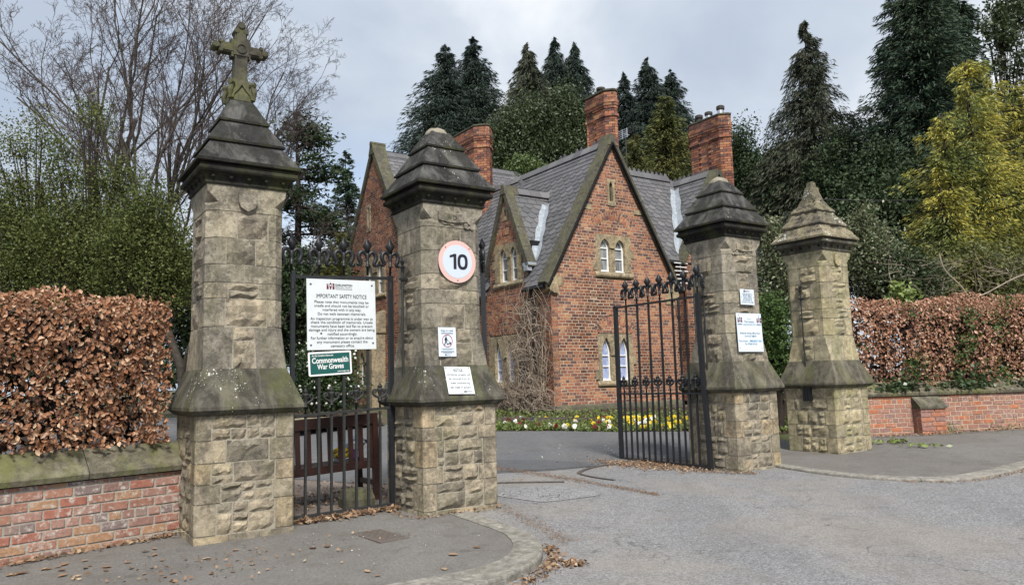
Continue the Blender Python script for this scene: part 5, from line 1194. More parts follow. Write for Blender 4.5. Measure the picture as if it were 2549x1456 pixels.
# --- stone copings on the gables, kneelers, ridges
def coping(a, b, wdir, w0, w1, th, n, mat='gable_coping'):
    """slabs from a to b (points on the top of the wall), width along wdir from w0 to w1"""
    a = Vector(a); b = Vector(b); d = b-a; wd_ = Vector(wdir); nn = d.normalized().cross(wd_).normalized()
    if nn.z < 0: nn = -nn
    for k in range(n):
        p = a+d*(k/n); q = a+d*((k+1)/n)-d.normalized()*0.006; m = MB(); j = rh.uniform(-0.006, 0.006)
        m.add([p+wd_*w0-nn*0.05, q+wd_*w0-nn*0.05, q+wd_*w1-nn*0.05, p+wd_*w1-nn*0.05, p+wd_*w0+nn*(th+j), q+wd_*w0+nn*(th+j), q+wd_*w1+nn*(th+j), p+wd_*w1+nn*(th+j)], [(0, 3, 2, 1), (4, 5, 6, 7), (0, 1, 5, 4), (1, 2, 6, 5), (2, 3, 7, 6), (3, 0, 4, 7)])
        m.obj('gable_coping', M_[mat], house)
T = 0.13
coping((-0.16, 0, dz(-0.16)), (W1/2, 0, RID+0.04), Y, -0.10, 0.27, T, 5); coping((W1+0.16, 0, dz(-0.16)), (W1/2, 0, RID+0.04), Y, -0.10, 0.27, T, 5)
mb = MB(); mb.prism([(W1/2-0.2, RID-0.1), (W1/2+0.2, RID-0.1), (W1/2+0.05, RID+0.27), (W1/2-0.05, RID+0.27)], f, -0.115, 0.40); mb.obj('apex_stone', M_['gable_coping'], house)
# dark iron edging along the front of the main gable coping
mb = MB()
for s in (0, 1):
    a = Vector((-0.16 if s == 0 else W1+0.16, -0.11, dz(-0.16)-0.06)); b = Vector((W1/2, -0.11, RID-0.02)); mb.tube([a, b], 0.045, 5)
mb.obj('gable_gutter_edge', M_['dull_black'], house)
for s in (0, 1):
    x = -0.16 if s == 0 else W1+0.16; k = 1 if s == 0 else -1
    mb = MB(); mb.prism([(x, 4.10), (x+k*0.06, 3.92), (x+k*0.22, 3.84), (x+k*0.36, 3.84), (x+k*0.36, 4.40), (x, 4.16)], f, -0.09, 0.30); mb.obj('kneeler', M_['dressing'], house)
yv = lambda p, q, t_: Vector((t_, p, q))
coping((0, DC-DH-0.20, zE-0.12), (0, DC, DZA+0.10), X, -0.09, 0.24, 0.10, 4); coping((0, DC+DH+0.20, zE-0.12), (0, DC, DZA+0.10), X, -0.09, 0.24, 0.10, 4)
mb = MB(); mb.prism([(DC-0.14, DZA), (DC+0.14, DZA), (DC+0.07, DZA+0.30), (DC-0.07, DZA+0.30)], yv, -0.11, 0.42); mb.obj('apex_stone', M_['gable_coping'], house)
coping((GX, GV-GHW-0.2, GEV-0.2*GSL), (GX, GV, GAP+0.04), X, -0.10, 0.42, 0.14, 6); coping((GX, GV+GHW+0.2, GEV-0.2*GSL), (GX, GV, GAP+0.04), X, -0.10, 0.42, 0.14, 6)
mb = MB(); mb.prism([(GV-0.26, GAP-0.1), (GV+0.26, GAP-0.1), (GV+0.1, GAP+0.3), (GV-0.1, GAP+0.3)], yv, -0.12+GX, 0.45+GX); mb.tube([(GX-0.14, GV, GAP+0.32), (GX+0.47, GV, GAP+0.32)], 0.11, 8); mb.obj('apex_stone', M_['gable_coping'], house)
coping((W4U-W4H-0.16, W4V, W4E-0.16*W4S), (W4U, W4V, W4R+0.03), Y, -0.10, 0.27, 0.12, 4); coping((W4U+W4H+0.16, W4V, W4E-0.16*W4S), (W4U, W4V, W4R+0.03), Y, -0.10, 0.27, 0.12, 4)
def crest_mesh(crest):
    m = MB(); L_ = 0.44
    m.rings([[Vector((x, y, z)) for y, z in ((-0.17, -0.17), (-0.155, -0.13), (-0.02, 0.07), (0.02, 0.07), (0.155, -0.13), (0.17, -0.17))] for x in (0.003, L_-0.003)])
    if crest:
        for k in range(2):
            c_ = L_*(0.25+0.5*k)
            m.prism([(c_-0.10, 0.05), (c_-0.06, 0.09), (c_-0.075, 0.13), (c_-0.03, 0.135), (c_, 0.19), (c_+0.03, 0.135), (c_+0.075, 0.13), (c_+0.06, 0.09), (c_+0.10, 0.05)], lambda p, q, t_: Vector((p, t_, q)), -0.014, 0.014)
    return m.mesh('ridge_tile', M_['slate'])
CR = [crest_mesh(0), crest_mesh(1)]
def ridge(p, d, L_, z, crest=lambda k: 0):
    n = int(L_/0.44); rz_ = math.atan2(d.y, d.x)
    for k in range(n): q = p+d*(k*0.44); inst('ridge_tile', CR[crest(k)], house, (q.x, q.y, z), (rh.uniform(-0.01, 0.01), rh.uniform(-0.01, 0.01), rz_))
ridge(Vector((W1/2, 0.40, 0)), Y, 7.6, RID+0.06, lambda k: 1 if k in (0, 2, 4) else 0); ridge(Vector((GX+0.45, GV, 0)), X, 6.6, GAP+0.05); ridge(Vector((3.3, 2.28, 0)), X, 4.2, 8.64, lambda k: 1)
ridge(Vector((W4U, W4V+0.30, 0)), Y, 2.3, W4R+0.06, lambda k: 1); ridge(Vector((0.42, DC, 0)), X, 1.4, DZA+0.20)
mb = MB(); mb.prism([(0.55, DZA+0.22), (0.60, DZA+0.42), (0.50, DZA+0.46), (0.60, DZA+0.52), (0.64, DZA+0.64), (0.68, DZA+0.52), (0.78, DZA+0.46), (0.68, DZA+0.42), (0.73, DZA+0.22)], f, DC-0.02, DC+0.02); mb.obj('ridge_crest', M_['slate'], house)
# lead valleys
def lead(p0, p1, w, nm='lead_valley'):
    """sheet lead dressed into a valley: one flap on each slope"""
    p0 = Vector(p0); p1 = Vector(p1); m = MB(); rs = []
    for i in range(13):
        p = p0.lerp(p1, i/12); ww = w*(0.85+0.3*math.sin(i*2.3)**2); j = 0.015*math.sin(i*1.7)
        rs.append([p+Vector((0, -ww, 0.15+j)), p+Vector((-0.03, -0.03, 0.10)), p+Vector((-ww*0.9, 0, 0.15-j)), p+Vector((-ww*0.4, -ww*0.4, -0.05))])
    m.rings(rs); return m.obj(nm, M_['lead'], house)
def valley_d(t_): y = DC-DH-0.14+t_*(DH+0.14); z = zE+t_*(DZA+0.12-zE); return ((z-EAV)/SL, y, z+0.03)
lead(valley_d(0.02), valley_d(0.80), 0.20)
mb = MB(); q = valley_d(0.0); mb.box((0.06, DC-DH-0.12, zE-0.02), (0.30, 0.30, 0.10)); mb.box((-0.02, DC-DH-0.14, zE-0.14), (0.16, 0.2, 0.16)); mb.obj('lead_gutter_box', M_['lead'], house)
lead((W4U-(W4R-5.35)/W4S, 0.36, 5.35), (W4U-(W4R-8.0)/W4S, 1.94, 8.0), 0.24)
# gutters and downpipes
def gutter(a, b, nm='gutter'):
    m = MB(); m.tube([a, b], 0.06, 8); return m.obj(nm, M_['black'], house)
gutter((-OV-0.04, 0.05, dz(-OV)-0.05), (-OV-0.04, DC-DH-0.12, dz(-OV)-0.05)); gutter((-OV-0.04, DC+DH+0.15, dz(-OV)-0.05), (-OV-0.04, 6.7, dz(-OV)-0.05)); gutter((4.9, 0.16, 5.07), (6.6, 0.16, 5.07))
def downpipe(pts, rad=0.045):
    m = MB(); m.tube(catmull(pts, 4), rad, 8); o = m.obj('downpipe', M_['black'], house)
    for z in (1.2, 2.2, 3.2):
        c_ = Vector(pts[-1]); m = MB(); m.lathe([(rad*1.35, 0), (rad*1.35, 0.09)], 8); m.obj('pipe_collar', M_['black'], o, (c_.x, c_.y, z))
downpipe([(-OV, 0.78, 4.0), (-0.12, 0.80, 3.8), (-0.075, 0.80, 3.5), (-0.075, 0.80, 0.4)])
downpipe([(W1+0.2, -0.02, 4.05), (W1+0.12, -0.03, 3.8), (W1+0.10, -0.05, 3.5), (W1+0.10, -0.05, 0.4)])
mb = MB(); mb.rings([sq(0.07, 0), sq(0.13, 0.10), sq(0.14, 0.22)]); mb.obj('hopper', M_['black'], house, (W1+0.2, -0.04, 4.02))

# --- chimneys
def chimney(name, x0, x1, y0, y1, zb_, zt, c, panels, pots, r):
    """brick stack with canted ends; the long faces carry recessed panels"""
    s = thing_part('chimney'); ch = 0.0897; n = int((zt-zb_)/ch)
    def plan(o):
        k = c+o*0.41; return [Vector(p) for p in ((x0-o, y1+o-k, 0), (x0-o, y0-o+k, 0), (x0-o+k, y0-o, 0), (x1+o-k, y0-o, 0), (x1+o, y0-o+k, 0), (x1+o, y1+o-k, 0), (x1+o-k, y1+o, 0), (x0-o+k, y1+o, 0))]
    cor = MB(); cor.rings([[p+Vector((0, 0, z)) for p in plan(-0.07)] for z in (zb_, zt)]); cor.obj('stack_core', M_['mortar'], s)
    m = MB(); mm = MB()
    for k in range(n):
        z = zb_+k*ch; o = 0.0; q_ = n-1-k
        if q_ < 3: o = 0.02
        elif q_ == 3: o = 0.055
        elif q_ == 4: o = 0.04
        elif q_ == 5: o = 0.02
        elif q_ == 8: o = 0.04
        elif k < 6: o = 0.13*(1-k/6.0)
        P = plan(o)
        mm.rings([[p+Vector((0, 0, zz_)) for p in plan(o-0.055 if 6 <= k < n-5 else o-0.012)] for zz_ in (z, z+ch)])
        for e in range(8):
            a_, b_ = P[e], P[(e+1) % 8]; d = b_-a_; L_ = d.length
            if L_ < 0.03: continue
            t_ = d/L_; nn = Vector((t_.y, -t_.x, 0))
            if nn.dot((a_+b_)/2-Vector(((x0+x1)/2, (y0+y1)/2, 0))) < 0: nn = -nn
            st = 0.236; p_ = 0.0 if k % 2 else -st/2; rz_ = math.atan2(t_.y, t_.x)
            while p_ < L_-0.02:
                f0 = max(0, p_); f1 = min(L_, p_+st); p_ += st
                if f1-f0 < 0.035: continue
                rec = 0.0
                if e in (0, 4) and 6 <= k < n-5:
                    fr = (f0+f1)/2/L_
                    for g0, g1 in panels:
                        if g0 < fr < g1: rec = 0.045
                cpt = a_+t_*((f0+f1)/2)+nn*(-0.05-rec+r.uniform(-0.003, 0.003)); m.box((cpt.x, cpt.y, z+ch/2), (f1-f0-0.014, 0.10, ch-0.014), Matrix.Rotation(rz_, 3, 'Z'))
    mm.obj('stack_joints', M_['mortar'], s); tag(m.obj('brickwork', M_['brick'], s), kind='stuff')
    cm_ = MB(); cm_.rings([[p+Vector((0, 0, z)) for p in plan(o)] for o, z in ((0.01, zt-0.02), (0.035, zt), (0.035, zt+0.05), (-0.06, zt+0.09))]); cm_.obj('chimney_cap', M_['gable_coping'], s)
    for (f_, h_, kd) in pots:
        p = MB(); c_ = Vector(((x0+x1)/2, y0+(y1-y0)*f_, zt+0.10)); p.lathe([(0.12, 0), (0.11, h_*0.6)], 12); po = p.obj('flue', M_['steel'] if kd else M_['clay'], s, c_)
        p = MB(); p.lathe([(0.13, h_*0.5), (0.15, h_*0.6), (0.15, h_*0.9), (0.1, h_), (0.0, h_)], 12); p.obj('cowl', M_['clay'], po)
    return s
chimney('front', 3.0, 3.56, 0.56, 1.92, 6.3, 10.66, 0.22, [(0.0, 0.45)], [(0.5, 0.22, 0)], rh)
chimney('rear', 1.6, 2.4, 6.3, 9.0, 6.2, 11.0, 0.34, [(0.3, 0.7)], [], rh)
chimney('right', 8.3, 8.9, 0.38, 2.26, 6.4, 10.74, 0.25, [(0.34, 0.62)], [(0.2, 0.34, 1), (0.5, 0.28, 1), (0.75, 0.30, 0)], rh)

# --- aerials
w = h2w(5.15, 2.15, 8.5)
ae = thing('tv_aerial', 'grid television aerial on a thin mast above the lodge roof ridge', 'aerial', w, GA)
mb = MB(); mb.tube([(0, 0, 0), (0, 0, 1.55)], 0.022, 6); mb.obj('mast', M_['wire'], ae)
mb = MB()
for k in range(5): mb.box((-0.15, 0, 1.28+0.07*k), (0.02, 0.50, 0.02))
for s in (-0.24, 0, 0.24): mb.box((-0.15, s, 1.42), (0.025, 0.025, 0.34))
mb.box((0, 0, 1.45), (0.34, 0.03, 0.03)); mb.obj('grid', M_['steel'], ae)
mb = MB(); mb.box((0.14, 0, 1.55), (0.3, 0.04, 0.03)); [mb.box((0.02+0.06*k, 0, 1.57), (0.015, 0.30, 0.015)) for k in range(5)]; mb.obj('rods', M_['wire'], ae)
w = h2w(5.40, 0.24, 4.75)
ae = thing('yagi_aerial', 'small white rod aerial under the right eave of the lodge', 'aerial', w, GA)
mb = MB(); mb.box((0, 0, 0), (0.03, 0.03, 0.75)); mb.obj('mast', M_['steel'], ae, (0, -0.12, -0.1))
mb = MB(); [mb.box((0, -0.16, -0.35+0.13*k), (0.62 if k % 2 else 0.5, 0.022, 0.028)) for k in range(6)]; mb.obj('rods', M_['white'], ae)
# ------------------------------------------------------------------ vegetation helpers
def unit(a): return a/np.maximum(1e-9, np.linalg.norm(a, axis=-1, keepdims=True))
def sprays(C, D, L, W, curl=0.0, rg=nrng):
    """one kite-shaped leaf or spray for each centre C, pointing along D"""
    n = len(C); rnd_ = unit(rg.normal(size=(n, 3))); S = unit(np.cross(D, rnd_)); Nn = np.cross(S, D)
    L = np.broadcast_to(np.asarray(L, float), (n,))[:, None]; W = np.broadcast_to(np.asarray(W, float), (n,))[:, None]
    a = C-D*L*0.5; b = C+D*L*0.5; m = C-D*L*0.05
    V = np.stack([a, m+S*W*0.5+Nn*W*curl, b, m-S*W*0.5+Nn*W*curl], 1).reshape(-1, 3)
    F = np.arange(4*n).reshape(n, 4); return V, F
def seg_mesh(P0, P1, R0, R1, k):
    P0, P1 = np.asarray(P0, float), np.asarray(P1, float); n = len(P0); d = unit(P1-P0)
    ref = np.where(np.abs(d[:, 2:3]) < 0.9, np.array([[0, 0, 1.0]]), np.array([[1.0, 0, 0]])); a = unit(np.cross(d, ref)); b = np.cross(d, a)
    ang = 2*np.pi*np.arange(k)/k; ring = a[:, None]*np.cos(ang)[None, :, None]+b[:, None]*np.sin(ang)[None, :, None]
    V = np.concatenate([P0[:, None]+ring*np.asarray(R0)[:, None, None], P1[:, None]+ring*np.asarray(R1)[:, None, None]], 1).reshape(-1, 3)
    i = np.arange(k); q = np.stack([i, (i+1) % k, (i+1) % k+k, i+k], 1); F = (q[None]+(np.arange(n)*2*k)[:, None, None]).reshape(-1, 4); return V, F
def tree_root(name, label, cat, x, y, group=None): return thing(name, label, cat, (x, y, g(y)-0.03), 0, group)
def trunk(t, h, r0, r1, mat, lean=0.0, rg=nrng):
    mb = MB(); n = 7; pts = [(lean*(i/n)**2+0.05*h*0.1*math.sin(i*1.7), 0.03*h*0.1*math.cos(i*2.1), h*i/n) for i in range(n+1)]
    mb.tube(pts, [r0+(r1-r0)*i/n for i in range(n+1)], 8); return mb.obj('trunk', M_[mat], t, smooth=True)

def conifer(label, xp, yt, Yd, rad_px, mat, nb=900, per=14, L=0.42, W=0.13, droop=0.35, power=0.8, z0=0.02, seed=0, name='conifer_tree', lift=0.15, hang=0.22, flat=0.24, group=None, jag=0.42, tip=0.12):
    """boughs spiral round the trunk; each is an arching axis clothed in hanging sprays"""
    rg = np.random.default_rng(1000+seed); T_ = px_at(xp, yt, Yd); base = g(Yd)-0.03; h = T_.z-base; rad = rad_px*Yd/FPX; x = T_.x
    t = tree_root(name, label, 'tree', x, Yd, group); trunk(t, h*0.98, max(0.12, h*0.013), 0.015, 'darkbark')
    u = 1-np.power(rg.uniform(0.0, 1.0, nb), 0.66); u = z0+(1-z0)*u; az = rg.uniform(0, 2*np.pi, nb)
    lob = 1+jag*0.6*np.sin(az*2+u*7+seed)+jag*0.5*np.sin(az*3-u*19+seed*2)
    R_ = rad*np.power(np.clip(1-u, 0, 1), power)*(0.6+0.4*np.abs(lob))*rg.uniform(0.62, 1.0+jag*0.45, nb)+tip
    s = np.power(rg.uniform(0.02, 1.0, (nb, per)), 0.75); o = np.stack([np.cos(az), np.sin(az), np.zeros(nb)], 1); pr = np.stack([-np.sin(az), np.cos(az), np.zeros(nb)], 1)
    lat = rg.normal(size=(nb, per))*flat*(1.12-s)*R_[:, None]*0.9+rg.normal(size=(nb, per))*0.04
    hg_ = rg.exponential(hang, (nb, per))*np.minimum(1.0, 0.25+R_/1.5)[:, None]
    C = o[:, None]*(R_[:, None]*s)[..., None]+pr[:, None]*lat[..., None]
    C[..., 2] = (u*h)[:, None]+lift*R_[:, None]*s-droop*R_[:, None]*s**2-hg_*0.8-np.abs(lat)*0.35
    D = unit(o[:, None]*(0.55+0.5*s[..., None])+pr[:, None]*np.sign(lat)[..., None]*0.35+np.array([0, 0, -0.35-0.9*droop])+rg.normal(size=C.shape)*0.28)
    C = C.reshape(-1, 3); D = D.reshape(-1, 3); sc = rg.uniform(0.5, 1.3, len(C))
    V, F = sprays(C, D, L*sc, W*sc, 0.15, rg); inst('crown', np_mesh('crown', V, F, M_[mat]), t)
    k = rg.permutation(nb)[:min(nb, 160)]; A = np.stack([0*u[k], 0*u[k], u[k]*h], 1); B_ = o[k]*(R_[k]*0.8)[:, None]+np.stack([0*u[k], 0*u[k], u[k]*h+(lift*0.8-droop*0.64)*R_[k]], 1)
    V, F = seg_mesh(A, B_, np.full(len(k), 0.03), np.full(len(k), 0.01), 4); tag(inst('limbs', np_mesh('limbs', V, F, M_['darkbark']), t), kind='stuff')
    return t
def leafy(label, blobs, Yd, mat, n, leaf, name='evergreen_bush', cat='bush', clumps=60, seed=0, cl=0.22, tr=True, hollow=0.55, group=None, xp0=None, stemtop=0.55, up=0.0):
    """crown made of blobs given in picture pixels (x, y, rx, ry) at depth Yd, filled with clumps of leaves"""
    rg = np.random.default_rng(3000+seed); B = []
    for q in blobs: p = px_at(q[0], q[1], Yd); B.append((p.x, p.z, q[2]*Yd/FPX, q[3]*Yd/FPX, q[4] if len(q) > 4 else 1.0))
    x0 = B[0][0] if xp0 is None else px_at(xp0, 900, Yd).x; base = g(Yd)-0.03
    t = tree_root(name, label, cat, x0, Yd, group); area = np.array([b[2]*b[3]*b[4] for b in B]); area = area/area.sum(); Cs = []
    for b, a in zip(B, area):
        m = max(4, int(clumps*a)); d = unit(rg.normal(size=(m, 3))); rr_ = hollow+(1-hollow)*rg.uniform(0, 1, m)**0.6
        c = d*rr_[:, None]*np.array([b[2], min(b[2], b[3])*0.8, b[3]])*rg.uniform(0.85, 1.12, m)[:, None]; c[:, 0] += b[0]-x0; c[:, 2] += b[1]-base; Cs.append(c)
    Cc = np.concatenate(Cs); Cc = Cc[Cc[:, 2] > 0.1]; per = max(1, n//len(Cc))
    C = (Cc[:, None]+rg.normal(size=(len(Cc), per, 3))*cl*rg.uniform(0.6, 1.3, (len(Cc), 1, 1))).reshape(-1, 3); C = C[C[:, 2] > 0.05]
    D = unit(rg.normal(size=C.shape)+np.array([0, 0, up])); sc = rg.uniform(0.65, 1.3, len(C)); V, F = sprays(C, D, leaf*sc, leaf*0.52*sc, 0.2, rg)
    inst('crown', np_mesh('crown', V, F, M_[mat]), t)
    if tr:
        mb = MB(); hh = max(b[1]+b[3]*0.3 for b in B)-base
        mb.tube([(0, 0, 0), (0.03*hh, 0, hh*0.3), (0.0, 0.02*hh, hh*stemtop)], [0.03*hh**0.6+0.04, 0.02*hh**0.6+0.03, 0.03], 7); mb.obj('trunk', M_['darkbark'], t)
        sg0, sg1 = [], []
        for c in Cc[::2]:
            k = Vector((0, 0, min(hh*stemtop, max(0.1, c[2]*0.6)))); sg0.append(k); sg1.append(c)
        V, F = seg_mesh(np.array(sg0), np.array(sg1), np.full(len(sg0), 0.022*max(1, leaf*6)), np.full(len(sg0), 0.008), 4); tag(inst('limbs', np_mesh('limbs', V, F, M_['darkbark']), t), kind='stuff')
    return t

def bare_tree(label, xb, Yd, h, seed, kids=(8, 6, 5, 4, 4, 3), ang0=0.40, width=1.0, r0=0.15, fork=0.25, bias=(0, 0)):
    rd = random.Random(seed); t = tree_root('bare_tree', label, 'tree', xb, Yd, 'leafless trees'); segs = {0: [], 1: []}
    LV = len(kids)
    def grow(p, d, L_, r, lv):
        n = 5 if lv < 2 else (4 if lv < 4 else (3 if lv < 5 else 2)); pts = [p]; dirs = [d]
        for i in range(n):
            j = 0.10 if lv == 0 else 0.16+0.03*lv
            d = (d+Vector((rd.gauss(0, j), rd.gauss(0, j), rd.gauss(0, j*0.6)+(0.09 if lv < 3 else 0.06)))).normalized(); p = p+d*(L_/n); pts.append(p); dirs.append(d)
        rs = [max(0.0038, r*(1-0.55*i/n)) for i in range(n+1)]
        segs[0 if lv < 3 else 1].extend((pts[i], pts[i+1], rs[i], rs[i+1]) for i in range(n))
        if lv >= LV: return
        k = kids[lv]
        for q in range(k):
            f_ = (fork if lv == 0 else 0.22)+(1-(fork if lv == 0 else 0.22))*(q+rd.random())/k; i = min(n-1, int(f_*n)); fr = f_*n-i; b = pts[i].lerp(pts[i+1], fr); dd = dirs[i+1]
            a = rd.gauss(ang0+0.05*lv, 0.10); ax = dd.orthogonal().normalized(); ax.rotate(Matrix.Rotation(q*2.4+rd.uniform(-0.5, 0.5), 3, dd)); nd = dd.copy(); nd.rotate(Matrix.Rotation(a, 3, ax))
            nd = Vector((nd.x*width+bias[0]*0.12, nd.y+bias[1], nd.z)).normalized()
            ln = L_*(0.74 if lv == 0 else 0.60)*rd.uniform(0.7, 1.1)*(1-0.35*f_*(lv > 0)); grow(b, nd, ln, rs[i]*(0.54 if lv else 0.52), lv+1)
    grow(Vector((0, 0, 0)), Vector((0.02, 0, 1)), h*0.62, r0, 0)
    for k, nm, sides, mt in ((0, 'trunk', 6, 'bark'), (1, 'crown', 3, 'twig')):
        A = segs[k]; V, F = seg_mesh(np.array([a[0] for a in A]), np.array([a[1] for a in A]), np.array([a[2] for a in A]), np.array([a[3] for a in A]), sides); inst(nm, np_mesh(nm, V, F, M_[mt], True), t)
    return t

def copy_tree(src, label, xp, yt, Yd, rot, sx=1.0):
    """another individual of the same kind: shared crown meshes, own size, turn and place"""
    T_ = px_at(xp, yt, Yd); base = g(Yd)-0.03; top = max(v.co.z for v in [c for c in src.children if c.name.startswith('trunk')][0].data.vertices)/0.98
    k = (T_.z-base)/top; t = thing(src.name.split('.')[0], label, src['category'], (T_.x, Yd, base), rot, src.get('group')); t.scale = (k*sx, k*sx, k)
    for c in list(src.children):
        d = c.copy(); COL.objects.link(d); d.parent = t
    return t

# ------------------------------------------------------------------ trees
cg = 'tall dark cypresses behind the lodge'
cyA = conifer('left leader of the dark cypress pair above the 10 sign pillar', 1108, 112, 47, 400, 'cypress', 800, 72, 0.34, 0.055, 0.30, 0.88, z0=0.5, seed=1, name='cypress_tree', group=cg, hang=0.30)
copy_tree(cyA, 'right leader of the dark cypress pair above the rear lodge chimney', 1176, 92, 48, 2.1, 0.92)
conifer('brownish drooping cypress left of the front lodge chimney, the leftmost of three tips', 1312, 108, 46, 330, 'cypress_brown', 560, 85, 0.40, 0.05, 0.62, 0.88, z0=0.5, seed=3, name='cypress_tree', group=cg, jag=0.6, hang=0.5, lift=0.35)
cyB = conifer('tall drooping cypress in the middle behind the lodge ridge', 1380, 92, 48, 295, 'cypress', 560, 85, 0.40, 0.05, 0.62, 0.88, z0=0.5, seed=4, name='cypress_tree', group=cg, jag=0.55, hang=0.5, lift=0.35)
copy_tree(cyB, 'drooping cypress just left of the front lodge chimney top', 1428, 104, 48, 2.6, 1.0)
conifer('narrow cypress tip just right of the front lodge chimney', 1551, 180, 50, 245, 'cypress', 420, 66, 0.34, 0.055, 0.32, 0.88, z0=0.5, seed=6, name='cypress_tree', group=cg, hang=0.3)
cyC = conifer('broad dark cypress between the front and right lodge chimneys', 1612, 142, 50, 350, 'cypress', 700, 76, 0.34, 0.055, 0.32, 0.88, z0=0.5, seed=7, name='cypress_tree', group=cg, hang=0.3)
copy_tree(cyC, 'dark cypress left of the right lodge chimney', 1668, 172, 51, 1.7, 1.0)
conifer('bronze green conifer behind the television aerial', 1655, 238, 41, 150, 'bronze', 560, 70, 0.28, 0.06, 0.10, 0.6, z0=0.3, seed=9, name='bronze_conifer', lift=0.30, jag=0.7)
conifer('lower bronze green conifer above the cresting of the lodge roof', 1580, 320, 40, 95, 'bronze', 380, 60, 0.28, 0.06, 0.10, 0.55, z0=0.3, seed=10, name='bronze_conifer', lift=0.30, jag=0.7)
leafy('round green bush left of the rear lodge chimney top', [(1255, 390, 55, 70), (1290, 330, 40, 60)], 39, 'bushgreen', 14000, 0.16, seed=1, clumps=70, cl=0.42, group='green bushes behind the lodge')
leafy('broad green bush behind the lodge ridge', [(1345, 370, 70, 90), (1330, 310, 40, 60)], 39.5, 'bushgreen', 18000, 0.16, seed=2, clumps=90, cl=0.42, group='green bushes behind the lodge')
leafy('pointed green bush left of the front lodge chimney', [(1420, 340, 55, 90), (1405, 285, 26, 60)], 40, 'bushgreen', 16000, 0.16, seed=3, clumps=80, cl=0.40, group='green bushes behind the lodge')
leafy('low bright ivy clump showing above the lodge roof ridge', [(1308, 425, 45, 28), (1285, 440, 30, 20)], 33.4, 'ivy', 3500, 0.14, name='ivy_clump', seed=4, clumps=40, cl=0.2)
# right-hand trees
conifer('solitary drooping spruce with open branches against the sky', 2003, 48, 35, 310, 'cypress_brown', 600, 112, 0.30, 0.045, 0.55, 0.9, z0=0.25, seed=11, name='spruce_tree', lift=0.38, hang=0.42, flat=0.16, jag=0.6)
conifer('huge dark redwood on the right reaching past the top of the picture', 2262, -150, 30, 215, 'darktree', 1350, 76, 0.28, 0.05, 0.22, 0.5, z0=0.25, seed=12, name='redwood_tree', lift=0.18, hang=0.22, jag=0.5)
conifer('second dark redwood stem crowding the right side of the huge redwood', 2370, -60, 32, 130, 'darktree', 700, 72, 0.28, 0.05, 0.22, 0.55, z0=0.25, seed=13, name='redwood_tree', lift=0.18, hang=0.22, jag=0.5)
yg = 'dark yews below the tall trees'
for k, (lb, bl, Yd) in enumerate([('dark yew right of the right lodge chimney', [(1868, 480, 60, 110), (1850, 380, 40, 70)], 41), ('dark yew at the foot of the open spruce', [(1965, 520, 85, 120), (1940, 430, 60, 70)], 36), ('dark yew above the crumbling pillar cap', [(2075, 500, 80, 150), (2095, 410, 55, 90)], 33), ('dark yew filling the gap under the huge redwood', [(2165, 560, 75, 140), (2190, 450, 60, 90)], 29), ('dark yew behind the golden conifer', [(2270, 560, 90, 150), (2310, 470, 70, 120)], 27)]):
    leafy(lb, bl, Yd, 'yew', 20000, 0.16, name='yew_tree', cat='tree', seed=20+k, clumps=110, cl=0.36, group=yg, hollow=0.3)
gg = 'golden conifers over the right hedge'
conifer('largest golden yellow conifer over the right hedge', 2400, 132, 21.5, 150, 'golden', 330, 95, 0.15, 0.036, 0.25, 0.5, seed=14, name='golden_conifer', lift=0.22, hang=0.22, group=gg, jag=1.0, flat=0.22)
conifer('golden conifer leader between the largest and the cut-off one', 2462, 165, 22.2, 145, 'golden', 290, 95, 0.15, 0.036, 0.25, 0.45, seed=28, name='golden_conifer', lift=0.22, hang=0.22, group=gg, jag=1.1, flat=0.24)
conifer('lopsided golden conifer left of the largest one', 2345, 270, 21.0, 115, 'golden', 240, 90, 0.15, 0.036, 0.25, 0.42, seed=29, name='golden_conifer', lift=0.22, hang=0.22, group=gg, jag=1.2, flat=0.24)
conifer('golden conifer cut by the right edge of the picture', 2525, 190, 22.5, 135, 'golden', 310, 95, 0.15, 0.036, 0.25, 0.5, seed=15, name='golden_conifer', lift=0.22, hang=0.22, group=gg, jag=1.0, flat=0.22)
conifer('lower golden conifer leaning left over the grey-green holly', 2335, 390, 20.5, 85, 'golden', 240, 100, 0.15, 0.035, 0.25, 0.5, seed=16, name='golden_conifer', lift=0.22, hang=0.2, group=gg, jag=1.0, flat=0.22)
leafy('tall airy evergreen cut by the top right corner of the picture', [(2515, 130, 45, 90), (2540, 30, 60, 80), (2480, 70, 30, 40), (2545, 300, 40, 120), (2500, 20, 30, 40)], 29, 'bushgreen', 6500, 0.17, name='evergreen_tree', cat='tree', seed=30, clumps=95, cl=0.26, hollow=0.2, xp0=2560, stemtop=0.9)
leafy('pale variegated holly between the two right-hand pillars', [(1925, 640, 40, 75), (1935, 720, 45, 60), (1905, 590, 22, 45), (1895, 800, 40, 70)], 18.5, 'varholly', 9000, 0.085, name='holly_bush', seed=31, clumps=90, cl=0.17, group='grey-green hollies')
leafy('grey-green holly right of the crumbling-cap pillar', [(2160, 620, 62, 75), (2195, 690, 60, 70), (2140, 560, 30, 45)], 18.0, 'varholly', 10000, 0.085, name='holly_bush', seed=32, clumps=100, cl=0.17, group='grey-green hollies')
leafy('darker low holly tucked behind the right hedge', [(2250, 690, 60, 60), (2300, 700, 50, 45)], 17.5, 'bushgreen', 6000, 0.085, name='holly_bush', seed=33, clumps=70, cl=0.16, group='grey-green hollies')
leafy('small bright laurel shoot above the right hedge', [(2243, 728, 30, 20)], 15.9, 'laurel', 220, 0.13, name='laurel_shoot', cat='plant', seed=34, clumps=14, cl=0.09)
leafy('clipped dark green conifer bush between the two right-hand pillars', [(1925, 830, 48, 90), (1940, 900, 50, 60), (1905, 780, 30, 40)], 15.6, 'hedgegreen', 9000, 0.075, seed=35, clumps=120, cl=0.13, hollow=0.5)
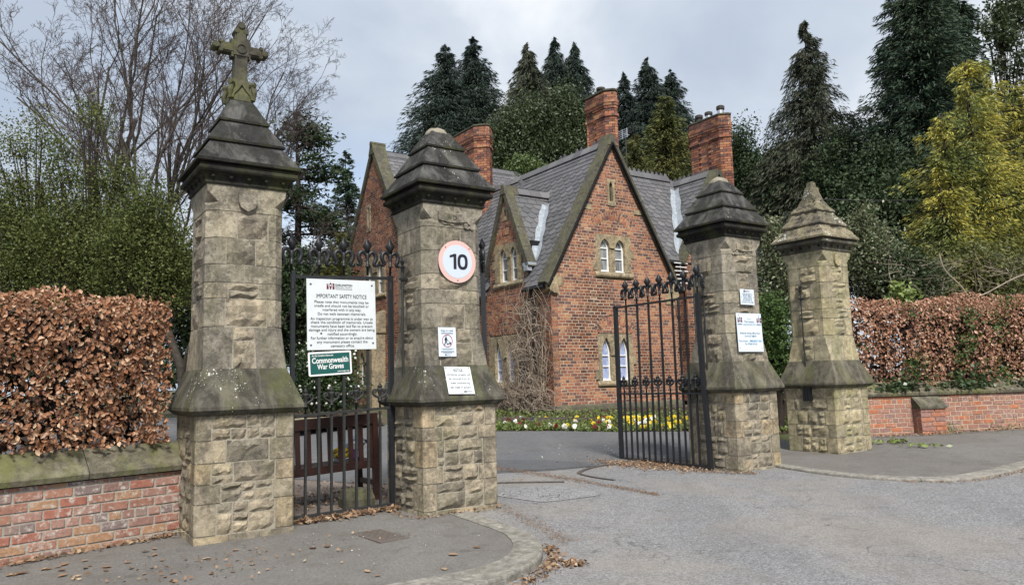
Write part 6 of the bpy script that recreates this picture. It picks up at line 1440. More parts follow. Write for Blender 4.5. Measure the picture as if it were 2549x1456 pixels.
# left-hand trees
hg = 'dark hollies over the beech hedge'
leafy('broad holly with loose top left of the cross pillar', [(232, 300, 36, 70, 0.4), (180, 410, 65, 80, 0.5), (285, 460, 65, 75, 0.55), (210, 590, 170, 110), (260, 690, 180, 110)], 13.2, 'holly', 40000, 0.052, name='holly_tree', cat='tree', seed=40, clumps=360, cl=0.17, hollow=0.3, group=hg, stemtop=0.85)
leafy('dark holly at the left edge over the beech hedge', [(100, 350, 45, 70, 0.4), (20, 380, 55, 80, 0.5), (60, 500, 110, 70, 0.6), (20, 610, 150, 110), (90, 690, 190, 110)], 13.8, 'holly', 42000, 0.052, name='holly_tree', cat='tree', seed=41, clumps=360, cl=0.17, hollow=0.3, group=hg, stemtop=0.85)
leafy('lower holly next to the cross pillar shaft', [(375, 540, 65, 80, 0.6), (425, 610, 45, 80, 0.7), (390, 690, 90, 100), (330, 630, 90, 100)], 12.4, 'holly', 30000, 0.05, name='holly_tree', cat='tree', seed=42, clumps=260, cl=0.16, hollow=0.3, group=hg, stemtop=0.8)
btA = bare_tree('many-branched leafless tree behind the stone cross', px_at(470, 900, 20).x, 20, 12.8, 5, ang0=0.36, width=1.05, fork=0.14, r0=0.13)
bare_tree('leafless tree at the left edge reaching past the top of the picture', px_at(110, 900, 19).x, 19, 14.5, 8, ang0=0.36, width=1.0, fork=0.22, r0=0.12)
bt = thing('bare_tree', 'slender leafless tree between the holly and the cross pillar cap', 'tree', (px_at(330, 900, 23).x, 23, g(23)-0.03), 2.4, 'leafless trees'); bt.scale = (0.95, 0.95, 1.08)
for c in list(btA.children): d = c.copy(); COL.objects.link(d); d.parent = bt
bare_tree('leafless tree spreading right of the cross pillar cap', px_at(690, 900, 25).x, 25, 14.5, 12, ang0=0.42, width=1.15, fork=0.22, bias=(0.5, 0), r0=0.12)
# flat-tiered cedar
def cedar(label, xp, yt, Yd, seed):
    rg = np.random.default_rng(seed); T_ = px_at(xp, yt, Yd); base = g(Yd); h = T_.z-base; t = tree_root('cedar_tree', label, 'tree', T_.x, Yd); trunk(t, h, 0.3, 0.03, 'darkbark'); Cs, Ds = [], []; A, B_ = [], []
    for k in range(62):
        u = rg.uniform(0.12, 0.98); az = rg.uniform(0, 2*np.pi); Rr = 3.1*(1-u)**0.55*rg.uniform(0.5, 1.1)+0.3; o = np.array([math.cos(az), math.sin(az), 0]); z = u*h; A.append([0, 0, z]); B_.append(o*Rr+np.array([0, 0, z+0.05*Rr]))
        m = int(210*Rr); s = rg.uniform(0.2, 1, m)**0.7; C = o*(Rr*s)[:, None]+rg.normal(size=(m, 3))*np.array([0.40, 0.40, 0.11]); C[:, 2] += z+0.12*np.sin(s*3)*Rr*0.3; Cs.append(C); Ds.append(unit(o*0.5+rg.normal(size=(m, 3))*np.array([0.6, 0.6, 0.35])))
    C = np.concatenate(Cs); V, F = sprays(C, np.concatenate(Ds), 0.26*rg.uniform(0.6, 1.2, len(C)), 0.075, 0.1, rg); inst('crown', np_mesh('crown', V, F, M_['yew']), t)
    V, F = seg_mesh(A, B_, np.full(len(A), 0.06), np.full(len(A), 0.015), 5); tag(inst('limbs', np_mesh('limbs', V, F, M_['darkbark']), t), kind='stuff')
cedar('dark cedar with flat tiers of branches right of the cross pillar', 742, 270, 31, 77)
conifer('dark pine left of the left lodge gable', 862, 372, 44, 85, 'darktree', 260, 80, 0.36, 0.07, 0.05, 0.5, seed=17, name='pine_tree', jag=0.8, lift=0.25, hang=0.15)
conifer('slim golden yew spire above the pedestrian gate', 848, 560, 24, 26, 'bronze', 200, 24, 0.20, 0.05, -0.6, 0.5, seed=18, name='golden_yew', lift=0.9, hang=0.03, tip=0.05)
conifer('short golden yew spire beside the slim one over the pedestrian gate', 812, 630, 23.5, 26, 'bronze', 190, 24, 0.20, 0.05, -0.6, 0.5, seed=19, name='golden_yew', lift=0.9, hang=0.03, tip=0.05)
leafy('dark yew hedge behind the pedestrian gate finials', [(770, 760, 60, 100), (830, 740, 50, 90), (725, 700, 45, 90)], 25, 'yew', 12000, 0.15, name='yew_bush', seed=43, clumps=110, cl=0.26, hollow=0.3)
leafy('dark evergreen mass low behind the cross pillar', [(560, 720, 120, 120), (680, 780, 90, 110), (450, 780, 110, 90)], 27, 'yew', 12000, 0.2, name='yew_bush', seed=44, clumps=110, cl=0.34, hollow=0.3)
leafy('distant dark hedge seen through the gap beside the beech hedge', [(200, 880, 260, 90), (500, 900, 160, 80), (0, 850, 200, 100)], 34, 'yew', 9000, 0.25, name='yew_hedge', cat='hedge', seed=45, clumps=120, cl=0.4, hollow=0.3)
wf = leafy('white flowering shrub behind the pedestrian gate', [(800, 905, 62, 75), (755, 960, 45, 60), (850, 960, 55, 60)], 18.6, 'ivydark', 9000, 0.085, name='flowering_shrub', seed=46, clumps=100, cl=0.15, hollow=0.4)
rg = np.random.default_rng(8); pts = []
mesh_fl = MB(); mesh_fl.lathe([(0.0, -0.012), (0.03, 0.0), (0.02, 0.014), (0.0, 0.018)], 6); mesh_fl = mesh_fl.mesh('blossom', M_['petal_white'], True)
for k in range(60):
    q = px_at(rg.uniform(735, 900), rg.uniform(850, 1005), 18.6-rg.uniform(0.35, 0.62)); o = inst('blossom', mesh_fl, wf, (q.x-wf.location.x, q.y-wf.location.y, q.z-wf.location.z), (rg.uniform(0, 3), rg.uniform(0, 3), 0), (1.2,)*3)

# ------------------------------------------------------------------ beech hedges
def beech_leaf(seed):
    r = random.Random(seed); c = r.uniform(0.15, 1.1); b = r.uniform(-0.9, 1.2)
    m = MB(); f_ = lambda x, y: Vector((x, y, c*abs(x)*1.0+b*y*y*0.8+r.uniform(-0.03, 0.03)))
    m.add([f_(0, -0.5), f_(-0.27, -0.15), f_(-0.25, 0.15), f_(0, 0.5), f_(0.25, 0.15), f_(0.27, -0.15), f_(0, -0.1), f_(0, 0.18)], [(0, 6, 1), (1, 6, 7, 2), (2, 7, 3), (0, 5, 6), (6, 5, 4, 7), (7, 4, 3)]); return m
BL = [beech_leaf(k) for k in range(7)]; BLM = {k: [b.mesh('beech_leaf', M_[k]) for b in BL] for k in ('beech', 'beech_r')}
def hedge(label, origin, rz_, x0, x1, y0, y1, z0, z1f, n, size, seed, end_lo=False, mat='beech'):
    rg = np.random.default_rng(seed); r = random.Random(seed); t = thing('beech_hedge', label, 'hedge', (origin[0], origin[1], z0), rz_, 'copper beech hedges'); Ln = x1-x0
    def pos(k):
        f_ = r.random(); x = r.uniform(x0, x1); zt = z1f(x)-z0; dep = min(0.45, r.expovariate(6.5))
        if f_ < 0.70: p = Vector((x, y0+dep+0.07*mnoise.noise((x*2.2, k*0.0, seed))-0.03, r.uniform(0.0, zt))); nn = Vector((0, -1, 0.25)); p.y += 0.10*mnoise.noise((x*2.3, 3, p.z*2.3))
        elif f_ < 0.90: p = Vector((x, r.uniform(y0, y1), zt-dep+0.07*mnoise.noise((x*2, 1, seed)))); nn = Vector((0, -0.5, 1))
        else: p = Vector(((x1 if not end_lo or r.random() < 0.5 else x0)-dep*(1 if not end_lo else 0.5), r.uniform(y0, y1), r.uniform(0.05, zt))); nn = Vector((1, -0.5, 0.2))
        if f_ < 0.7 and mnoise.noise((p.x*3.1, 7.0, p.z*3.6)) < -0.30 and r.random() < 0.75: p.y += 0.3
        return p, nn
    Vs, Fq = [], MB()
    sing = []
    for k in range(n):
        p, nn = pos(k); d = (nn+Vector((r.gauss(0, 0.55), r.gauss(0, 0.55), r.gauss(0, 0.55)))).normalized(); q = d.to_track_quat('Z', 'Y').to_matrix() @ Matrix.Rotation(r.choice((0, math.pi))+r.gauss(0, 0.9), 3, 'Z'); s = size*r.uniform(0.55, 1.4)
        sing.append((-(p.y) + 0.9*r.random()*0.2 + (s-size)*1.5, p, q, s, r.randrange(7)))
    sing.sort(key=lambda a: -a[0])
    for i, (_, p, q, s, kd) in enumerate(sing):
        if i < 300: o = inst('beech_leaf', BLM[mat][kd], t, p, (0, 0, 0), (s, s, s)); o.rotation_euler = q.to_euler()
        else: Fq.add([q @ (v_*s)+p for v_ in map(Vector, BL[kd].v)], BL[kd].f)
    tag(Fq.obj('foliage', M_[mat], t), kind='stuff')
    A, B_ = [], []
    for k in range(int(Ln*130)):
        p = Vector((r.uniform(x0, x1), r.uniform(y0+0.08, y1), r.uniform(0, (z1f(0)-z0)*0.85))); d = Vector((r.gauss(0, 0.5), r.gauss(-0.2, 0.5), r.gauss(0.5, 0.5))).normalized()*r.uniform(0.15, 0.45); A.append(p); B_.append(p+d)
    V, F = seg_mesh(A, B_, np.full(len(A), 0.006), np.full(len(A), 0.003), 3); tag(inst('twigs', np_mesh('twigs', V, F, M_['darkbark']), t), kind='stuff')
    # inner mass that stops light: packed leaves, gap shade put into their dark colour
    m_ = int(Ln*620); C = np.stack([rg.uniform(x0+0.05, x1-0.08, m_), rg.uniform(y0+0.30, y1, m_), rg.uniform(0, z1f(0)-z0-0.12, m_)], 1); V, F = sprays(C, unit(rg.normal(size=(m_, 3))), 0.13, 0.09, 0.1, rg); tag(inst('shade_inner_leaves', np_mesh('shade_inner_leaves', V, F, M_['darkbark']), t), kind='stuff')
    return t
hedge('dense copper beech hedge over the mossy low wall on the left', (-3.27, 7.66), R(48.1), -3.4, -0.15, 0.03, 0.85, 0.87, lambda x: 2.29+0.03*math.sin(x*4)+0.03*math.sin(x*9.3), 11500, 0.050, 51)
rhd = hedge('copper beech hedge mixed with green over the right brick wall', (6.42, 14.30), R(10.9), 0.0, 6.4, 0.12, 1.2, 1.02, lambda x: 2.70+0.035*x+0.05*math.sin(x*3)+0.04*math.sin(x*7.7), 12500, 0.064, 52, mat='beech_r')
# green growth threaded through the right hedge, and ivy over its foot
rr = random.Random(77); C = []
for k in range(16):
    cx, cz = rr.uniform(0.1, 5.5), rr.uniform(1.1, 2.8); n = rr.randrange(30, 110); C.append(np.array([[rr.gauss(cx, 0.12), rr.gauss(0.10, 0.06), rr.gauss(cz, 0.11)] for _ in range(n)]))
C = np.concatenate(C); C[:, 2] -= 1.02; V, F = sprays(C, unit(nrng.normal(size=C.shape)+np.array([0, -0.6, 0.5])), 0.085, 0.035, 0.2); tag(inst('green_shoots', np_mesh('green_shoots', V, F, M_['hedgegreen']), rhd), kind='stuff')
def ivy(label, x0, x1, z0, z1, n, seed):
    rg = np.random.default_rng(seed); a = R(10.9); ox, oy = 6.42, 14.30; t = thing('ivy', label, 'ivy', (ox+math.cos(a)*(x0+x1)/2, oy+math.sin(a)*(x0+x1)/2, z0), a, 'ivy on the right wall')
    C = np.stack([rg.normal(0, (x1-x0)/4, n), rg.normal(-0.02, 0.05, n), np.abs(rg.normal(0, (z1-z0)/2, n))], 1); V, F = sprays(C, unit(rg.normal(size=C.shape)+np.array([0, -0.7, -0.4])), 0.085, 0.07, 0.15, rg); inst('leaves', np_mesh('leaves', V, F, M_['ivydark']), t)
    mb = MB(); mb.tube([(-(x1-x0)/2, 0.02, 0.15), (0, -0.01, 0.05), ((x1-x0)/2, 0.02, 0.12)], 0.01, 5); mb.obj('stem', M_['darkbark'], t)
ivy('dark ivy patch spilling over the coping near the crumbling-cap pillar', 0.35, 1.45, 1.0, 1.25, 220, 1); ivy('dark ivy patch under the middle of the right hedge', 1.75, 3.0, 1.02, 1.4, 260, 2); ivy('small dark ivy sprig at the far end of the right wall coping', 3.4, 3.9, 1.0, 1.2, 60, 3)
# brushwood heap behind the right hedge
rr = random.Random(31); t = thing('brushwood_heap', 'tangle of bare pale branches above the right hedge', 'branches', (px_at(2400, 740, 16.6).x, 16.6, g(16.6)))
A, B_, Ra, Rb = [], [], [], []
for k in range(190):
    p = px_at(rr.uniform(2215, 2620), rr.uniform(650, 790), 16.6+rr.uniform(-0.5, 0.8)); d = Vector((rr.gauss(0, 1), rr.gauss(0, 0.5), rr.gauss(0.35, 0.55))).normalized(); L_ = rr.uniform(0.25, 0.9)*(1.8 if k < 14 else 1); rad = rr.uniform(0.0025, 0.006)*(1.7 if k < 10 else 1)
    for s in range(4): q = p+d*(L_/4); A.append(p-t.location); B_.append(q-t.location); Ra.append(rad*(1-0.2*s)); Rb.append(rad*(0.8-0.2*s)); p = q; d = (d+Vector((rr.gauss(0, 0.2), rr.gauss(0, 0.2), rr.gauss(-0.05, 0.2)))).normalized()
V, F = seg_mesh(np.array(A), np.array(B_), np.array(Ra), np.array(Rb), 4); tag(inst('branches', np_mesh('branches', V, F, M_['deadwood']), t), kind='stuff')
for pts in ([(2338, 672), (2352, 712), (2392, 752), (2420, 790)], [(2390, 792), (2450, 772), (2520, 735), (2560, 720)]):
    P = [px_at(a_, b_-40, 16.2) for a_, b_ in pts]; mb = MB(); mb.tube([p-t.location for p in catmull(P, 4)], 0.014, 5); mb.obj('dead_branch', M_['deadwood'], t)
leafy('bramble thicket under the golden conifers', [(2390, 680, 130, 70), (2500, 690, 90, 70), (2300, 700, 60, 60)], 18.6, 'bronze', 8000, 0.10, name='bramble_thicket', seed=60, clumps=120, cl=0.2, tr=False, hollow=0.2)

# ------------------------------------------------------------------ climber on the lodge corner
def climber():
    t = thing('bare_climber', 'tangled leafless climber on the lodge corner downpipe', 'climber', h2w(-0.15, 0.9, 0.42), GA); r = random.Random(13); A, B_, Ra, Rb = [], [], [], []
    def run(p, d, L_, rad, grav, n=9):
        for s in range(n):
            q = p+d*(L_/n); q.x = max(-0.75, min(q.x, 0.12 if q.y < -0.95 else 0.08)); q.z = max(0.0, q.z)
            if q.z > 0.72: q.y = max(-1.15, min(q.y, 0.42-0.10*math.sin(q.z*5)))
            A.append(p.copy()); B_.append(q.copy()); Ra.append(rad*(1-0.7*s/n)); Rb.append(rad*(1-0.7*(s+1)/n)); p = q
            d = (d+Vector((r.gauss(0, 0.22), r.gauss(0, 0.30), r.gauss(0, 0.25)+grav))).normalized()
    for k in range(64):                       # stems climbing the pipe
        run(Vector((r.uniform(-0.12, 0.05), r.gauss(-0.15, 0.20), r.uniform(0, 1.0))), Vector((r.gauss(0, 0.1), r.gauss(0, 0.18), 1)).normalized(), r.uniform(1.4, 3.8), r.uniform(0.009, 0.022), 0.10)
    for k in range(170):                      # hanging loops
        z = r.uniform(0.5, 3.0); run(Vector((r.uniform(-0.35, 0.05), r.gauss(-0.15, 0.34), z)), Vector((r.gauss(-0.3, 0.4), r.gauss(0, 0.9), r.gauss(0.35, 0.5))).normalized(), r.uniform(0.5, 1.6), r.uniform(0.007, 0.014), -0.13)
    for k in range(480):                      # heap on the ground, spreading along the side wall
        y = r.uniform(-0.8, 3.2) if r.random() < 0.75 else r.gauss(-0.3, 0.4); run(Vector((r.uniform(-0.7, 0.0), y, r.uniform(0.0, 0.55)*(1.3 if y < 0.8 else 1.0))), Vector((r.gauss(0, 0.4), r.gauss(0, 1.0), r.gauss(0.2, 0.4))).normalized(), r.uniform(0.5, 1.5), r.uniform(0.006, 0.015), -0.06)
    for k in range(24):
        run(Vector((-0.06, r.gauss(-0.1, 0.25), r.uniform(2.0, 3.2))), Vector((0, r.gauss(0.4, 0.9), r.gauss(0.2, 0.4))).normalized(), r.uniform(0.8, 1.7), 0.007, 0.0)
    V, F = seg_mesh(np.array(A), np.array(B_), np.array(Ra), np.array(Rb), 4); tag(inst('stems', np_mesh('stems', V, F, M_['stem']), t), kind='stuff')
climber()

# ------------------------------------------------------------------ flower bed
front = catmull([(-2.6, 18.62, 0), (-1.4, 17.7, 0), (-0.39, 17.12, 0), (0.93, 16.84, 0), (2.13, 16.34, 0), (3.49, 16.13, 0), (4.8, 15.5, 0), (6.0, 15.6, 0)], 6)
back_dir = Vector((0.12, 1.0, 0)).normalized(); mb = MB(); rs = []
def bed_z(f_, d): p = f_+back_dir*d; return max(g(p.y), g(f_.y)+0.02+0.026*d)
for f_ in front: rs.append([Vector(((f_+back_dir*d).x, (f_+back_dir*d).y, bed_z(f_, d) if d else g(f_.y)-0.02)) for d in (0, 0.04, 0.5, 1.2, 2.0, 2.8, 3.6, 6.5)])
for i in range(len(rs)-1): mb.add(rs[i]+rs[i+1], [(k, k+1, k+9, k+8) for k in range(7)])
tag(mb.obj('flower_bed', M_['soil']), kind='structure')
C = []; rr = random.Random(5)
for k in range(17000):
    f_ = front[0].lerp(front[-1], 0); i = rr.randrange(len(front)-1); f_ = front[i].lerp(front[i+1], rr.random()); d = abs(rr.gauss(0, 0.7)) if k % 3 else rr.uniform(0, 4.6); p = f_+back_dir*d; C.append((p.x, p.y, bed_z(f_, d)+abs(rr.gauss(0, 0.045 if d < 1.2 else 0.06))))
C = np.array(C); V, F = sprays(C, unit(nrng.normal(size=C.shape)+np.array([0, -0.3, 0.8])), 0.09*nrng.uniform(0.6, 1.3, len(C)), 0.045, 0.2); tag(inst('bedding_leaves', np_mesh('bedding_leaves', V, F, M_['bedgreen'])), 'green bedding plant leaves covering the flower bed', 'leaves', kind='stuff')
def pansy_mesh(c):
    m = MB()
    for k in range(5):
        a = R(90+72*k); cx, cz = 0.022*math.cos(a), 0.022*math.sin(a); s = 0.022 if k not in (2, 3) else 0.026
        m.add([(cx+s*math.cos(b), -0.004*k, cz+s*math.sin(b)) for b in [2*math.pi*i/7 for i in range(7)]]+[(cx, -0.006-0.004*k, cz)], [(i, (i+1) % 7, 7) for i in range(7)])
    me = m.mesh('pansy', M_['petal_'+c]); return me
PM = {c: pansy_mesh(c) for c in ('white', 'yellow', 'red', 'purple')}
PLB = {'white': 'white pansy in the flower bed before the lodge', 'yellow': 'yellow pansy in the flower bed before the lodge', 'red': 'dark red pansy in the flower bed before the lodge', 'purple': 'purple pansy in the flower bed before the lodge'}
def pansy(xp, yp, c):
    best = None
    for i in range(len(front)-1):                       # march back over the bed to the point seen at this pixel
        for q in range(12):
            d = q*0.2+0.05; f_ = front[i]; p = f_+back_dir*d; w_ = Vector((p.x, p.y, bed_z(f_, d)+0.09)); u_, v_ = to_px(w_); e = (u_-xp)**2+(v_-yp)**2
            if best is None or e < best[0]: best = (e, w_, d)
    w_ = best[1]; w_.x += (xp-to_px(w_)[0])*w_.y/FPX
    o = inst('pansy', PM[c], None, w_, (rr.uniform(-0.5, 0.3), rr.uniform(-0.3, 0.3), rr.uniform(-0.5, 0.9)), (rr.uniform(1.0, 1.55),)*3); tag(o, PLB[c], 'flower', c+' pansies in the bed')
PCL = [(rr.uniform(1548, 1705), rr.uniform(1012, 1060), rr.choice(('yellow', 'yellow', 'white', 'yellow', 'white', 'yellow'))) for _ in range(16)]
for k in range(112):
    if k < 74: q_ = rr.choice(PCL); xp, yp, c = q_[0]+rr.gauss(0, 9), min(1064, q_[1]+rr.gauss(0, 5)), q_[2]
    elif k < 96: xp, yp = rr.uniform(1400, 1545), rr.uniform(1030, 1064); c = rr.choice(('yellow', 'yellow', 'red', 'yellow', 'white', 'yellow', 'red'))
    else: xp, yp = rr.uniform(1246, 1400), rr.uniform(1036, 1060); c = rr.choice(('white', 'white', 'yellow', 'red', 'red', 'purple'))
    pansy(xp, yp, c)
mb = MB(); P = [px_at(1215, 1043, 19.0), px_at(1480, 1044, 18.6)]; d = (P[1]-P[0]).normalized(); n_ = Vector((-d.y, d.x, 0)).normalized()*0.03
mb.add([P[0]-n_+Vector((0, 0, -0.2)), P[1]-n_+Vector((0, 0, -0.2)), P[1]+n_+Vector((0, 0, -0.2)), P[0]+n_+Vector((0, 0, -0.2)), P[0]-n_+Vector((0, 0, 0.05)), P[1]-n_+Vector((0, 0, 0.05)), P[1]+n_+Vector((0, 0, 0.05)), P[0]+n_+Vector((0, 0, 0.05))], [(0, 3, 2, 1), (4, 5, 6, 7), (0, 1, 5, 4), (1, 2, 6, 5), (2, 3, 7, 6), (3, 0, 4, 7)])
tag(mb.obj('edging_board', M_['board']), 'weathered timber edging board behind the pansies at the lodge corner', 'edging')
# stone slabs edging the shrub bed behind the bench
rr = random.Random(15)
for k in range(6):
    p = px_at(745+36*k, 1046-2.0*k, 17.2+0.35*k); mb = MB(); mb.box((0, 0, 0), (rr.uniform(0.30, 0.40), 0.45, 0.07)); o = mb.obj('edging_slab', M_['pale_stone'], None, (p.x, p.y, p.z), (0, rr.uniform(-0.05, 0.05), R(34)+rr.uniform(-0.1, 0.1)))
    tag(o, 'flat pale stone slab edging the shrub bed beyond the bench', 'slab', 'stone slabs edging the shrub bed')
mb = MB(); a = px_at(700, 1060, 17.0); b_ = px_at(960, 1045, 19.0); mb.add([(a.x, a.y, a.z-0.1), (b_.x, b_.y, b_.z-0.1), (b_.x-1.6, b_.y+4, b_.z+0.2), (a.x-1.6, a.y+4, a.z+0.2)], [(0, 1, 2, 3)]); tag(mb.obj('shrub_bed', M_['soil']), kind='structure')

# ------------------------------------------------------------------ bench and tributes
bo = gate_pt(0.50, 0.72, g(8.9)); bench = thing('bench', 'dark brown slatted wooden bench seen from behind through the pedestrian gate', 'bench', bo, R(36))
bench.rotation_euler = (0, R(-2.2), R(36)); BW = 0.80
def bbox(nm, a, b): m = MB(); m.b2(a, b); return m.obj(nm, M_['bench'], bench)
bbox('top_rail', (-BW, -0.03, 0.88), (BW, 0.03, 1.00)); bbox('lower_rail', (-BW, -0.02, 0.36), (BW, 0.03, 0.45))
for k in range(12): x = -BW+0.09+k*(2*BW-0.18)/11; bbox('back_slat', (x-0.027, -0.012, 0.45), (x+0.027, 0.016, 0.88))
for s in (-1, 1):
    x = s*(BW-0.035); bbox('back_leg', (x-0.035, -0.035, -0.02), (x+0.035, 0.04, 1.0)); bbox('front_leg', (x-0.035, 0.46, -0.02), (x+0.035, 0.53, 0.62)); bbox('side_stretcher', (x-0.02, 0.04, 0.14), (x+0.02, 0.46, 0.20)); bbox('side_rail', (x-0.02, 0.04, 0.34), (x+0.02, 0.46, 0.41))
    m = MB(); m.rings([[Vector((x+dx, y, z)) for dx, z in ((-0.045, z0), (0.045, z0), (0.045, z0+0.04), (-0.045, z0+0.04))] for y, z0 in ((0.02, 0.60), (0.15, 0.64), (0.35, 0.625), (0.58, 0.60))]); m.obj('arm', M_['bench'], bench)
for k in range(4): bbox('seat_slat', (-BW, 0.07+k*0.115, 0.41), (BW, 0.165+k*0.115, 0.44))
q = bench.matrix_basis if False else None
def bench_pt(x, y, z): a = R(36); return (bo[0]+x*math.cos(a)-y*math.sin(a), bo[1]+x*math.sin(a)+y*math.cos(a), bo[2]+z+0.038*x)
bq = thing('flower_bouquet', 'yellow flower bouquet in clear wrap lying on the bench seat', 'bouquet', bench_pt(0.42, 0.22, 0.45), R(36))
m = MB(); r = random.Random(2)
for k in range(9): m.lathe([(0, -0.03), (0.035, -0.01), (0.04, 0.01), (0, 0.035)], 7, Matrix.Translation((r.gauss(-0.05, 0.035), r.gauss(-0.03, 0.03), 0.06+r.uniform(0, 0.11))))
m.obj('blooms', M_['petal_yellow'], bq)
m = MB(); m.rings([[Vector((x, 0.08*math.cos(a)*s, 0.09+0.08*math.sin(a)*s)) for a in [2*math.pi*i/8+x for i in range(8)]] for x, s in ((-0.06, 1.2), (0.05, 1.0), (0.22, 0.55), (0.30, 0.7))]); m.obj('wrap', M_['cello'], bq, (0, 0.05, 0.03), (0, -0.5, 0.2))
gp = thing('wrapped_plant', 'small purple wrapped plant pot with a white tag on the bench', 'plant pot', bench_pt(0.60, 0.2, 0.45), R(36))
m = MB(); m.lathe([(0.04, 0), (0.06, 0.02), (0.075, 0.12), (0.085, 0.13)], 9); m.obj('pot', M_['purple'], gp)
m = MB(); m.box((0, -0.082, 0.08), (0.05, 0.004, 0.08)); m.obj('card', M_['white'], gp)
m = MB(); m.rings([[Vector((0.07*s*math.cos(a), 0.05*s*math.sin(a), z)) for a in [2*math.pi*i/7+z*3 for i in range(7)]] for z, s in ((0.12, 1.0), (0.2, 1.6), (0.25, 1.3))]); m.obj('cellophane', M_['cello'], gp)
w = gate_pt(0.86, 0.42, g(8.8)); sb = MB(); sb.rings([octr(0.17, 0.04, -0.05), octr(0.18, 0.05, 0.10), octr(0.15, 0.06, 0.19), octr(0.06, 0.02, 0.21)]); o = sb.obj('stone_block', M_['ledge_clean'], None, w, (0, 0, 0.5)); tag(o, 'dark mossy stone block on the ground between gate and bench', 'stone')

# ------------------------------------------------------------------ litter, small things on the ground
def litter(name, label, gen, n, size, mat, seed, aspect=0.55, cat='litter'):
    rg = np.random.default_rng(seed); r = random.Random(seed); C = []
    for k in range(n): x, y, z = gen(r); C.append((x, y, z))
    C = np.array(C); D = unit(rg.normal(size=C.shape)*np.array([1, 1, 0.22])); V, F = sprays(C, D, size*rg.uniform(0.4, 1.35, n), size*aspect*rg.uniform(0.5, 1.2, n), 0.25, rg)
    V = V.reshape(-1, 4, 3); zmin = V[..., 2].min(1); V[..., 2] += np.maximum(0, C[:, 2]-zmin+0.001)[:, None]; o = inst(name, np_mesh(name, V.reshape(-1, 3), F, M_[mat])); return tag(o, label, cat, kind='stuff')
def along(pts, wd_, zf, spread='g'):
    P = catmull([(x, y, 0) for x, y in pts], 6)
    def fn(r):
        f_ = r.random()*(len(P)-1); i = min(int(f_), len(P)-2); p = P[i].lerp(P[i+1], f_-i); w_ = wd_(f_/(len(P)-1)) if callable(wd_) else wd_; x = p.x+r.gauss(0, w_*0.5); y = p.y+r.gauss(0, w_*0.5); return x, y, zf(y)+0.006+abs(r.gauss(0, 0.004))
    return fn
def area(cx, cy, sx, sy, zf, rot=0.0):
    def fn(r): a, b = r.gauss(0, sx), r.gauss(0, sy); x = cx+a*math.cos(rot)-b*math.sin(rot); y = cy+a*math.sin(rot)+b*math.cos(rot); return x, y, zf(y)+0.006+abs(r.gauss(0, 0.006))
    return fn
pv = lambda y: g(y)+0.006
litter('leaf_litter', 'drift of brown leaves along the foot of the pedestrian gate', along([(-2.25, 7.94), (-1.8, 8.25), (-1.3, 8.62)], 0.11, pv), 420, 0.075, 'litter', 1)
litter('leaf_litter', 'brown leaves gathered at the front foot of the 10 sign pillar', along([(-1.35, 8.42), (-1.05, 8.02), (-0.6, 8.28), (-0.15, 8.62)], 0.06, pv), 150, 0.035, 'litter', 2)
litter('leaf_litter', 'dry leaves caught in the gutter round the left kerb corner', along([(0.22, 6.9), (0.29, 6.6), (0.26, 6.3), (0.15, 6.0), (0.0, 5.75)], 0.09, lambda y: road_z(y)), 300, 0.045, 'litter', 3)
litter('leaf_litter', 'small clump of dry leaves lying in the road off the left kerb', area(0.42, 6.28, 0.05, 0.04, road_z), 60, 0.06, 'litter', 4)
litter('leaf_litter', 'brown leaf litter spread under the open carriage gate leaf', area(2.1, 11.55, 0.50, 0.22, g, R(-42)), 1500, 0.042, 'litter', 5)
litter('leaf_litter', 'leaf litter along the road edge before the two-notice pillar', along([(1.3, 12.2), (2.0, 11.3), (2.7, 10.75), (3.2, 10.5)], 0.14, g), 600, 0.034, 'litter', 6)
litter('pine_debris', 'brown pine needle band running across the road through the gateway', along([(-0.5, 11.9), (-0.22, 11.6), (0.25, 11.05), (0.76, 10.38), (1.25, 9.63), (1.62, 9.06)], lambda f_: 0.24-0.18*f_, road_z), 2600, 0.032, 'needle', 7, 0.18)
litter('pine_debris', 'brown needle debris beside the foot of the 10 sign pillar on the road', along([(-0.25, 8.75), (0.05, 8.1), (0.3, 7.5), (0.42, 7.1)], 0.12, road_z), 700, 0.03, 'needle', 8, 0.2)
litter('leaf_litter', 'leaves and dirt along the foot of the left brick wall', along([(-3.3, 7.55), (-3.8, 7.0), (-4.3, 6.45), (-4.7, 6.0)], 0.07, pv), 260, 0.06, 'litter', 9)
litter('leaf_litter', 'thin line of leaves in the gutter of the right kerb', along([(4.7, 9.5), (5.4, 9.36), (6.2, 9.8), (6.9, 10.33), (8.2, 11.15)], 0.05, road_z), 300, 0.03, 'litter', 10)
litter('leaf_litter', 'leaf dirt along the foot of the right brick wall', along([(6.6, 14.15), (7.6, 14.25), (8.8, 14.5), (10, 14.75)], 0.14, lambda y: g(y)+0.04), 600, 0.05, 'litter', 11)
litter('leaf_litter', 'scattered leaves on the earth path by the bench', area(-2.3, 9.6, 0.9, 0.5, g, R(36)), 700, 0.055, 'litter', 12)
litter('grit', 'pale grit and petals scattered over the driveway', area(1.6, 13.2, 1.0, 0.5, g), 90, 0.028, 'petal_white', 13, 0.6)
litter('leaf_litter', 'small dry leaf scraps scattered over the left pavement', area(-2.7, 6.2, 0.9, 0.32, pv, R(40)), 150, 0.04, 'litter', 21)
litter('grit', 'pale specks scattered over the left pavement', area(-1.6, 6.6, 1.1, 0.5, pv, R(30)), 70, 0.014, 'petal_white', 14, 0.6)
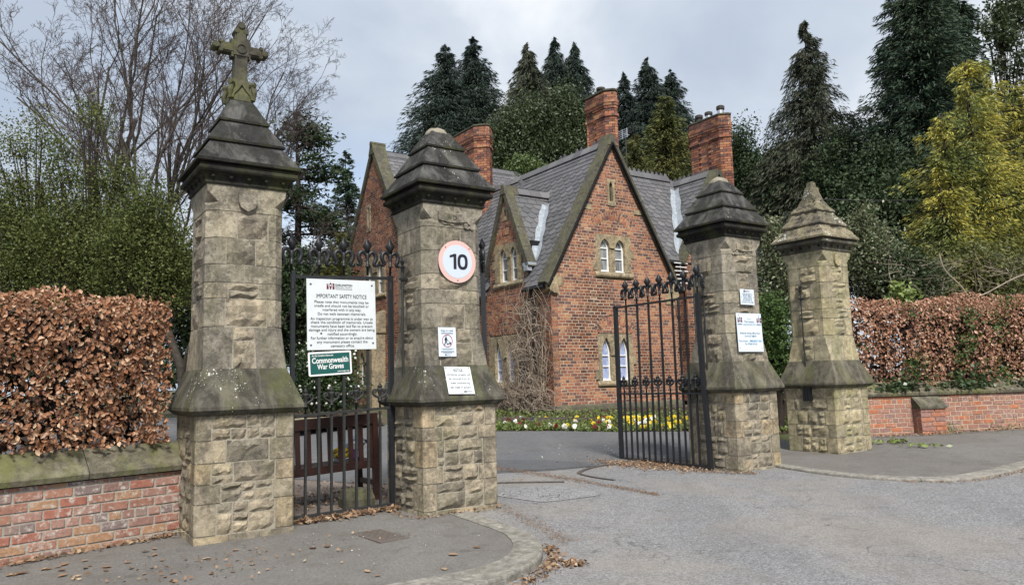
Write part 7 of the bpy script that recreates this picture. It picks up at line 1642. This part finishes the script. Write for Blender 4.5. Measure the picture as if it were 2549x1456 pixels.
# countable leaves on the left pavement
rr = random.Random(44); LM = [b.mesh('fallen_leaf', M_['litter']) for b in BL]
for k in range(46):
    if k < 36: xp, yp = rr.uniform(20, 620), rr.triangular(1350, 1450, 1420)
    else: xp, yp = rr.uniform(620, 1230), rr.uniform(1325, 1440)
    if yp < 1405-0.16*xp+25 and xp < 470: yp = 1405-0.16*xp+30
    d = px_ray(xp, yp); z = -0.03; P = Vector((0, 0, EYE))+d*((z-EYE)/d.z); s = rr.uniform(0.05, 0.10)
    o = inst('fallen_leaf', rr.choice(LM), None, (P.x, P.y, g(P.y)+0.014), (rr.uniform(-0.1, 0.1), rr.uniform(-0.1, 0.1), rr.uniform(0, 6.3)), (s, s, s*0.22)); tag(o, 'dry brown leaf lying loose on the left pavement', 'leaf', 'loose leaves on the left pavement')
# drain cover
dc = thing('drain_cover', 'rusty cast iron cover with studs set in the left pavement', 'cover', (-1.29, 7.285, g(7.285)+0.006), R(-52))
m = MB(); m.box((0, 0, 0.0), (0.56, 0.30, 0.012)); m.obj('frame', M_['drain'], dc)
sm = MB(); sm.box((0, 0, 0), (0.034, 0.016, 0.010)); sm = sm.mesh('stud', M_['drain'])
for i in range(10):
    for j in range(7):
        if (i+j) % 2 == 0 or True: inst('stud', sm, dc, (-0.225+0.05*i, -0.11+0.037*j, 0.008), (0, 0, R(45 if (i+j) % 2 else -45)))
# white stone by the kerb, lolly-white chips
sb = MB(); sb.rings([[Vector((0.045*s*math.cos(a)*(1+0.3*math.sin(3*a)), 0.035*s*math.sin(a), z)) for a in [2*math.pi*i/7 for i in range(7)]] for z, s in ((0, 0.9), (0.02, 1.0), (0.05, 0.75), (0.07, 0.25))]); d = px_ray(1240, 1446); P = Vector((0, 0, EYE))+d*((-0.08-EYE)/d.z); o = sb.obj('stone', M_['stone_cap_white'], None, (P.x, P.y, road_z(P.y)), (0, 0, 0.6)); tag(o, 'small white stone lying against the kerb at the bottom of the picture', 'stone')
# laurel cuttings and weeds at the right wall
def tuft(name, label, xp, yp, n, ln, mat, seed, flat=False, cat='plant', z=0.06):
    rg = np.random.default_rng(seed); d = px_ray(xp, yp); zz_ = 0.12
    for _ in range(6): P = Vector((0, 0, EYE))+d*((zz_-EYE)/d.z); zz_ = g(P.y)+0.04
    t = thing(name, label, cat, (P.x, P.y, zz_)); C = rg.normal(size=(n, 3))*np.array([ln*1.2, ln*0.8, 0]); C[:, 2] = 0.02+np.abs(rg.normal(0, 0.02 if flat else ln*0.6, n)); D = unit(rg.normal(size=(n, 3))*np.array([1, 1, 0.3 if flat else 0.6])+np.array([0, 0, 0 if flat else 1.2])); V, F = sprays(C, D, ln, ln*(0.45 if flat else 0.12), 0.2, rg); inst('leaves', np_mesh('leaves', V, F, M_[mat]), t)
    mb = MB(); mb.tube([(-ln*1.5, 0, 0.02), (0, 0, 0.03), (ln*1.4, 0.02, 0.02)], 0.006, 4); mb.obj('stem', M_['stem'], t)
tuft('laurel_cutting', 'fallen laurel cutting at the foot of the crumbling-cap pillar', 2187, 1103, 16, 0.10, 'laurel', 1, True); tuft('laurel_cutting', 'longer fallen laurel cutting along the right wall', 2240, 1101, 34, 0.11, 'laurel', 2, True); tuft('laurel_cutting', 'fallen laurel cutting lying out on the right pavement', 2303, 1112, 26, 0.11, 'laurel', 3, True)
tuft('weed', 'green weed at the foot of the wall buttress', 2347, 1077, 40, 0.10, 'bedgreen', 4); tuft('weed', 'green weed just right of the wall buttress', 2368, 1073, 45, 0.11, 'bedgreen', 5); tuft('weed', 'green weed further along the right wall foot', 2507, 1066, 45, 0.11, 'bedgreen', 6); tuft('weed', 'little green weed in the corner between left wall and cross pillar', 447, 1330, 14, 0.05, 'bedgreen', 7)
# overhead cable
a = px_at(1985, 494, 24); b_ = px_at(2620, 465, 26); mb = MB(); mb.tube([a.lerp(b_, k/10)-Vector((0, 0, 0.25*math.sin(math.pi*k/10))) for k in range(11)], 0.016, 5); tag(mb.obj('overhead_cable', M_['wire']), 'thin dark overhead cable crossing behind the crumbling-cap pillar', 'cable')
